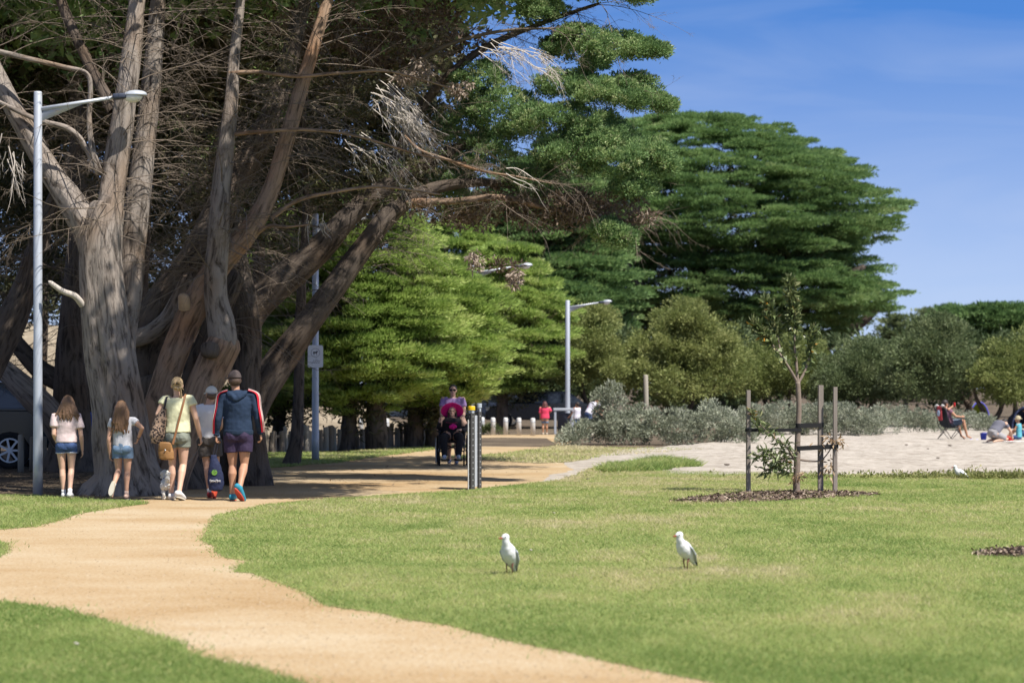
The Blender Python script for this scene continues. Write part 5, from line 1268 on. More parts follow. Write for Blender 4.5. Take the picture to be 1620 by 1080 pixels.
# mulch beds
m_mulch = M_ground('mulch', ((0.3, (0.06, 0.042, 0.032)), (0.5, (0.13, 0.095, 0.07)), (0.7, (0.26, 0.20, 0.155))), 6.0, 0.012, 12, fine=0.5, fscale=40)
m_chip = M_leaf('bark_chip', ((0.0, (0.045, 0.03, 0.022)), (0.5, (0.14, 0.095, 0.07)), (1.0, (0.38, 0.30, 0.23))), 0.0, 0.85)
def mulch(pts, n, lab, h=0.05):
    pl = poly_px(pts, 0.10, 0.15, seed=len(lab))
    o = sheet('mulch_bed', pl, 0.013, m_mulch)
    x0, y0 = pl.min(0); x1, y1 = pl.max(0)
    x = rng.uniform(x0, x1, n); y = rng.uniform(y0, y1, n)
    k = inside(pl, x + rng.normal(0, 0.08, n), y + rng.normal(0, 0.12, n)); x, y = x[k], y[k]; n = len(x)
    c = np.stack([x, y, 0.015 + rng.uniform(0, h, n) ** 1.0], 1)
    a = unit(np.stack([rng.normal(size=n), rng.normal(size=n), rng.normal(0, 0.5, n)], 1)); b_ = unit(np.cross(a, rng.normal(size=(n, 3))))
    l = rng.uniform(0.012, 0.04, n)[:, None]; w = rng.uniform(0.004, 0.012, n)[:, None]
    V = np.stack([c - a * l - b_ * w, c + a * l - b_ * w, c + a * l + b_ * w, c - a * l + b_ * w], 1).reshape(-1, 3)
    V[:, 2] = np.maximum(V[:, 2], 0.012)
    o = np_mesh('bark_mulch', V, np.arange(len(V)).reshape(-1, 4), m_chip, col=np.repeat(rng.random(n), 4))
    tag(o, lab, 'mulch', kind='stuff')
mulch([(1055, 796), (1120, 787), (1180, 781), (1260, 778), (1330, 779), (1390, 784), (1330, 788), (1240, 793), (1140, 797)], 6500, 'brown bark mulch round the sapling', 0.03)
mulch([(1535, 881), (1570, 874), (1620, 869), (1720, 867), (1720, 880), (1620, 883)], 2600, 'brown bark mulch bed cut by the right frame edge', 0.02)

# weeds along the sand, pebbles, scraps
n = 620
x = 1640 - rng.gamma(1.6, 75, n); y = 758.5 - rng.gamma(1.2, 1.9, n)
q = np.array([G(a, b) for a, b in zip(x, np.clip(y, 735, 760))]); q[:, 2] = 0.015 + rng.uniform(0, 0.05, n) * (rng.random(n) ** 2 + 0.2)
v, f, c = leaves(q, np.full(n, 0.06), 8, 0.065, 0.026, lift=0.5, base=0.5, cvar=0.2)
tag(np_mesh('beach_weed', v, f, M_leaf('weed_leaf', ((0.0, (0.12, 0.14, 0.04)), (0.5, (0.22, 0.24, 0.08)), (1.0, (0.36, 0.33, 0.15))), 0.3), col=c), 'low leafy weeds creeping from the lawn edge onto the sand', 'weeds', kind='stuff')
m_stone = M('seaweed_scrap', (0.10, 0.08, 0.065), 0.9, 0.3, 9)
for px, py, r, lab in ((1434, 708, 0.05, 'dark scrap on the sand left of the folding chair'), (1468, 713, 0.035, 'small dark scrap on the sand below the folding chair'), (1503, 710, 0.06, 'dark clump on the sand in front of the folding chair'), (1484, 731, 0.04, 'small scrap on the sand nearest the sitting gull'),
                       (930, 760, 0.035, 'dark twig scrap where path sand and lawn meet'), (1150, 742, 0.06, 'dark scrap on the sand left of the single stake')):
    bm = bmesh.new(); bm_ell(bm, (0, 0, r * 0.4), (r * 0.9, r * 0.6, r * 0.3), sub=3)
    for vtx in bm.verts:
        k = 0.8 + 0.4 * random.random()
        vtx.co *= k
    o = obj('scrap', bm, m_stone, None, True); g = Gs(px, py); g[2] += 0.01; o.location = g
    tag(o, lab, 'scrap', 'scraps lying on the sand')
for px, py in ((40, 0),):
    pass
m_pet = M('pale_feather', (0.33, 0.31, 0.26), 0.8, 0.1)
for px, py, lab in ((121, 1026, 'pale scrap on the near grass corner'), (840, 875, 'pale feather on the lawn right of the upright gull'), (877, 815, 'pale feather farther up the lawn, left of the mulch')):
    bm = bmesh.new(); bm_ell(bm, (0, 0, 0.035), (0.018, 0.010, 0.007), Euler((0.4, 0.3, 0.5)), 2)
    o = obj('feather', bm, m_pet, None, True); o.location = G(px, py); tag(o, lab, 'feather', 'pale feathers dropped on the grass')
# ---------------------------------------------------------------- gulls
m_gwhite = M('gull_white', (0.66, 0.66, 0.66), 0.7, 0.05, 20)
m_ggrey = M('gull_grey', (0.36, 0.38, 0.42), 0.7, 0.06, 20)
m_gblack = M('gull_black', (0.02, 0.02, 0.022), 0.6, 0.1)
m_gred = M('gull_red', (0.26, 0.05, 0.03), 0.5, 0.1)
m_gleg = M('gull_leg', (0.14, 0.045, 0.035), 0.5, 0.1)
def gull(loc, rz, label, pitch=35, head_yaw=0.0, sit=False, stride=0.0):
    """faces local +x"""
    T = empty('gull', loc, rz, label, 'gull', 'silver gulls')
    pr = RD(pitch); ca, sa = math.cos(pr), math.sin(pr)
    zc = 0.175 if not sit else 0.075
    ax = lambda t, up=0.0: (t * ca - up * sa, 0, zc + t * sa + up * ca)      # along the body axis
    bm = bmesh.new()
    tt = (-0.135, -0.10, -0.05, 0.0, 0.045, 0.08, 0.105)
    rr = (0.018, 0.034, 0.054, 0.066, 0.066, 0.054, 0.038)
    bm_chain(bm, [ax(t) for t in tt], rr, 16)
    hx, hz = ax(0.105)[0] + 0.022, ax(0.105)[2] + (0.075 if not sit else 0.07)
    bm_chain(bm, [ax(0.08), ((ax(0.105)[0] + hx) / 2 + 0.008, 0, (ax(0.105)[2] + hz) / 2), (hx, 0, hz)], (0.048, 0.032, 0.029), 14)
    hd = Vector((math.cos(head_yaw), math.sin(head_yaw), -0.08))
    bm_ell(bm, (hx, 0, hz), (0.036, 0.031, 0.032), Euler((0, 0, head_yaw)))
    bm_ell(bm, Vector((hx, 0, hz)) + hd * 0.024, (0.02, 0.016, 0.016), Euler((0, 0, head_yaw)), 2)
    remesh(obj('body', bm, m_gwhite, T, True), 0.006, 6)
    for sg in (-1, 1):
        bm = bmesh.new()
        bm_tube(bm, [Vector(ax(0.075, 0.02)) + Vector((0, sg * 0.040, 0)), Vector(ax(0.03, 0.016)) + Vector((0, sg * 0.060, 0)), Vector(ax(-0.05, 0.014)) + Vector((0, sg * 0.054, 0)), Vector(ax(-0.12, 0.014)) + Vector((0, sg * 0.032, 0)), Vector(ax(-0.17, 0.012)) + Vector((0, sg * 0.016, 0))],
                [0.012, 0.030, 0.032, 0.020, 0.006], 14, flat=0.42, ref=(0, 0, 1))
        remesh(obj('wing', bm, m_ggrey, T, True), 0.004, 3)
        bm = bmesh.new()
        bm_tube(bm, [Vector(ax(-0.135, 0.016)) + Vector((0, sg * 0.026, 0)), Vector(ax(-0.18, 0.014)) + Vector((0, sg * 0.014, 0)), Vector(ax(-0.225, 0.012)) + Vector((0, sg * 0.004, 0))], [0.012, 0.011, 0.002], 8, flat=0.5, ref=(0, 0, 1))
        obj('wing_tip', bm, m_gblack, T, True)
        c = Vector((hx, 0, hz + 0.006)) + hd * 0.018 + Vector((-math.sin(head_yaw), math.cos(head_yaw), 0)) * sg * 0.027
        bm = bmesh.new(); bm_ell(bm, c, (0.0045, 0.0045, 0.0045), None, 2); obj('eye', bm, m_gblack, T, True)
        if not sit:
            fx = stride * sg
            bm = bmesh.new()
            bm_tube(bm, [(ax(-0.02)[0], sg * 0.028, zc - 0.045), (0.004 + fx * 0.4, sg * 0.026, 0.075), (-0.008 + fx, sg * 0.026, 0.012)], [0.011, 0.0055, 0.005], 8)
            for a_ in (-0.5, 0, 0.5):
                bm_tube(bm, [(-0.008 + fx, sg * 0.026, 0.012), (-0.008 + fx + 0.035 * math.cos(a_), sg * 0.026 + 0.035 * math.sin(a_), 0.006)], [0.005, 0.003], 6)
            obj('leg', bm, m_gleg, T, True)
    bm = bmesh.new()
    bm_tube(bm, [ax(-0.10, 0.0), ax(-0.16, -0.002), ax(-0.195, -0.002)], [0.022, 0.02, 0.014], 10, flat=0.35, ref=(0, 0, 1))
    obj('tail', bm, m_gwhite, T, True)
    b0 = Vector((hx, 0, hz - 0.004)) + hd * 0.036
    bm = bmesh.new(); bm_tube(bm, [b0, b0 + hd * 0.022, b0 + hd * 0.036 + Vector((0, 0, -0.005))], [0.0085, 0.007, 0.002], 8); obj('beak', bm, m_gred, T, True)
    return T
gull(G(806, 910), RD(-112), 'gull standing upright on the lawn, nearer the path', 52, RD(-35))
gull(G(1085, 903), RD(-128), 'gull walking on the lawn with its dark tail tip to the side, below the sapling', 42, RD(-20), stride=0.022)
gq = G(1527, 759); gull((gq[0], gq[1] + 0.35, 0.02), RD(186), 'gull sitting at the sand edge among weeds', 30, 0.0, True)

# ---------------------------------------------------------------- people
SK = {}
def skin_mat(name, c): 
    if name not in SK:
        m = M(name, c, 0.5, 0.08, 12, 0.0)
        SK[name] = m
    return SK[name]
m_skin = skin_mat('skin', (0.50, 0.29, 0.20)); m_skin2 = skin_mat('fair_skin', (0.56, 0.35, 0.25)); m_skin3 = skin_mat('tanned_skin', (0.42, 0.225, 0.14))
m_eye = M('dark_lens', (0.01, 0.01, 0.012), 0.15, 0.05); m_lip = M('lip', (0.38, 0.14, 0.12), 0.5, 0.05)
def hand(bm, w, d_, palm, s=1.0, curl=0.5, thumb=None):
    """palm and five bent fingers: w wrist, d_ direction, palm normal"""
    w = Vector(w); d_ = Vector(d_).normalized(); n = Vector(palm); n = (n - d_ * n.dot(d_)).normalized(); a = d_.cross(n)
    if thumb is None: thumb = 1
    bm_tube(bm, [w - d_ * 0.01, w + d_ * 0.03 * s, w + d_ * 0.075 * s, w + d_ * 0.092 * s], [0.024 * s, 0.034 * s, 0.040 * s, 0.034 * s], 12, flat=0.42, ref=tuple(n))
    for k, (o, L) in enumerate(((0.028, 0.070), (0.010, 0.078), (-0.009, 0.073), (-0.027, 0.058))):
        p = w + d_ * 0.085 * s + a * o * s * thumb
        pts = [p]; dirv = d_.copy(); c = curl * (0.8 + 0.12 * k)
        for j, f in enumerate((0.42, 0.32, 0.26)):
            ang = c * (0.55 + 0.3 * j)
            dirv = (d_ * math.cos(c * (0.6 + 0.8 * j)) + n * math.sin(c * (0.6 + 0.8 * j)) + a * o * thumb * 2.0).normalized()
            pts.append(pts[-1] + dirv * L * f * s)
        bm_chain(bm, pts, [0.0095 * s, 0.009 * s, 0.0082 * s, 0.0068 * s], 8)
    p = w + d_ * 0.028 * s + a * 0.030 * s * thumb
    t1 = (d_ * 0.75 + a * 0.55 * thumb + n * 0.25).normalized(); t2 = (d_ * 0.9 + a * 0.15 * thumb + n * 0.45).normalized()
    bm_chain(bm, [p, p + t1 * 0.038 * s, p + t1 * 0.038 * s + t2 * 0.032 * s], [0.013 * s, 0.0105 * s, 0.008 * s], 8)
def norm(v): return Vector(v).normalized()
def person(loc, rz, label, H, J, skin, fem=False, build=1.0, headpx=1.0, heading=None, head_yaw=0.0, head_pitch=0.0, face=False, group=None, hs=None, lean=(0, 0), torso=True, voxel=0.0075, curl=(0.6, 0.6)):
    """local axes: x to the person's right, y forward, z up; J holds joints in metres.
    R/L = the person's right/left.  Returns (root, joints)."""
    T = empty('person', loc, rz, label, 'person', group)
    D = dict(hipR=(0.052 * H, 0, 0.515 * H), hipL=(-0.052 * H, 0, 0.515 * H), kneeR=(0.055 * H, 0.01, 0.28 * H), kneeL=(-0.055 * H, 0.01, 0.28 * H),
             ankR=(0.055 * H, -0.01, 0.05 * H), ankL=(-0.055 * H, -0.01, 0.05 * H), shR=(0.108 * H * build, 0, 0.815 * H), shL=(-0.108 * H * build, 0, 0.815 * H),
             elR=(0.14 * H, -0.02, 0.64 * H), elL=(-0.14 * H, -0.02, 0.64 * H), wrR=(0.15 * H, 0.04, 0.50 * H), wrL=(-0.15 * H, 0.04, 0.50 * H),
             chest=(0, 0, 0.74 * H), pelvis=(0, 0, 0.53 * H), neck=(0, 0, 0.84 * H), head=(0, 0.012 * H, 0.928 * H),
             toeR=None, toeL=None, handR=None, handL=None, palmR=None, palmL=None)
    D.update(J)
    J = {k: (Vector(v) if v is not None else None) for k, v in D.items()}
    hs = hs or H
    bm = bmesh.new()
    b = build
    # torso: ellipse rings between pelvis, chest and neck
    pe, ch, ne = J['pelvis'], J['chest'], J['neck']
    def lerp(a, c, t): return a + (c - a) * t
    def ring_tube(spec, target=None):
        m = target if target is not None else bm
        n = 20; rows = []
        shd = (J['shR'] - J['shL']).normalized(); hpd = (J['hipR'] - J['hipL']).normalized()
        for p, rx, ry, mixv in spec:
            xa = (hpd * (1 - mixv) + shd * mixv).normalized()
            za = (ne - pe).normalized(); ya = za.cross(xa).normalized()
            rows.append([m.verts.new(p + xa * rx * math.cos(2 * math.pi * k / n) + ya * ry * math.sin(2 * math.pi * k / n)) for k in range(n)])
        for i in range(len(rows) - 1):
            for k in range(n): m.faces.new((rows[i][k], rows[i][(k + 1) % n], rows[i + 1][(k + 1) % n], rows[i + 1][k]))
        m.faces.new(rows[0][::-1]); m.faces.new(rows[-1])
    wa = 0.070 if fem else 0.080
    spec = [(lerp(pe, ch, -0.22), 0.075 * H * b, 0.060 * H * b, 0), (lerp(pe, ch, 0.0), 0.096 * H * b, 0.068 * H * b, 0), (lerp(pe, ch, 0.2), 0.092 * H * b, 0.064 * H * b, 0.1), (lerp(pe, ch, 0.5), wa * H * b, 0.056 * H * b, 0.4),
            (lerp(pe, ch, 0.85), 0.088 * H * b, 0.062 * H * b, 0.8), (lerp(ch, ne, 0.15), 0.096 * H * b, 0.064 * H * b, 1), (lerp(ch, ne, 0.5), 0.098 * H * b, 0.058 * H * b, 1), (lerp(ch, ne, 0.8), 0.072 * H * b, 0.045 * H * b, 1), (lerp(ch, ne, 1.02), 0.036 * H, 0.036 * H, 1)]
    ring_tube(spec)
    J['spec'] = spec; J['ring_tube'] = ring_tube
    hd = J['head']
    bm_chain(bm, [lerp(ch, ne, 0.8), ne, lerp(ne, hd, 0.7)], [0.036 * H, 0.033 * hs, 0.031 * hs], 14)
    Rh = Euler((head_pitch, 0, head_yaw)).to_matrix()
    hp = lambda x, y, z: hd + Rh @ (Vector((x, y, z)) * hs)
    J['hp'] = hp; J['Rh'] = Rh
    eu = Rh.to_euler()
    bm_ell(bm, hp(0, -0.005, 0.012), (0.044 * hs, 0.055 * hs, 0.056 * hs), eu)
    bm_ell(bm, hp(0, 0.012, -0.030), (0.033 * hs, 0.037 * hs, 0.036 * hs), eu)
    bm_ell(bm, hp(0, 0.050, -0.008), (0.008 * hs, 0.012 * hs, 0.014 * hs), eu, 2)
    bm_ell(bm, hp(0, 0.038, -0.052), (0.014 * hs, 0.012 * hs, 0.010 * hs), eu, 2)
    for sg in (-1, 1): bm_ell(bm, hp(sg * 0.046, -0.006, -0.004), (0.006 * hs, 0.013 * hs, 0.018 * hs), eu, 2)
    for S_ in 'RL':
        h_, k_, a_ = J['hip' + S_], J['knee' + S_], J['ank' + S_]
        th = (k_ - h_); ca = (a_ - k_)
        back = Vector((0, -0.010 * H, 0))
        bm_chain(bm, [h_, lerp(h_, k_, 0.3), lerp(h_, k_, 0.7), k_, lerp(k_, a_, 0.28) + back, lerp(k_, a_, 0.6) + back * 0.5, a_], [0.052 * H * b, 0.050 * H * b, 0.038 * H * b, 0.0295 * H, 0.032 * H * b, 0.024 * H, 0.0195 * H], 14)
        bm_ell(bm, lerp(pe, h_, 0.8) + Vector((0, -0.028 * H, -0.01 * H)), (0.052 * H * b, 0.05 * H * b, 0.055 * H * b), None, 2)
        t_ = J['toe' + S_]
        if t_ is None: t_ = a_ + Vector((0, 0.095 * H, -0.035 * H)); J['toe' + S_] = t_
        ft = (t_ - a_)
        bm_chain(bm, [a_, lerp(a_, t_, 0.5) + Vector((0, 0, 0.0)), t_], [0.0195 * H, 0.018 * H, 0.012 * H], 10)
        s_, e_, w_ = J['sh' + S_], J['el' + S_], J['wr' + S_]
        bm_chain(bm, [lerp(s_, Vector((lerp(ch, ne, 0.6).x, lerp(ch, ne, 0.6).y, s_.z)), 0.35), s_, lerp(s_, e_, 0.5), e_, lerp(e_, w_, 0.3), w_], [0.034 * H, 0.034 * H * b, 0.0275 * H * b, 0.0215 * H, 0.0225 * H, 0.0150 * H], 12)
        dv = J['hand' + S_] if J['hand' + S_] is not None else (w_ - e_)
        pn = J['palm' + S_] if J['palm' + S_] is not None else Vector((-1 if S_ == 'R' else 1, 0, 0))
        d1 = Vector(dv).normalized(); n1 = (pn - d1 * pn.dot(d1)).normalized(); a1 = d1.cross(n1)
        thumb = 1 if a1.dot(Vector((0, 1, 0.2))) > 0 else -1
        hand(bm, w_, d1, pn, H / 1.75, curl[0] if S_ == 'R' else curl[1], thumb)
    o = obj('body', bm, skin, T, True); remesh(o, voxel, 3)
    if face:
        for sg in (-1, 1):
            bm = bmesh.new(); bm_ell(bm, hp(sg * 0.018, 0.045, 0.006), (0.007 * hs, 0.004 * hs, 0.004 * hs), eu, 2); obj('eye', bm, m_eye, T, True)
        bm = bmesh.new(); bm_ell(bm, hp(0, 0.047, -0.035), (0.014 * hs, 0.005 * hs, 0.004 * hs), eu, 2); obj('mouth', bm, m_lip, T, True)
    return T, J
def lerp(a, c, t): return Vector(a) + (Vector(c) - Vector(a)) * t
def shirt(T, J, H, mat, name='t_shirt', sleeve=0.55, hem=-0.05, build=1.0, ease=0.013, sl_r=1.0, fold=0.02, long=False, flare=0.0, voxel=0.011):
    bm = bmesh.new()
    sp = []
    pe, ch, ne = J['pelvis'], J['chest'], J['neck']
    for (p, rx, ry, m_) in J['spec'][1:]: sp.append((p, rx + ease, ry + ease, m_))
    p0 = lerp(pe, ch, hem)
    sp = [(p0, J['spec'][1][1] + ease + flare, J['spec'][1][2] + ease + flare * 0.8, 0)] + [q for q in sp if (q[0] - p0).dot(ch - pe) > 0.02]
    sp = [((p, max(rx, J['spec'][1][1] * 0.94 + ease + flare * 0.6) if i < len(sp) - 3 else rx, ry, m_)) for i, (p, rx, ry, m_) in enumerate(sp)]
    sp[-1] = (sp[-1][0] - (ne - ch) * 0.10, sp[-1][1] * 1.15, sp[-1][2] * 1.1, sp[-1][3])
    J['ring_tube'](sp, bm)
    for S_ in 'RL':
        s_, e_, w_ = J['sh' + S_], J['el' + S_], J['wr' + S_]
        c0 = lerp(s_, Vector((0, s_.y, s_.z)), 0.45)
        if long:
            pts = [c0, s_, lerp(s_, e_, 0.5), e_, lerp(e_, w_, 0.5), lerp(e_, w_, 0.95)]
            rr = [0.040 * H, 0.042 * H, 0.037 * H, 0.032 * H, 0.029 * H, 0.023 * H]
        else:
            pts = [c0, s_, lerp(s_, e_, sleeve * 0.6), lerp(s_, e_, sleeve)]
            rr = [0.036 * H, 0.037 * H * (0.5 + 0.5 * sl_r), 0.038 * H * sl_r, 0.0385 * H * sl_r]
        bm_tube(bm, pts, rr, 14)
        bm_ell(bm, s_ - Vector((0, 0, 0.008)), (rr[1] * 0.9, rr[1] * 0.9, rr[1] * 0.85), None, 2)
    o = obj(name, bm, mat, T, True)
    remesh(o, voxel, 5, fold * 0.6, 0.13)
    return o
def shorts(T, J, H, mat, frac=0.5, build=1.0, ease=0.012, top=0.2, name='shorts', fold=0.012, leg=1.0):
    bm = bmesh.new()
    pe, ch = J['pelvis'], J['chest']
    s1, s2 = J['spec'][0], J['spec'][1]
    J['ring_tube']([(lerp(pe, ch, -0.30), s1[1] + ease, s1[2] + ease, 0), (pe, s2[1] + ease, s2[2] + ease, 0), (lerp(pe, ch, top), s2[1] * 0.97 + ease, s2[2] * 0.95 + ease, 0)], bm)
    for S_ in 'RL':
        h_, k_ = J['hip' + S_], J['knee' + S_]
        bm_tube(bm, [lerp(pe, h_, 0.7) + Vector((0, 0, 0.02)), lerp(h_, k_, 0.05), lerp(h_, k_, frac * 0.5), lerp(h_, k_, frac)], [0.055 * H * build, 0.060 * H * build * leg, 0.059 * H * build * leg, 0.058 * H * build * leg], 16)
        bm_ell(bm, lerp(pe, h_, 0.8) + Vector((0, -0.028 * H, -0.01 * H)), (0.060 * H * build, 0.056 * H * build, 0.06 * H * build), None, 2)
    o = obj(name, bm, mat, T, True); remesh(o, 0.009, 3, fold, 0.08)
    return o
def shoe(T, J, S_, H, mat, sole, sock=None, lift=0.0):
    a_, t_ = J['ank' + S_], J['toe' + S_]
    f = (t_ - a_); fl = Vector((f.x, f.y, f.z + 0.035 * H)).normalized()     # sole direction
    side = fl.cross(Vector((0, 0, 1))); side = side.normalized() if side.length > 1e-3 else Vector((1, 0, 0))
    if abs(fl.z) > 0.85: side = Vector((1, 0, 0))
    up = side.cross(fl).normalized()
    c = a_ - up * 0.020 * H
    L = 0.078 * H
    bm = bmesh.new()
    heel = c - fl * 0.030 * H
    bm_chain(bm, [heel + up * 0.004 * H, c + fl * 0.02 * H + up * 0.006 * H, c + fl * 0.062 * H + up * 0.0, c + fl * 0.105 * H - up * 0.004 * H], [0.024 * H, 0.026 * H, 0.024 * H, 0.017 * H], 12)
    bm_tube(bm, [c, a_ + up * 0.008 * H], [0.027 * H, 0.024 * H], 12)
    o = obj('shoe', bm, mat, T, True); remesh(o, 0.006, 3)
    bm = bmesh.new()
    n = 16; rows = []
    for zz in (-0.030, -0.020):
        row = []
        for k in range(n):
            a2 = 2 * math.pi * k / n
            lx = 0.022 + 0.006 * math.cos(a2)
            row.append(bm.verts.new(c + fl * (0.036 + 0.074 * math.cos(a2)) * H + side * lx * math.sin(a2) * H * 1.15 + up * zz * H))
        rows.append(row)
    for k in range(n): bm.faces.new((rows[0][k], rows[0][(k + 1) % n], rows[1][(k + 1) % n], rows[1][k]))
    bm.faces.new(rows[0][::-1]); bm.faces.new(rows[1])
    obj('sole', bm, sole, o, False)
    if sock is not None:
        k_ = J['knee' + S_]
        bm = bmesh.new(); bm_tube(bm, [a_ - (k_ - a_).normalized() * 0.01, lerp(a_, k_, 0.06), lerp(a_, k_, 0.16)], [0.0225 * H, 0.022 * H, 0.023 * H], 14)
        obj('sock', bm, sock, T, True)
    return o
def hair_long(T, J, hs, mat, length, width=0.05, n=46, seed=0, jit=0.012, top_only=False, name='hair', back=1.0):
    r_ = random.Random(seed); hp = J['hp']
    bm = bmesh.new()
    bm_ell(bm, hp(0, -0.010, 0.016), (0.048 * hs, 0.056 * hs, 0.058 * hs), J['Rh'].to_euler())
    for i in range(n):
        a = math.pi * (-0.08 + 1.16 * (i + r_.random()) / n) + math.pi          # sides and back
        x, y = math.cos(a), math.sin(a)
        L = length * (0.8 + 0.3 * r_.random())
        p0 = hp(0.030 * x, 0.040 * y - 0.01, 0.050)
        p1 = hp(0.049 * x, 0.056 * y - 0.010, 0.005)
        p2 = hp((0.044 + width * 0.35) * x + r_.uniform(-1, 1) * jit, (0.058 * y - 0.012) * back, -0.045)
        p3 = p2 + Vector((r_.uniform(-1, 1) * jit * hs * 2 + x * width * 0.35 * hs, -0.008 * hs, -L * 0.55)); p4 = p2 + Vector((r_.uniform(-1, 1) * jit * hs * 2.6 + x * width * 0.2 * hs, -0.010 * hs, -L))
        bm_chain(bm, [p0, p1, p2, p3, p4], [0.010 * hs, 0.013 * hs, 0.0125 * hs, 0.010 * hs, 0.004 * hs], 7)
    o = obj(name, bm, mat, T, True); remesh(o, 0.0055, 1, 0.006, 0.012)
    return o
def M_hair(name, c): return M(name, c, 0.5, 0.4, 3.0, 0.004, 40, stretch=(30, 30, 2.5), spec=0.4)
def ribbon(name, pts, w, mat, T, axis, thick=0.004):
    """flat strap through pts; axis: the strap's width direction at each point"""
    bm = bmesh.new()
    pts = [Vector(p) for p in pts]; rows = []
    for i, p in enumerate(pts):
        a = Vector(axis[i] if isinstance(axis, list) else axis).normalized()
        t = (pts[min(i + 1, len(pts) - 1)] - pts[max(i - 1, 0)]).normalized()
        a = (a - t * a.dot(t)).normalized(); nrm = t.cross(a)
        rows.append([bm.verts.new(p + a * w / 2 * s1 + nrm * thick / 2 * s2) for s1, s2 in ((-1, -1), (1, -1), (1, 1), (-1, 1))])
    for i in range(len(rows) - 1):
        for k in range(4): bm.faces.new((rows[i][k], rows[i][(k + 1) % 4], rows[i + 1][(k + 1) % 4], rows[i + 1][k]))
    bm.faces.new(rows[0][::-1]); bm.faces.new(rows[-1])
    return obj(name, bm, mat, T, False)
def smooth_pts(pts, n=6):
    q = np.array([list(p) for p in pts], float); out = []
    for i in range(len(q) - 1):
        p0, p1, p2, p3 = q[max(i - 1, 0)], q[i], q[i + 1], q[min(i + 2, len(q) - 1)]
        for j in range(n):
            t = j / n; out.append(0.5 * ((2 * p1) + (-p0 + p2) * t + (2 * p0 - 5 * p1 + 4 * p2 - p3) * t * t + (-p0 + 3 * p1 - 3 * p2 + p3) * t ** 3))
    out.append(q[-1]); return [Vector(p) for p in out]
GW = 'family walking away along the path'
m_white_shoe = M('white_shoe', (0.62, 0.61, 0.60), 0.6, 0.06); m_white_sole = M('pale_sole', (0.50, 0.46, 0.38), 0.7, 0.08)
m_denim = M('denim', (0.045, 0.08, 0.19), 0.85, 0.3, 14.0, 0.003, 90); m_denim2 = M('pale_denim', (0.13, 0.20, 0.30), 0.85, 0.3, 12.0, 0.003, 90)
m_fray = M('frayed_hem', (0.5, 0.52, 0.56), 0.9, 0.2, 60)
def hem_rings(T, J, H, mat, frac, k=1.0, build=1.0):
    for S_ in 'RL':
        h_, k_ = J['hip' + S_], J['knee' + S_]
        bm = bmesh.new(); bm_tube(bm, [lerp(h_, k_, frac - 0.03), lerp(h_, k_, frac + 0.012)], [0.0595 * H * build * k, 0.059 * H * build * k], 18); obj('hem', bm, mat, T, True)

# --- girl in the pink top
g = G(105, 788); H = 1.49
T, J = person(g, RD(4), 'girl in a loose pale pink top and dark denim shorts walking by the lamp post', H,
    dict(ankL=(-0.035, -0.02, 0.072), kneeL=(-0.06, 0.02, 0.42), ankR=(0.070, -0.19, 0.085), kneeR=(0.07, 0.0, 0.42), toeR=(0.085, -0.06, 0.03), elR=(0.215, -0.02, 0.90), wrR=(0.222, 0.06, 0.70), elL=(-0.175, -0.05, 0.93), wrL=(-0.135, 0.10, 0.79),
         shR=(0.165, 0, 1.19), shL=(-0.165, 0, 1.19), head=(0.02, 0.015, 1.375)), m_skin2, True, 0.93, hs=1.62, curl=(0.5, 0.7))
shirt(T, J, H, M('pink_cotton', (0.60, 0.48, 0.47), 0.85, 0.06, 9, 0.008, 10, stretch=(1, 1, 0.45)), sleeve=0.62, hem=0.05, ease=0.022, sl_r=1.18, flare=0.006, fold=0.035)
shorts(T, J, H, m_denim, 0.30, 0.93, name='denim_shorts'); hem_rings(T, J, H, m_fray, 0.31, 1.0, 0.93)
for S_ in 'LR': shoe(T, J, S_, H, m_white_shoe, m_white_sole, m_white_shoe)
hair_long(T, J, 1.62, M_hair('light_brown_hair', (0.15, 0.085, 0.048)), 0.17, 0.05, 50, 3)

# --- girl in the grey top, hand on hip
g = G(194, 790); H = 1.42
T, J = person(g, RD(-3), 'girl in a pale grey top, one hand on her hip, before the biggest trunk', H,
    dict(ankR=(0.055, 0.0, 0.07), kneeR=(0.065, 0.02, 0.40), ankL=(-0.085, -0.24, 0.20), kneeL=(-0.065, 0.03, 0.41), toeL=(-0.095, -0.27, 0.055), elR=(0.295, -0.06, 1.02), wrR=(0.215, 0.03, 0.87), handR=(-0.25, 0.3, -0.6), palmR=(-1, 0.2, 0),
         elL=(-0.19, -0.05, 0.86), wrL=(-0.185, 0.0, 0.66), shR=(0.165, 0, 1.13), shL=(-0.155, 0, 1.12), head=(-0.02, 0.01, 1.305)), m_skin, True, 0.98, hs=1.58, curl=(0.9, 0.6), head_yaw=RD(6))
shirt(T, J, H, M('grey_marl', (0.46, 0.46, 0.49), 0.85, 0.08, 18, 0.008, 10, stretch=(1, 1, 0.45)), sleeve=0.36, hem=-0.15, ease=0.016, sl_r=1.05, fold=0.028)
shorts(T, J, H, m_denim2, 0.40, 0.98, name='denim_shorts'); hem_rings(T, J, H, m_denim2, 0.40, 1.02, 0.98)
shoe(T, J, 'R', H, M('striped_sock_shoe', (0.52, 0.36, 0.29), 0.8, 0.5, 30), m_white_sole, M('striped_sock', (0.50, 0.36, 0.30), 0.8, 0.6, 2.0, stretch=(0.1, 0.1, 30)))
shoe(T, J, 'L', H, M('tan_shoe', (0.42, 0.36, 0.27), 0.8, 0.1), m_white_sole, m_white_shoe)
hair_long(T, J, 1.58, M_hair('brown_hair', (0.165, 0.092, 0.05)), 0.27, 0.03, 44, 5, back=1.0)
bm = bmesh.new(); wv = J['wrR']; ev = J['elR']; bm_tube(bm, [lerp(ev, wv, 0.86), lerp(ev, wv, 0.92)], [0.027, 0.026], 14); obj('wrist_band', bm, m_black, T, True)

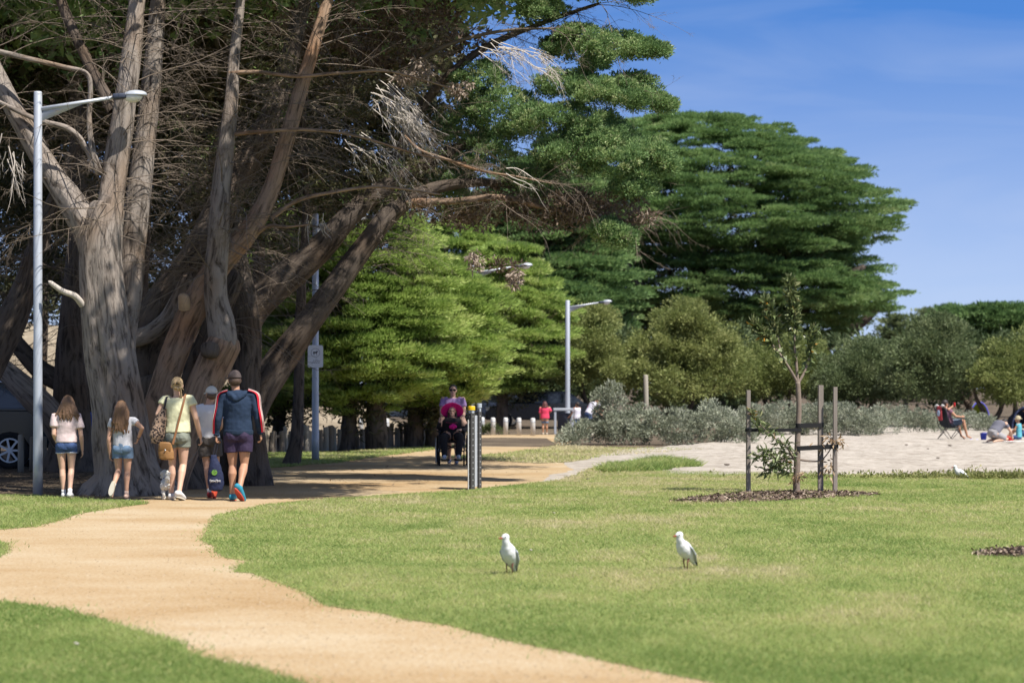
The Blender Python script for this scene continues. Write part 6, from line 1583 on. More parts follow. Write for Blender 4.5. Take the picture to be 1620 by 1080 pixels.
# --- woman in the yellow top
g = G(281, 791); H = 1.75
T, J = person(g, RD(-2), 'woman in a pale yellow top and grey green shorts holding the dog lead', H,
    dict(ankL=(-0.10, 0.06, 0.085), kneeL=(-0.085, 0.06, 0.49), ankR=(0.055, -0.20, 0.125), kneeR=(0.075, 0.02, 0.50), toeR=(0.085, -0.10, 0.035), elR=(0.265, -0.02, 1.16), wrR=(0.315, 0.08, 0.90), handR=(0.10, 0.25, -0.9),
         elL=(-0.275, -0.05, 1.22), wrL=(-0.24, 0.20, 1.15), handL=(0.3, 0.8, 0.0), palmL=(0, 0, -1), shR=(0.185, 0, 1.435), shL=(-0.185, 0, 1.425), head=(-0.01, 0.015, 1.63), hipR=(0.085, 0, 0.90), hipL=(-0.095, 0, 0.90)), m_skin2, True, 0.99, head_yaw=RD(10), curl=(0.9, 0.5))
shirt(T, J, H, M('yellow_cotton', (0.62, 0.61, 0.40), 0.85, 0.05, 9, 0.008, 10, stretch=(1, 1, 0.45)), sleeve=0.33, hem=0.10, ease=0.022, sl_r=1.12, flare=0.004, fold=0.035)
shorts(T, J, H, M('grey_green_cotton', (0.19, 0.205, 0.17), 0.9, 0.15, 9), 0.36, 1.02, fold=0.02)
for S_ in 'LR': shoe(T, J, S_, H, m_white_shoe, m_white_sole)
hm = M_hair('blonde_hair', (0.40, 0.28, 0.15))
hp = J['hp']
bm = bmesh.new(); bm_ell(bm, hp(0, -0.010, 0.016), (0.0485 * H, 0.058 * H, 0.058 * H)); r_ = random.Random(8)
for i in range(22):
    a = r_.uniform(0, 6.28); q = hp(0.008, -0.055, 0.0) + Vector((math.cos(a) * 0.05, -0.02 + r_.uniform(-0.03, 0.02), math.sin(a) * 0.05))
    bm_chain(bm, [hp(0.008, -0.045, 0.005), q, q + Vector((r_.uniform(-0.03, 0.06), r_.uniform(-0.02, 0.02), r_.uniform(-0.06, 0.03)))], [0.022, 0.016, 0.005], 7)
for i in range(10):
    bm_chain(bm, [hp(0.02, -0.055, -0.01), hp(0.03, -0.062, -0.045), hp(0.028 + r_.uniform(-0.012, 0.014), -0.060, -0.085 - r_.uniform(0, 0.03))], [0.018, 0.014, 0.004], 7)
remesh(obj('hair', bm, hm, T, True), 0.006, 1, 0.006, 0.012)
bm = bmesh.new(); bm_tube(bm, [hp(-0.03, -0.066, 0.012), hp(0.0, -0.078, 0.018), hp(0.03, -0.068, 0.012)], [0.008, 0.014, 0.008], 8); obj('hair_clip', bm, m_black, T, True)
wom = (g, J, T)
# her tote and satchel
m_tan = M('tan_leather', (0.28, 0.145, 0.055), 0.5, 0.25, 7); m_strap = M('strap_leather', (0.25, 0.115, 0.05), 0.5, 0.2, 9)
def M_leopard():
    m, nt, bs, out = new_mat('leopard_print')
    tcn = nt.nodes.new('ShaderNodeTexCoord')
    v = nt.nodes.new('ShaderNodeTexVoronoi'); v.inputs['Scale'].default_value = 30
    n = nt.nodes.new('ShaderNodeTexNoise'); n.inputs['Scale'].default_value = 30
    nt.links.new(tcn.outputs['Object'], v.inputs['Vector']); nt.links.new(tcn.outputs['Object'], n.inputs['Vector'])
    ad = nt.nodes.new('ShaderNodeMath'); ad.operation = 'MULTIPLY_ADD'; ad.inputs[1].default_value = 0.5
    nt.links.new(n.outputs['Fac'], ad.inputs[0]); nt.links.new(v.outputs['Distance'], ad.inputs[2])
    r = nt.nodes.new('ShaderNodeValToRGB'); e = r.color_ramp.elements
    e[0].position = 0.62; e[0].color = (0.03, 0.02, 0.018, 1); e[1].position = 0.80; e[1].color = (0.34, 0.23, 0.16, 1)
    nt.links.new(ad.outputs[0], r.inputs[0]); nt.links.new(r.outputs[0], bs.inputs['Base Color']); bs.inputs['Roughness'].default_value = 0.8
    return m
B_ = empty('tote_bag', (g[0], g[1], 0), 0, 'leopard print shoulder bag hanging at the side of the woman in yellow', 'bag')
B_.location = (g[0] - 0.235, g[1] - 0.10, 0.85)
bm = bmesh.new()
bm_tube(bm, [(-0.05, 0, -0.04), (-0.045, 0, 0.06), (-0.02, 0, 0.20), (0.02, 0.0, 0.33), (0.06, 0.01, 0.46)], [0.075, 0.11, 0.10, 0.075, 0.03], 16, flat=0.55, ref=(0, 1, 0))
remesh(obj('bag_body', bm, M_leopard(), B_, True), 0.01, 3, 0.02, 0.08)
ribbon('handle', smooth_pts([(0.045, 0.0, 0.40), (0.075, -0.015, 0.52), (0.09, 0.0, 0.60), (0.09, 0.08, 0.625), (0.075, 0.16, 0.56), (0.04, 0.18, 0.42), (0.0, 0.09, 0.30)]), 0.03, m_black, B_, (1, 0.2, 0.3))
B_ = empty('satchel', (g[0] - 0.145, g[1] - 0.155, 0.60), 0, 'tan leather satchel with a shoulder strap across the yellow top', 'bag')
bm = bmesh.new(); bm_loft(bm, [(0.02, 0, -0.02, 0.08, 0.03), (0.015, 0, 0.0, 0.11, 0.045), (0.0, 0, 0.09, 0.112, 0.05), (-0.01, 0, 0.19, 0.095, 0.04), (-0.015, 0, 0.235, 0.07, 0.02)], 20); remesh(obj('bag_body', bm, m_tan, B_, True), 0.008, 3, 0.012, 0.07)
bm = bmesh.new(); bm_box(bm, (-0.004, -0.040, 0.165), (0.165, 0.022, 0.12), Euler((0.12, 0.10, 0)), 0.010); obj('flap', bm, m_tan, B_, True)
bm = bmesh.new(); bm_lathe(bm, [(0.012, -0.004), (0.012, 0.004)], (0.0, -0.060, 0.115), 12, Euler((math.pi / 2, 0, 0))); obj('clasp', bm, m_rim, B_, True)
ribbon('strap', smooth_pts([(0.10, -0.01, 0.20), (0.135, 0.005, 0.34), (0.175, 0.01, 0.50), (0.215, 0.015, 0.66), (0.25, 0.03, 0.80), (0.262, 0.09, 0.885), (0.262, 0.17, 0.90), (0.23, 0.26, 0.80)]), 0.028, m_strap, B_, (1, 0.0, -0.3))

# --- boy in the white cap
g = G(331, 787); H = 1.62
T, J = person(g, RD(0), 'boy in a white cap and white shirt between the woman and the man', H,
    dict(ankL=(0.015, -0.06, 0.075), kneeL=(-0.035, 0.0, 0.45), ankR=(0.115, -0.21, 0.16), kneeR=(0.10, 0.02, 0.46), toeR=(0.115, -0.24, 0.035), elL=(-0.165, -0.03, 1.02), wrL=(-0.115, 0.06, 0.81), elR=(0.16, 0.06, 1.05), wrR=(0.12, 0.22, 0.98),
         shL=(-0.15, 0, 1.315), shR=(0.15, 0, 1.315), head=(0.03, 0.01, 1.495)), m_skin, False, 0.90, head_yaw=RD(16), hs=1.66)
shirt(T, J, H, M('white_cotton', (0.66, 0.66, 0.70), 0.85, 0.04, 9, 0.008, 10, stretch=(1, 1, 0.45)), sleeve=0.5, hem=0.0, ease=0.02, sl_r=1.05, fold=0.03)
shorts(T, J, H, M('charcoal_cotton', (0.075, 0.066, 0.062), 0.9, 0.2, 9), 0.62, 0.95, leg=1.12, fold=0.02)
m_redshoe = M('red_shoe', (0.48, 0.055, 0.02), 0.6, 0.25, 30)
for S_ in 'LR': shoe(T, J, S_, H, M('dark_red_shoe', (0.20, 0.02, 0.025), 0.6, 0.2), m_redshoe, m_white_shoe)
hp = J['hp']; hs_ = 1.66
def cap(T, J, hs, mat, brim_yaw, brim_dark=None, band=None):
    hp = J['hp']; bm = bmesh.new(); rot = (J['Rh']).to_euler()
    q = bmesh.ops.create_uvsphere(bm, u_segments=24, v_segments=14, radius=1.0)
    bmesh.ops.scale(bm, vec=(0.0535 * hs, 0.0635 * hs, 0.058 * hs), verts=bm.verts)
    for v in bm.verts:
        if v.co.z < -0.004 * hs: v.co.z = -0.004 * hs
    bmesh.ops.transform(bm, matrix=Matrix.Translation(hp(0, -0.008, 0.022)) @ J['Rh'].to_4x4(), verts=bm.verts)
    c = obj('cap', bm, mat, T, True)
    bm = bmesh.new(); n = 14; rows = [[], []]
    for i in range(n + 1):
        a = math.pi * i / n
        for r_i, zz in ((0, 0.0), (1, -0.006)):
            rows[r_i].append(None)
    top, bot, tin, bin_ = [], [], [], []
    for i in range(n + 1):
        a = math.pi * i / n
        ux, uy = math.cos(a), math.sin(a)
        Ry = Matrix.Rotation(brim_yaw, 3, 'Z')
        pi = Ry @ Vector((ux * 0.050, 0.045 * uy + 0.012, 0.022)); po = Ry @ Vector((ux * 0.050, 0.045 * uy + 0.012 + 0.045 * uy ** 0.7 if uy > 1e-6 else 0.012, 0.014 - 0.004 * (1 - uy)))
        for lst, p, dz in ((tin, pi, 0.0), (top, po, 0.0), (bin_, pi, -0.003), (bot, po, -0.003)): lst.append(bm.verts.new(hp(p.x, p.y - 0.008, p.z + dz)))
    for i in range(n):
        for l1, l2 in ((tin, top), (top, bot), (bot, bin_)): bm.faces.new((l1[i], l1[i + 1], l2[i + 1], l2[i]))
    obj('brim', bm, brim_dark or mat, c, True)
    return c
cap(T, J, hs_, M('cap_white', (0.56, 0.53, 0.46), 0.8, 0.06, 12), RD(20))
bm = bmesh.new(); bm_ell(bm, hp(0, -0.022, -0.008), (0.047 * hs_, 0.046 * hs_, 0.034 * hs_)); remesh(obj('hair', bm, M_hair('boy_hair', (0.12, 0.075, 0.045)), T, True), 0.006, 1, 0.006, 0.012)
bm = bmesh.new(); bm_tube(bm, [hp(-0.040, -0.050, 0.016), hp(0, -0.074, 0.012), hp(0.040, -0.050, 0.016)], [0.006, 0.010, 0.006], 8); obj('cap_strap', bm, m_greyprint, T, True)

# --- man in the navy hoodie
g = G(377, 792); H = 1.82
T, J = person(g, RD(-2), 'man in a navy hoodie with red and white sleeve stripes carrying a drawstring bag', H,
    dict(ankL=(-0.085, 0.0, 0.085), kneeL=(-0.085, 0.03, 0.50), ankR=(0.060, -0.26, 0.20), kneeR=(0.085, 0.0, 0.51), toeR=(0.095, -0.20, 0.060), elR=(0.285, -0.03, 1.17), wrR=(0.305, 0.09, 0.955), handR=(0.03, 0.2, -0.9), elL=(-0.285, -0.04, 1.16), wrL=(-0.315, 0.02, 0.93), handL=(0, 0.1, -0.9),
         shR=(0.21, 0, 1.485), shL=(-0.21, 0, 1.48), head=(-0.055, 0.02, 1.705), neck=(-0.03, 0, 1.535), hipR=(0.095, 0, 0.93), hipL=(-0.095, 0, 0.93)), m_skin3, False, 1.06, head_yaw=RD(14), curl=(0.7, 1.3))
m_navy = M('navy_fleece', (0.015, 0.030, 0.062), 0.9, 0.2, 12, 0.008, 10)
shirt(T, J, H, m_navy, 'hoodie', hem=-0.02, ease=0.030, long=True, fold=0.04, flare=-0.006)
pe, ch, ne = J['pelvis'], J['chest'], J['neck']
s2 = J['spec'][1]
bm = bmesh.new(); J['ring_tube']([(lerp(pe, ch, -0.10), s2[1] + 0.022, s2[2] + 0.020, 0), (lerp(pe, ch, -0.03), s2[1] + 0.031, s2[2] + 0.029, 0), (lerp(pe, ch, 0.10), s2[1] + 0.033, s2[2] + 0.030, 0)], bm); remesh(obj('waistband', bm, M('navy_rib', (0.014, 0.028, 0.055), 0.9, 0.25, 3, stretch=(60, 60, 1)), T, True), 0.009, 2)
bm = bmesh.new()
bm_chain(bm, smooth_pts([(-0.13, 0.04, 1.52), (-0.125, -0.06, 1.515), (-0.07, -0.115, 1.475), (-0.01, -0.13, 1.44), (0.05, -0.115, 1.475), (0.10, -0.06, 1.515), (0.105, 0.04, 1.52)], 4), 0.042, 12)
bm_ell(bm, (-0.01, -0.085, 1.46), (0.115, 0.045, 0.085)); bm_ell(bm, (-0.01, -0.03, 1.53), (0.11, 0.07, 0.04))
remesh(obj('hood', bm, m_navy, T, True), 0.009, 4, 0.02, 0.05)
m_red = M('red_stripe', (0.42, 0.012, 0.03), 0.8, 0.08); m_wst = M('white_stripe', (0.62, 0.60, 0.54), 0.8, 0.05)
for S_, sx in (('R', 1), ('L', -1)):
    s_, e_, w_ = J['sh' + S_], J['el' + S_], J['wr' + S_]
    cl = [lerp(s_, (0, s_.y, s_.z + 0.04), 0.30), s_ + Vector((0, 0, 0.005)), lerp(s_, e_, 0.5), e_, lerp(e_, w_, 0.5), lerp(e_, w_, 0.9)]
    rr = [0.040 * H, 0.044 * H, 0.0395 * H, 0.0345 * H, 0.0315 * H, 0.026 * H]
    def line(angle, extra):
        o_ = []
        for p, r_ in zip(cl, rr):
            o_.append(p + Vector((sx * math.cos(angle), -math.sin(angle), 0.25 if p is cl[0] or p is cl[1] else 0)).normalized() * (r_ + extra))
        o_[0] = cl[0] + Vector((0, -math.sin(angle) * 0.9, 0.75)).normalized() * (rr[0] + 0.008 + extra)
        return smooth_pts(o_, 5)
    for nm, an, w, mt, ex in (('sleeve_panel', 40, 0.052, m_red, 0.006), ('sleeve_stripe', 30, 0.011, m_wst, 0.010), ('sleeve_stripe', 12, 0.011, m_wst, 0.010), ('sleeve_panel', 4, 0.050, m_red, 0.006), ('sleeve_stripe', -6, 0.011, m_wst, 0.010)):
        a = RD(an)
        ribbon(nm, line(a, ex), w, mt, T, (sx * math.sin(a), math.cos(a), 0.0), 0.006)
    bm = bmesh.new(); bm_tube(bm, [lerp(e_, w_, 0.86), lerp(e_, w_, 1.03)], [0.0285 * H, 0.021 * H], 14); obj('cuff', bm, m_navy, T, True)
shorts(T, J, H, M('purple_navy_shorts', (0.032, 0.020, 0.050), 0.75, 0.15, 9, 0.006, 10), 0.56, 1.04, leg=1.06, fold=0.018)
m_teal = M('teal_mesh', (0.03, 0.23, 0.33), 0.7, 0.3, 40); m_redsole = M('red_sole', (0.42, 0.06, 0.035), 0.7, 0.2, 30)
for S_ in 'LR': shoe(T, J, S_, H, m_teal, m_redsole)
bm = bmesh.new(); hp = J['hp']; bm_ell(bm, hp(0, -0.020, -0.006), (0.048 * H, 0.049 * H, 0.043 * H)); remesh(obj('hair', bm, M_hair('dark_brown_hair', (0.075, 0.045, 0.03)), T, True), 0.006, 1, 0.006, 0.012)
cap(T, J, H, M('cap_brown', (0.085, 0.065, 0.062), 0.8, 0.15, 12), RD(30))
man = (g, J)
# drawstring bag hanging from his left hand
g2 = (g[0] - 0.315, g[1] + 0.0, 0.86)
B_ = empty('drawstring_bag', g2, 0, 'navy mesh drawstring bag with a round green badge hanging from the hand of the man', 'bag')
m_mesh = M('navy_mesh', (0.014, 0.02, 0.055), 0.8, 0.5, 70)
bm = bmesh.new(); bm_loft(bm, [(0.0, -0.02, -0.72, 0.06, 0.035), (0.0, -0.02, -0.70, 0.10, 0.055), (0.0, -0.02, -0.60, 0.115, 0.065), (-0.005, -0.02, -0.48, 0.11, 0.06), (-0.015, -0.02, -0.36, 0.085, 0.05), (-0.025, -0.01, -0.27, 0.055, 0.04), (-0.03, -0.01, -0.23, 0.045, 0.03), (-0.03, 0, -0.21, 0.05, 0.03)], 24)
remesh(obj('bag_body', bm, m_mesh, B_, True), 0.008, 3, 0.02, 0.09)
bm = bmesh.new()
for x0 in (-0.012, 0.012): bm_tube(bm, smooth_pts([(x0, 0.03, 0.0), (x0 * 1.6, 0.02, -0.1), (x0 * 1.2 - 0.03, 0.0, -0.23)], 4), 0.007, 8)
obj('cord', bm, m_black, B_, True)
bm = bmesh.new(); bm_lathe(bm, [(0.040, -0.002), (0.040, 0.002)], (-0.012, -0.082, -0.455), 24, Euler((math.pi / 2 - 0.12, 0, 0))); bd = obj('badge', bm, M('badge_green', (0.10, 0.22, 0.03), 0.6, 0.1), B_)
for k in range(3):
    bm = bmesh.new(); bm_box(bm, (-0.022 + k * 0.011, -0.0855, -0.465 + k * 0.011), (0.046 - abs(k - 1) * 0.006, 0.002, 0.0055), Euler((0, -0.75, 0))); obj('badge_stripe', bm, M('badge_pale_%s' % 'abc'[k], (0.40, 0.55, 0.25), 0.6, 0.1), bd)
x = -0.075
for k, (w, h, r0) in enumerate(((0.022, 0.045, 0.25), (0.018, 0.028, -0.1), (0.018, 0.028, 0.2), (0.01, 0.012, 0.0), (0.024, 0.048, -0.15), (0.018, 0.028, 0.2), (0.018, 0.030, -0.2))):
    bm = bmesh.new()
    c_ = [(-w / 2, -h / 2), (-w / 2 + 0.005, h / 2), (0, -h / 4), (w / 2 - 0.005, h / 2), (w / 2, -h / 2)]
    bm_tube(bm, [(x + w / 2 + a * math.cos(r0) - b * math.sin(r0), -0.089, -0.575 + b * math.cos(r0) + a * math.sin(r0)) for a, b in c_], 0.0032, 6)
    obj('lettering', bm, m_sign, B_, True); x += w + 0.003

# --- the small white dog and its lead
m_fur = M('white_fur', (0.62, 0.60, 0.55), 0.9, 0.12, 20, 0.004, 60)
gd = G(264, 790); 
T = empty('dog', gd, RD(10), 'small fluffy white dog half hidden behind the legs of the woman in yellow', 'dog')
bm = bmesh.new()
bm_chain(bm, [(0, -0.13, 0.215), (0, -0.06, 0.21), (0, 0.04, 0.215), (0, 0.13, 0.235)], [0.068, 0.072, 0.078, 0.080], 14)
bm_chain(bm, [(0, 0.14, 0.25), (0, 0.19, 0.33)], [0.058, 0.05], 12); bm_ell(bm, (0, 0.21, 0.36), (0.062, 0.066, 0.058)); bm_ell(bm, (0, 0.275, 0.343), (0.028, 0.038, 0.025))
for sg in (-1, 1):
    bm_chain(bm, [(sg * 0.045, -0.12, 0.20), (sg * 0.048, -0.085, 0.145), (sg * 0.048, -0.145, 0.085), (sg * 0.048, -0.135, 0.03), (sg * 0.048, -0.11, 0.02)], [0.055, 0.036, 0.024, 0.022, 0.022], 10)
    bm_chain(bm, [(sg * 0.045, 0.12, 0.20), (sg * 0.046, 0.11, 0.11), (sg * 0.046, 0.12, 0.03), (sg * 0.046, 0.14, 0.02)], [0.042, 0.028, 0.022, 0.022], 10)
    bm_chain(bm, [(sg * 0.045, 0.20, 0.395), (sg * 0.068, 0.195, 0.36), (sg * 0.072, 0.195, 0.315)], [0.022, 0.024, 0.016], 8)
bm_chain(bm, [(0, -0.17, 0.25), (0.005, -0.215, 0.31), (0.01, -0.20, 0.37), (0.012, -0.15, 0.40)], [0.028, 0.034, 0.038, 0.026], 10)
remesh(obj('body', bm, m_fur, T, True), 0.009, 1, 0.045, 0.03)
bm = bmesh.new(); bm_ell(bm, (0, 0.312, 0.347), (0.010, 0.008, 0.008), None, 2); obj('nose', bm, m_black, T, True)
for sg in (-1, 1):
    bm = bmesh.new(); bm_ell(bm, (sg * 0.026, 0.268, 0.372), (0.007, 0.005, 0.007), None, 2); obj('eye', bm, m_black, T, True)
bm = bmesh.new(); bmesh.ops.create_circle(bm, segments=4, radius=0.1); bm.free()
bm = bmesh.new(); bm_tube(bm, [(0, 0.155, 0.262), (0, 0.17, 0.285)], [0.064, 0.062], 16); obj('collar', bm, m_darkmetal, T, True)
gw = wom[0]; hnd = Vector((gw[0], gw[1], 0)) + J['hp'](0, 0, 0) * 0
hw = Vector((gw[0] + 0.325, gw[1] + 0.10, 0.83)); hd_ = Vector((gd[0] - 0.03, gd[1] + 0.165, 0.30))
o = ribbon('dog_lead', smooth_pts([hw, lerp(hw, hd_, 0.25) + Vector((0.05, 0.03, -0.02)), lerp(hw, hd_, 0.55) + Vector((0.03, 0.02, -0.06)), hd_], 6), 0.018, M('lead_webbing', (0.20, 0.20, 0.21), 0.7, 0.1), None, (0.5, 0.3, 1))
tag(o, 'grey webbing dog lead running down to the white dog', 'lead')

# ---------------------------------------------------------------- the wheelchair pair
g = G(716, 735); dW = g[1]
m_purple = M('lilac_cotton', (0.33, 0.215, 0.42), 0.85, 0.06, 9)
H = 1.66
T, J = person((g[0], g[1] + 0.25, 0), math.pi, 'woman in a lilac top and sunglasses pushing the wheelchair', H,
    dict(elR=(0.24, 0.05, 1.10), wrR=(0.22, 0.26, 0.98), handR=(0, 1, -0.2), palmR=(0, 0, -1), elL=(-0.24, 0.05, 1.10), wrL=(-0.22, 0.26, 0.98), handL=(0, 1, -0.2), palmL=(0, 0, -1), ankL=(-0.08, 0.12, 0.08), kneeL=(-0.08, 0.10, 0.46), ankR=(0.08, -0.14, 0.09), kneeR=(0.08, 0.03, 0.46)), m_skin2, True, 1.12, face=True, curl=(1.2, 1.2))
shirt(T, J, H, m_purple, sleeve=0.6, hem=-0.05, ease=0.022, sl_r=1.1, fold=0.03)
shorts(T, J, H, M('black_cotton', (0.02, 0.02, 0.023), 0.9, 0.2), 0.6, 1.1, fold=0.015)
for S_ in 'LR': shoe(T, J, S_, H, M('blue_grey_shoe', (0.16, 0.18, 0.26), 0.7, 0.1), m_white_sole)
hp = J['hp']
bm = bmesh.new(); bm_ell(bm, hp(0, -0.016, 0.022), (0.050 * H, 0.057 * H, 0.054 * H)); bm_ell(bm, hp(0, -0.05, 0.03), (0.03 * H, 0.03 * H, 0.03 * H)); remesh(obj('hair', bm, M_hair('black_hair', (0.025, 0.018, 0.015)), T, True), 0.006, 1, 0.006, 0.012)
for sg in (-1, 1):
    bm = bmesh.new(); bm_ell(bm, hp(sg * 0.021, 0.050, 0.006), (0.019 * H, 0.006 * H, 0.015 * H)); obj('sunglass_lens', bm, m_eye, T, True)
    bm = bmesh.new(); bm_tube(bm, [hp(sg * 0.036, 0.046, 0.008), hp(sg * 0.047, 0.0, 0.008)], 0.003, 6); obj('sunglass_arm', bm, m_eye, T, True)
# wheelchair, facing the camera
W = empty('wheelchair', (g[0], g[1] - 0.35, 0), math.pi, 'black wheelchair on the path carrying a seated woman', 'wheelchair')
m_frame = M('black_tube', (0.03, 0.032, 0.04), 0.35, 0.1, metal=0.3); m_seat = M('black_vinyl', (0.018, 0.018, 0.02), 0.6, 0.2)
for sg in (-1, 1):
    bm = bmesh.new(); x = sg * 0.30
    rot = Euler((0, math.pi / 2, 0))
    bm_ring(bm, [(0.285, -0.016), (0.305, -0.016), (0.31, 0), (0.305, 0.016), (0.285, 0.016)], (x, -0.10, 0.31), 36, rot); 
    w_ = obj('wheel', bm, m_tyre, W, True)
    bm = bmesh.new()
    for k in range(12):
        a = 2 * math.pi * k / 12; bm_tube(bm, [(x, -0.10, 0.31), (x, -0.10 + 0.285 * math.cos(a), 0.31 + 0.285 * math.sin(a))], 0.0025, 5)
    bm_lathe(bm, [(0.03, -0.03), (0.03, 0.03)], (x, -0.10, 0.31), 14, rot); obj('spoke', bm, m_rim, w_, True)
    bm = bmesh.new(); bm_tube(bm, [(x + sg * 0.035, -0.10 + 0.265 * math.cos(2 * math.pi * k / 28), 0.31 + 0.265 * math.sin(2 * math.pi * k / 28)) for k in range(29)], 0.009, 6, cap=False); obj('push_rim', bm, m_galv, w_, True)
    bm = bmesh.new(); bm_lathe(bm, [(0.05, -0.014), (0.085, -0.016), (0.09, 0), (0.085, 0.016), (0.05, 0.014)], (sg * 0.25, 0.36, 0.09), 20, rot); obj('caster', bm, m_tyre, W, True)
    bm = bmesh.new(); xx = sg * 0.25
    for q in ([(xx, -0.22, 0.98), (xx, -0.20, 0.92), (xx, -0.16, 0.5), (xx, -0.15, 0.30)], [(xx, -0.15, 0.49), (xx, 0.30, 0.51), (xx, 0.37, 0.45), (xx, 0.42, 0.14)], [(xx, -0.15, 0.30), (xx, 0.32, 0.28)], [(xx, 0.34, 0.30), (xx, 0.36, 0.10)], [(xx, -0.22, 0.98), (xx, -0.34, 0.97)]):
        bm_tube(bm, q, 0.013, 8)
    obj('side_frame', bm, m_frame, W, True)
    bm = bmesh.new(); bm_box(bm, (sg * 0.265, 0.06, 0.70), (0.06, 0.32, 0.035), None, 0.01); obj('armrest', bm, m_seat, W, True)
    bm = bmesh.new(); bm_tube(bm, [(sg * 0.265, -0.06, 0.69), (sg * 0.262, -0.06, 0.5)], 0.011, 8); bm_tube(bm, [(sg * 0.265, 0.18, 0.69), (sg * 0.262, 0.18, 0.5)], 0.011, 8); bm_box(bm, (sg * 0.262, 0.06, 0.60), (0.008, 0.24, 0.16)); obj('side_panel', bm, m_frame, W)
    bm = bmesh.new(); bm_box(bm, (sg * 0.13, 0.50, 0.13), (0.17, 0.16, 0.015), Euler((0.25, 0, 0)), 0.004); obj('footrest', bm, m_frame, W)
bm = bmesh.new(); bm_box(bm, (0, 0.06, 0.49), (0.47, 0.42, 0.05), None, 0.015); obj('seat', bm, m_seat, W)
bm = bmesh.new(); bm_box(bm, (0, -0.175, 0.72), (0.48, 0.025, 0.42), Euler((-0.08, 0, 0)), 0.008); obj('backrest', bm, m_seat, W)
bm = bmesh.new(); bm_tube(bm, [(-0.25, 0.0, 0.28), (0.25, 0.0, 0.47)], 0.012, 8); bm_tube(bm, [(0.25, 0.02, 0.28), (-0.25, 0.02, 0.47)], 0.012, 8); obj('cross_brace', bm, m_frame, W, True)
H = 1.62
m_blackcot = M('black_knit', (0.016, 0.015, 0.018), 0.9, 0.2)
T, J = person((g[0], g[1] - 0.35, 0), math.pi, 'seated woman in black with a wide bright pink hat in the wheelchair', H,
    dict(pelvis=(0, -0.03, 0.60), chest=(0, -0.07, 0.84), neck=(0, -0.05, 0.99), head=(0, 0.0, 1.11), shR=(0.20, -0.05, 0.94), shL=(-0.20, -0.05, 0.94), hipR=(0.10, 0.0, 0.59), hipL=(-0.10, 0.0, 0.59), kneeR=(0.17, 0.42, 0.58), kneeL=(-0.17, 0.42, 0.58), ankR=(0.14, 0.50, 0.22), ankL=(-0.14, 0.50, 0.22), toeR=(0.15, 0.62, 0.17), toeL=(-0.15, 0.62, 0.17),
         elR=(0.29, 0.02, 0.75), wrR=(0.25, 0.15, 0.90), handR=(-0.1, 0.2, 0.9), palmR=(-1, 0, 0), elL=(-0.30, 0.06, 0.74), wrL=(-0.18, 0.24, 0.74), handL=(0.6, 0.8, 0), palmL=(0, 0, -1)), m_skin2, True, 1.45, face=True, hs=1.58, curl=(0.9, 0.7))
shirt(T, J, H, m_blackcot, 'cardigan', hem=-0.05, ease=0.022, long=True, fold=0.03)
bm = bmesh.new()
for S_ in 'RL':
    bm_chain(bm, [J['hip' + S_], lerp(J['hip' + S_], J['knee' + S_], 0.5), J['knee' + S_], lerp(J['knee' + S_], J['ank' + S_], 0.5), lerp(J['knee' + S_], J['ank' + S_], 0.93)], [0.115, 0.105, 0.085, 0.078, 0.065], 14)
bm_ell(bm, (0, 0.0, 0.60), (0.20, 0.17, 0.12)); remesh(obj('trousers', bm, m_blackcot, T, True), 0.011, 4, 0.025, 0.08)
for S_ in 'LR': shoe(T, J, S_, H, M('pale_blue_shoe', (0.42, 0.46, 0.56), 0.7, 0.1), m_white_sole)
m_hot = M('pink_hat', (0.62, 0.012, 0.22), 0.8, 0.08, 12)
hp = J['hp']
bm = bmesh.new(); bm_lathe(bm, [(0.088, -0.010), (0.098, 0.0), (0.097, 0.05), (0.085, 0.085), (0.05, 0.10), (0.01, 0.103)], (0, 0, 0), 28); bmesh.ops.transform(bm, matrix=Matrix.Translation(hp(0, -0.020, 0.020)) @ Matrix.Rotation(0.75, 4, 'X'), verts=bm.verts); ht = obj('sun_hat', bm, m_hot, T, True)
bm = bmesh.new()
n = 40; rows = []
for j, (r, z) in enumerate(((0.095, 0.0), (0.14, 0.01), (0.19, 0.004), (0.235, -0.012))):
    rows.append([bm.verts.new((r * math.cos(2 * math.pi * k / n), r * 0.92 * math.sin(2 * math.pi * k / n), z - 0.03 * (j / 3) * abs(math.cos(2 * math.pi * k / n)) ** 1.2)) for k in range(n)])
for j in range(3):
    for k in range(n): bm.faces.new((rows[j][k], rows[j][(k + 1) % n], rows[j + 1][(k + 1) % n], rows[j + 1][k]))
bmesh.ops.transform(bm, matrix=Matrix.Translation(hp(0, -0.020, 0.020)) @ Matrix.Rotation(0.85, 4, 'X'), verts=bm.verts)
bo = obj('brim', bm, m_hot, ht, True); md = bo.modifiers.new('thick', 'SOLIDIFY'); md.thickness = 0.006
bm = bmesh.new(); bm_ell(bm, hp(0, -0.022, 0.0), (0.05 * 1.58, 0.05 * 1.58, 0.055 * 1.58))
for sg in (-1, 1): bm_chain(bm, [hp(sg * 0.045, -0.01, 0.01), hp(sg * 0.050, -0.01, -0.045), hp(sg * 0.052, -0.005, -0.085)], [0.02, 0.022, 0.012], 8)
remesh(obj('hair', bm, M_hair('dark_hair', (0.03, 0.02, 0.016)), T, True), 0.006, 1, 0.006, 0.012)
bm = bmesh.new(); bm_tube(bm, [hp(-0.036, 0.049, 0.006), hp(-0.018, 0.054, 0.012), hp(0, 0.056, 0.008), hp(0.018, 0.054, 0.012), hp(0.036, 0.049, 0.006)], 0.0035, 6); obj('glasses', bm, m_eye, T, True)
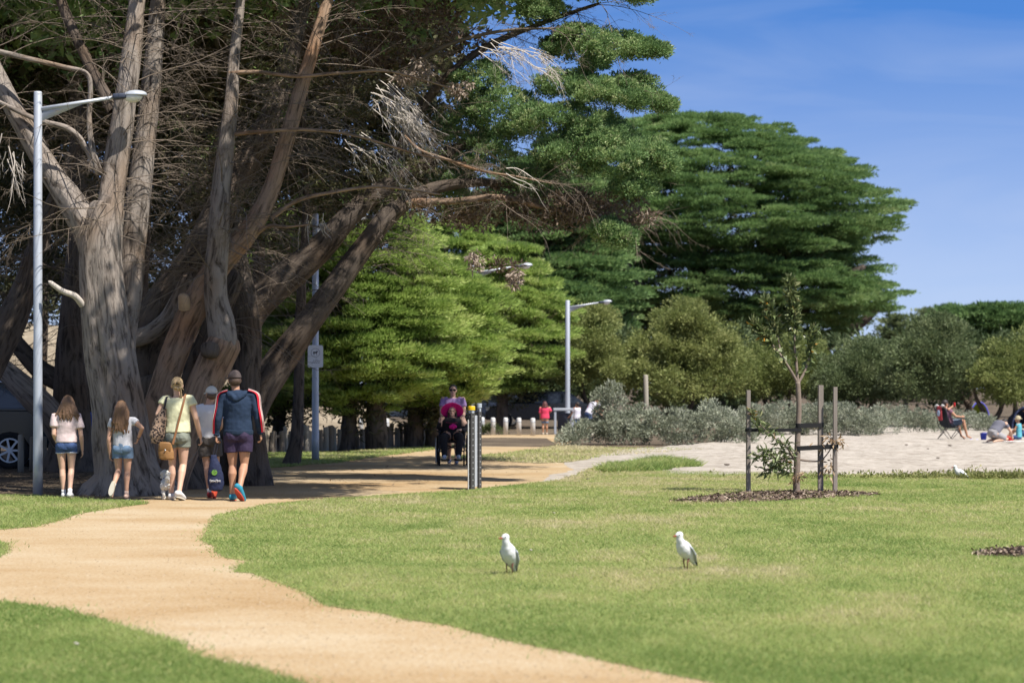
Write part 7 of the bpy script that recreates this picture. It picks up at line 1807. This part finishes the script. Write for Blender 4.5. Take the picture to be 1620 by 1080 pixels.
bm = bmesh.new(); bm_chain(bm, [(-0.10, 0.10, 0.88), (0.02, 0.12, 0.865), (0.12, 0.10, 0.89)], [0.012, 0.018, 0.012], 8); obj('print', bm, M('dusky_print', (0.16, 0.03, 0.05), 0.9, 0.2), T, True)
bm = bmesh.new(); bm_ell(bm, (-0.02, 0.20, 0.80), (0.085, 0.05, 0.055)); o = obj('pink_pouch', bm, m_hot, None, True); remesh(o, 0.01, 3, 0.03, 0.05)
o.location = (g[0], g[1] - 0.35, 0); o.rotation_euler = (0, 0, math.pi); tag(o, 'bright pink pouch held on the lap of the woman in the wheelchair', 'pouch')

# ---------------------------------------------------------------- small far figures
H = 1.12
g = G(862, 687.5)
T, J = person(g, RD(-8), 'child in a bright coral pink top standing by the white bollards', H, dict(elR=(0.21, -0.02, 0.78), wrR=(0.10, 0.10, 0.72), handR=(-1, 0.3, 0), ankL=(-0.06, 0, 0.06), ankR=(0.06, 0.05, 0.06)), m_skin3, True, 1.25, hs=1.42, voxel=0.012)
shirt(T, J, H, M('coral_cotton', (0.66, 0.055, 0.12), 0.85, 0.06), sleeve=0.9, hem=-0.15, ease=0.026, sl_r=1.2, fold=0.02)
shorts(T, J, H, m_denim2, 0.7, 1.0)
for S_ in 'LR': shoe(T, J, S_, H, m_white_sole, m_white_sole)
hair_long(T, J, 1.35, M_hair('auburn_hair', (0.10, 0.03, 0.025)), 0.06, 0.03, 24, 9)
for px, d_, H, lab, rzz, bend in ((913, 80.0, 1.12, 'small child in a pale lilac shirt half hidden behind the grey saltbush', 40, 0.0), (931, 81.0, 1.40, 'stooping person in a white shirt behind the tall grey saltbush shoots', -60, 0.28)):
    q = P(px, 0, d_); q[2] = 0
    T, J = person(q, RD(rzz), lab, H, dict(chest=(0, bend * 0.6, 0.74 * H - bend * 0.1), neck=(0, bend, 0.84 * H - bend * 0.22), head=(0, bend * 1.35, 0.92 * H - bend * 0.3), shR=(0.108 * H, bend * 0.95, 0.815 * H - bend * 0.2), shL=(-0.108 * H, bend * 0.95, 0.815 * H - bend * 0.2),
        elR=(0.14 * H, bend + 0.12, 0.64 * H - bend * .2), wrR=(0.12 * H, bend + 0.28, 0.56 * H - bend * .2), elL=(-0.14 * H, bend + 0.1, 0.64 * H - bend * .2), wrL=(-0.12 * H, bend + 0.26, 0.56 * H - bend * .2)), m_skin3, False, 1.05, voxel=0.012, hs=max(H, 1.35))
    shirt(T, J, H, M('pale_shirt', (0.60, 0.58, 0.66), 0.85, 0.05), sleeve=0.55, hem=-0.1, ease=0.024, fold=0.02)
    shorts(T, J, H, m_denim, 0.6, 1.0)
    hp = J['hp']; hq = max(H, 1.35); bm = bmesh.new(); bm_ell(bm, hp(0, -0.014, 0.016), (0.05 * hq, 0.057 * hq, 0.057 * hq)); remesh(obj('hair', bm, M_hair('far_hair', (0.03, 0.02, 0.016)), T, True), 0.01, 1)
    for S_ in 'LR': shoe(T, J, S_, H, m_white_sole, m_white_sole)

# ---------------------------------------------------------------- on the beach
g = Gs(1505, 697); s = g[1] / F
m_chairfab = M('navy_chair_fabric', (0.02, 0.026, 0.035), 0.85, 0.15)
Cf = empty('folding_chair', g, RD(-62), 'dark folding camp chair on the sand with a hooded towel over its back', 'chair')
bm = bmesh.new(); bm_tube(bm, [(0, 0.28, 0.40), (0, 0.05, 0.33), (0, -0.22, 0.36), (0, -0.33, 0.62), (0, -0.42, 0.98)], [0.27] * 5, 4, flat=0.05, ref=(0, 0, 1)); bm.free()
bm = bmesh.new()
prof = [(0.26, 0.42), (0.05, 0.37), (-0.20, 0.37), (-0.28, 0.55), (-0.36, 0.78), (-0.42, 1.0)]
rows = [[bm.verts.new((x * (0.27 if j < 4 else 0.25), y, z - 0.04 * (1 - x * x))) for x in (-1, -0.5, 0, 0.5, 1)] for j, (y, z) in enumerate(prof)]
for i in range(len(rows) - 1):
    for k in range(4): bm.faces.new((rows[i][k], rows[i][k + 1], rows[i + 1][k + 1], rows[i + 1][k]))
o = obj('sling_seat', bm, m_chairfab, Cf, True); md = o.modifiers.new('thick', 'SOLIDIFY'); md.thickness = 0.012; md = o.modifiers.new('sub', 'SUBSURF'); md.levels = 1; md.render_levels = 1
for sg in (-1, 1):
    bm = bmesh.new(); bm_tube(bm, [(sg * 0.30, 0.26, 0.0), (sg * 0.28, -0.26, 0.62)], 0.011, 8); bm_tube(bm, [(sg * 0.30, -0.30, 0.0), (sg * 0.28, 0.26, 0.60)], 0.011, 8); bm_tube(bm, [(sg * 0.27, -0.28, 0.40), (sg * 0.25, -0.42, 1.0)], 0.011, 8); obj('side_leg', bm, m_frame, Cf, True)
    bm = bmesh.new(); bm_box(bm, (sg * 0.30, 0.02, 0.635), (0.09, 0.54, 0.02), Euler((0.03, 0, 0)), 0.005); obj('armrest', bm, m_chairfab, Cf)
bm = bmesh.new(); bm_tube(bm, [(-0.30, 0.26, 0.0), (0.27, 0.27, 0.42)], 0.010, 8); bm_tube(bm, [(0.30, 0.26, 0.0), (-0.27, 0.27, 0.42)], 0.010, 8); obj('front_brace', bm, m_frame, Cf, True)
bm = bmesh.new(); bm_tube(bm, [(-0.30, -0.30, 0.0), (0.27, -0.28, 0.40)], 0.010, 8); bm_tube(bm, [(0.30, -0.30, 0.0), (-0.27, -0.28, 0.40)], 0.010, 8); obj('rear_brace', bm, m_frame, Cf, True)
# the person sitting in it
H = 1.70
T, J = person(g, RD(-62), 'person seated in the folding chair with one arm out holding a red drink can', H,
    dict(pelvis=(0, -0.10, 0.50), chest=(0, -0.22, 0.78), neck=(0, -0.24, 0.95), head=(0, -0.22, 1.08), shR=(0.17, -0.23, 0.90), shL=(-0.17, -0.23, 0.90), hipR=(0.09, -0.06, 0.48), hipL=(-0.09, -0.06, 0.48), kneeR=(0.13, 0.36, 0.56), kneeL=(-0.11, 0.34, 0.56), ankR=(0.13, 0.50, 0.10), ankL=(-0.11, 0.46, 0.10), toeR=(0.13, 0.66, 0.04), toeL=(-0.11, 0.62, 0.04),
         elL=(-0.26, 0.0, 0.86), wrL=(-0.24, 0.22, 0.98), handL=(0, 0.7, 0.6), palmL=(1, 0, 0), elR=(0.28, -0.05, 0.70), wrR=(0.26, 0.18, 0.68), handR=(0, 1, 0)), m_skin3, False, 1.1, voxel=0.011)
shirt(T, J, H, M('red_blue_shirt', (0.20, 0.10, 0.14), 0.85, 0.5, 5), sleeve=0.45, hem=-0.05, ease=0.02, fold=0.02)
shorts(T, J, H, M('grey_board_shorts', (0.10, 0.13, 0.17), 0.85, 0.6, 14), 0.75, 1.05)
hp = J['hp']; bm = bmesh.new(); bm_ell(bm, hp(0, -0.01, 0.016), (0.05 * H, 0.057 * H, 0.057 * H)); remesh(obj('hair', bm, M_hair('sitter_hair', (0.03, 0.022, 0.02)), T, True), 0.01, 1)
bm = bmesh.new(); bm_lathe(bm, [(0.028, -0.06), (0.033, -0.05), (0.033, 0.05), (0.027, 0.06)], (0, 0, 0), 16)
o = obj('drink_can', bm, M('red_can', (0.38, 0.012, 0.015), 0.35, 0.1), None, True); cpt = Matrix.Translation(Vector([float(v) for v in g])) @ Matrix.Rotation(RD(-62), 4, 'Z') @ Vector((-0.215, 0.29, 1.05)); o.location = cpt
tag(o, 'red drink can held up by the person in the folding chair', 'can')
Tw = empty('towel', Matrix.Translation(Vector([float(v) for v in g])) @ Matrix.Rotation(RD(-62), 4, 'Z') @ Vector((0.0, -0.44, 1.0)), RD(-62), 'red and pale blue towel hung behind the folding chair with white ends over the top', 'towel')
bm = bmesh.new(); bm_tube(bm, [(0.03, -0.03, 0.0), (0.03, -0.035, -0.18), (0.04, 0.0, -0.42)], [0.10, 0.125, 0.10], 14, flat=0.3, ref=(0, 1, 0)); remesh(obj('cloth', bm, M('red_towel', (0.36, 0.05, 0.06), 0.9, 0.2), Tw, True), 0.012, 3, 0.02, 0.06)
bm = bmesh.new(); bm_ell(bm, (0.03, -0.065, -0.20), (0.07, 0.03, 0.10)); obj('patch', bm, M('pale_blue_print', (0.30, 0.38, 0.50), 0.9, 0.2, 20), Tw, True)
for x in (-0.13, 0.14):
    bm = bmesh.new(); bm_tube(bm, [(x - 0.09, 0.0, 0.0), (x, -0.01, 0.03), (x + 0.09, 0.0, 0.02)], [0.02, 0.035, 0.02], 10); remesh(obj('white_end', bm, m_white_shoe, Tw, True), 0.01, 3)
# bucket, sand toys
g = Gs(1556, 699)
T = empty('bucket', g, RD(20), 'blue plastic beach bucket lying by the folding chair', 'bucket')
m_blue = M('blue_plastic', (0.012, 0.03, 0.33), 0.4, 0.05)
bm = bmesh.new(); bm_lathe(bm, [(0.075, 0), (0.10, 0.20), (0.108, 0.205), (0.108, 0.22), (0.098, 0.22), (0.072, 0.01)], (0, 0, 0), 24); obj('pail', bm, m_blue, T, True)
bm = bmesh.new(); bm_tube(bm, [(0.105 * math.cos(math.pi * k / 12), -0.02 - 0.08 * math.sin(math.pi * k / 12), 0.21 + 0.03 * math.sin(math.pi * k / 12)) for k in range(13)], 0.006, 8); obj('handle', bm, m_blue, T, True)
bm = bmesh.new(); bm_tube(bm, [(-0.30, -0.05, 0.02), (-0.17, -0.05, 0.03)], 0.012, 8); bm_ell(bm, (-0.36, -0.05, 0.03), (0.07, 0.05, 0.018)); o = obj('toy_spade', bm, M('pale_blue_plastic', (0.30, 0.33, 0.62), 0.4, 0.05), None, True); o.location = g; tag(o, 'pale blue toy spade on the sand beside the blue bucket', 'toy')
g = Gs(1576, 703)
H = 1.62
T, J = person(g, RD(-52), 'person in a dark grey shirt kneeling and bent over on the sand', H,
    dict(pelvis=(0, -0.12, 0.30), chest=(0, 0.10, 0.50), neck=(0, 0.24, 0.58), head=(0, 0.36, 0.56), shR=(0.17, 0.20, 0.54), shL=(-0.17, 0.20, 0.54), hipR=(0.10, -0.10, 0.26), hipL=(-0.10, -0.10, 0.26), kneeR=(0.17, 0.24, 0.10), kneeL=(-0.15, 0.24, 0.10), ankR=(0.14, -0.14, 0.07), ankL=(-0.14, -0.14, 0.07), toeR=(0.12, -0.26, 0.04), toeL=(-0.12, -0.26, 0.04),
         elR=(0.25, 0.32, 0.33), wrR=(0.16, 0.48, 0.16), handR=(-0.2, 0.8, -0.4), elL=(-0.25, 0.34, 0.33), wrL=(-0.14, 0.50, 0.16), handL=(0.2, 0.8, -0.4)), m_skin2, False, 1.15, voxel=0.011, head_pitch=-0.7)
shirt(T, J, H, M('charcoal_shirt', (0.12, 0.12, 0.15), 0.85, 0.1), sleeve=0.5, hem=0.0, ease=0.024, fold=0.02)
shorts(T, J, H, M('light_grey_shorts', (0.30, 0.29, 0.30), 0.85, 0.15), 0.8, 1.05)
hp = J['hp']; bm = bmesh.new(); bm_ell(bm, hp(0, -0.01, 0.016), (0.052 * H, 0.06 * H, 0.058 * H)); remesh(obj('hair', bm, M_hair('kneeler_hair', (0.02, 0.016, 0.015)), T, True), 0.01, 1)
g = Gs(1597, 701)
bm = bmesh.new(); bm_box(bm, (0, 0, 0.11), (0.24, 0.16, 0.09), Euler((0.1, 0.05, 0.2)), 0.012); bm_box(bm, (0, 0, 0.04), (0.20, 0.13, 0.08), None, 0.01); o = obj('toy_truck', bm, M('red_plastic', (0.45, 0.03, 0.02), 0.4, 0.05), None, True); o.location = g; tag(o, 'red plastic beach toy in front of the kneeling person', 'toy')
H = 1.05
g = Gs(1612, 701)
T, J = person(g, RD(60), 'child in a turquoise striped top sitting on the sand at the frame edge', H,
    dict(pelvis=(0, 0, 0.14), chest=(0, 0.0, 0.40), neck=(0, 0.02, 0.52), head=(0, 0.04, 0.64), shR=(0.12, 0.0, 0.49), shL=(-0.12, 0.0, 0.49), hipR=(0.07, 0.04, 0.12), hipL=(-0.07, 0.04, 0.12), kneeR=(0.16, 0.28, 0.12), kneeL=(-0.16, 0.28, 0.12), ankR=(0.12, 0.46, 0.06), ankL=(-0.12, 0.46, 0.06),
         elR=(0.17, 0.08, 0.34), wrR=(0.10, 0.22, 0.26), elL=(-0.17, 0.08, 0.34), wrL=(-0.10, 0.22, 0.26)), m_skin3, False, 1.0, voxel=0.011, hs=1.35)
shirt(T, J, H, M('turquoise_stripe', (0.10, 0.36, 0.44), 0.85, 0.7, 2.0, stretch=(0.2, 0.2, 12)), sleeve=0.3, hem=-0.1, ease=0.018, fold=0.01)
shorts(T, J, H, m_denim, 0.6, 1.0)
hp = J['hp']; bm = bmesh.new(); bm_ell(bm, hp(0, -0.01, 0.022), (0.056 * 1.35, 0.062 * 1.35, 0.055 * 1.35)); ht = obj('sun_hat', bm, M('straw_hat', (0.42, 0.36, 0.24), 0.9, 0.1), T, True)
bm = bmesh.new(); bm_lathe(bm, [(0.06, 0.0), (0.12, -0.015), (0.12, -0.02), (0.06, -0.006)], (0, 0, 0), 24); bmesh.ops.transform(bm, matrix=Matrix.Translation(hp(0, -0.01, 0.02)), verts=bm.verts); obj('brim', bm, M('straw_brim', (0.42, 0.36, 0.24), 0.9, 0.1), ht, True)
g = Gs(1628, 699)
T, J = person(g, RD(75), 'person in a navy top and brown cap sitting at the very right frame edge', 1.6,
    dict(pelvis=(0, 0, 0.18), chest=(0, -0.02, 0.52), neck=(0, 0.0, 0.70), head=(0, 0.03, 0.84), shR=(0.17, 0.0, 0.66), shL=(-0.17, 0.0, 0.66), hipR=(0.09, 0.04, 0.16), hipL=(-0.09, 0.04, 0.16), kneeR=(0.14, 0.42, 0.30), kneeL=(-0.14, 0.42, 0.30), ankR=(0.12, 0.66, 0.08), ankL=(-0.12, 0.66, 0.08),
         elR=(0.24, 0.10, 0.46), wrR=(0.14, 0.30, 0.38), elL=(-0.24, 0.10, 0.46), wrL=(-0.14, 0.30, 0.38)), m_skin3, False, 1.05, voxel=0.011)
shirt(T, J, 1.6, m_navy, sleeve=0.5, hem=-0.1, ease=0.02, fold=0.01); shorts(T, J, 1.6, m_denim, 0.8, 1.0)
cap(T, J, 1.6, M('rust_cap', (0.30, 0.14, 0.05), 0.8, 0.1), 0)
g = Gs(1600, 704)
bm = bmesh.new(); bm_box(bm, (0, 0, 0.02), (0.55, 0.5, 0.012), None, 0.004); bmesh.ops.subdivide_edges(bm, edges=bm.edges, cuts=5, use_grid_fill=True)
o = obj('beach_towel', bm, M('white_towel', (0.60, 0.58, 0.56), 0.9, 0.1), None, True); o.location = (g[0] + 0.05, g[1] - 0.1, g[2] + 0.02)
tx = bpy.data.textures.new('towel_folds', 'CLOUDS'); tx.noise_scale = 0.15; dm = o.modifiers.new('folds', 'DISPLACE'); dm.texture = tx; dm.strength = 0.07
tag(o, 'white towel spread on the sand in front of the kneeling person', 'towel')
# shade tents under the far shrubs
def tent(px, d, w, h, c1, c2, lab):
    q = P(px, 0, d); q[2] = 0
    T = empty('beach_tent', q, RD(15), lab, 'tent')
    bm = bmesh.new(); n = 20
    rows = [[bm.verts.new((w / 2 * math.cos(math.pi * k / n) * (1 - 0.25 * j / 3), -w * 0.4 + w * 0.8 * j / 3, h * math.sin(math.pi * k / n) * (1 - 0.3 * (j / 3) ** 2))) for k in range(n + 1)] for j in range(4)]
    for j in range(3):
        for k in range(n): bm.faces.new((rows[j][k], rows[j][k + 1], rows[j + 1][k + 1], rows[j + 1][k]))
    bm.faces.new(rows[3])
    o = obj('canopy', bm, M('tent_cloth', c1, 0.8, 0.1), T, True); md = o.modifiers.new('thick', 'SOLIDIFY'); md.thickness = 0.01
    bm = bmesh.new(); bm_tube(bm, [(w / 2 * 1.01 * math.cos(math.pi * k / n), -w * 0.4, h * 1.01 * math.sin(math.pi * k / n)) for k in range(n + 1)], 0.035, 8); obj('trim', bm, M('tent_trim', c2, 0.8, 0.1), T, True)
tent(1614, 92.5, 1.1, 0.85, (0.02, 0.025, 0.05), (0.03, 0.04, 0.09), 'dark dome tent in the shade at the right frame edge')
tent(1543, 108, 1.0, 0.95, (0.30, 0.38, 0.06), (0.10, 0.10, 0.45), 'lime and violet beach tent under the right hand shrubs')
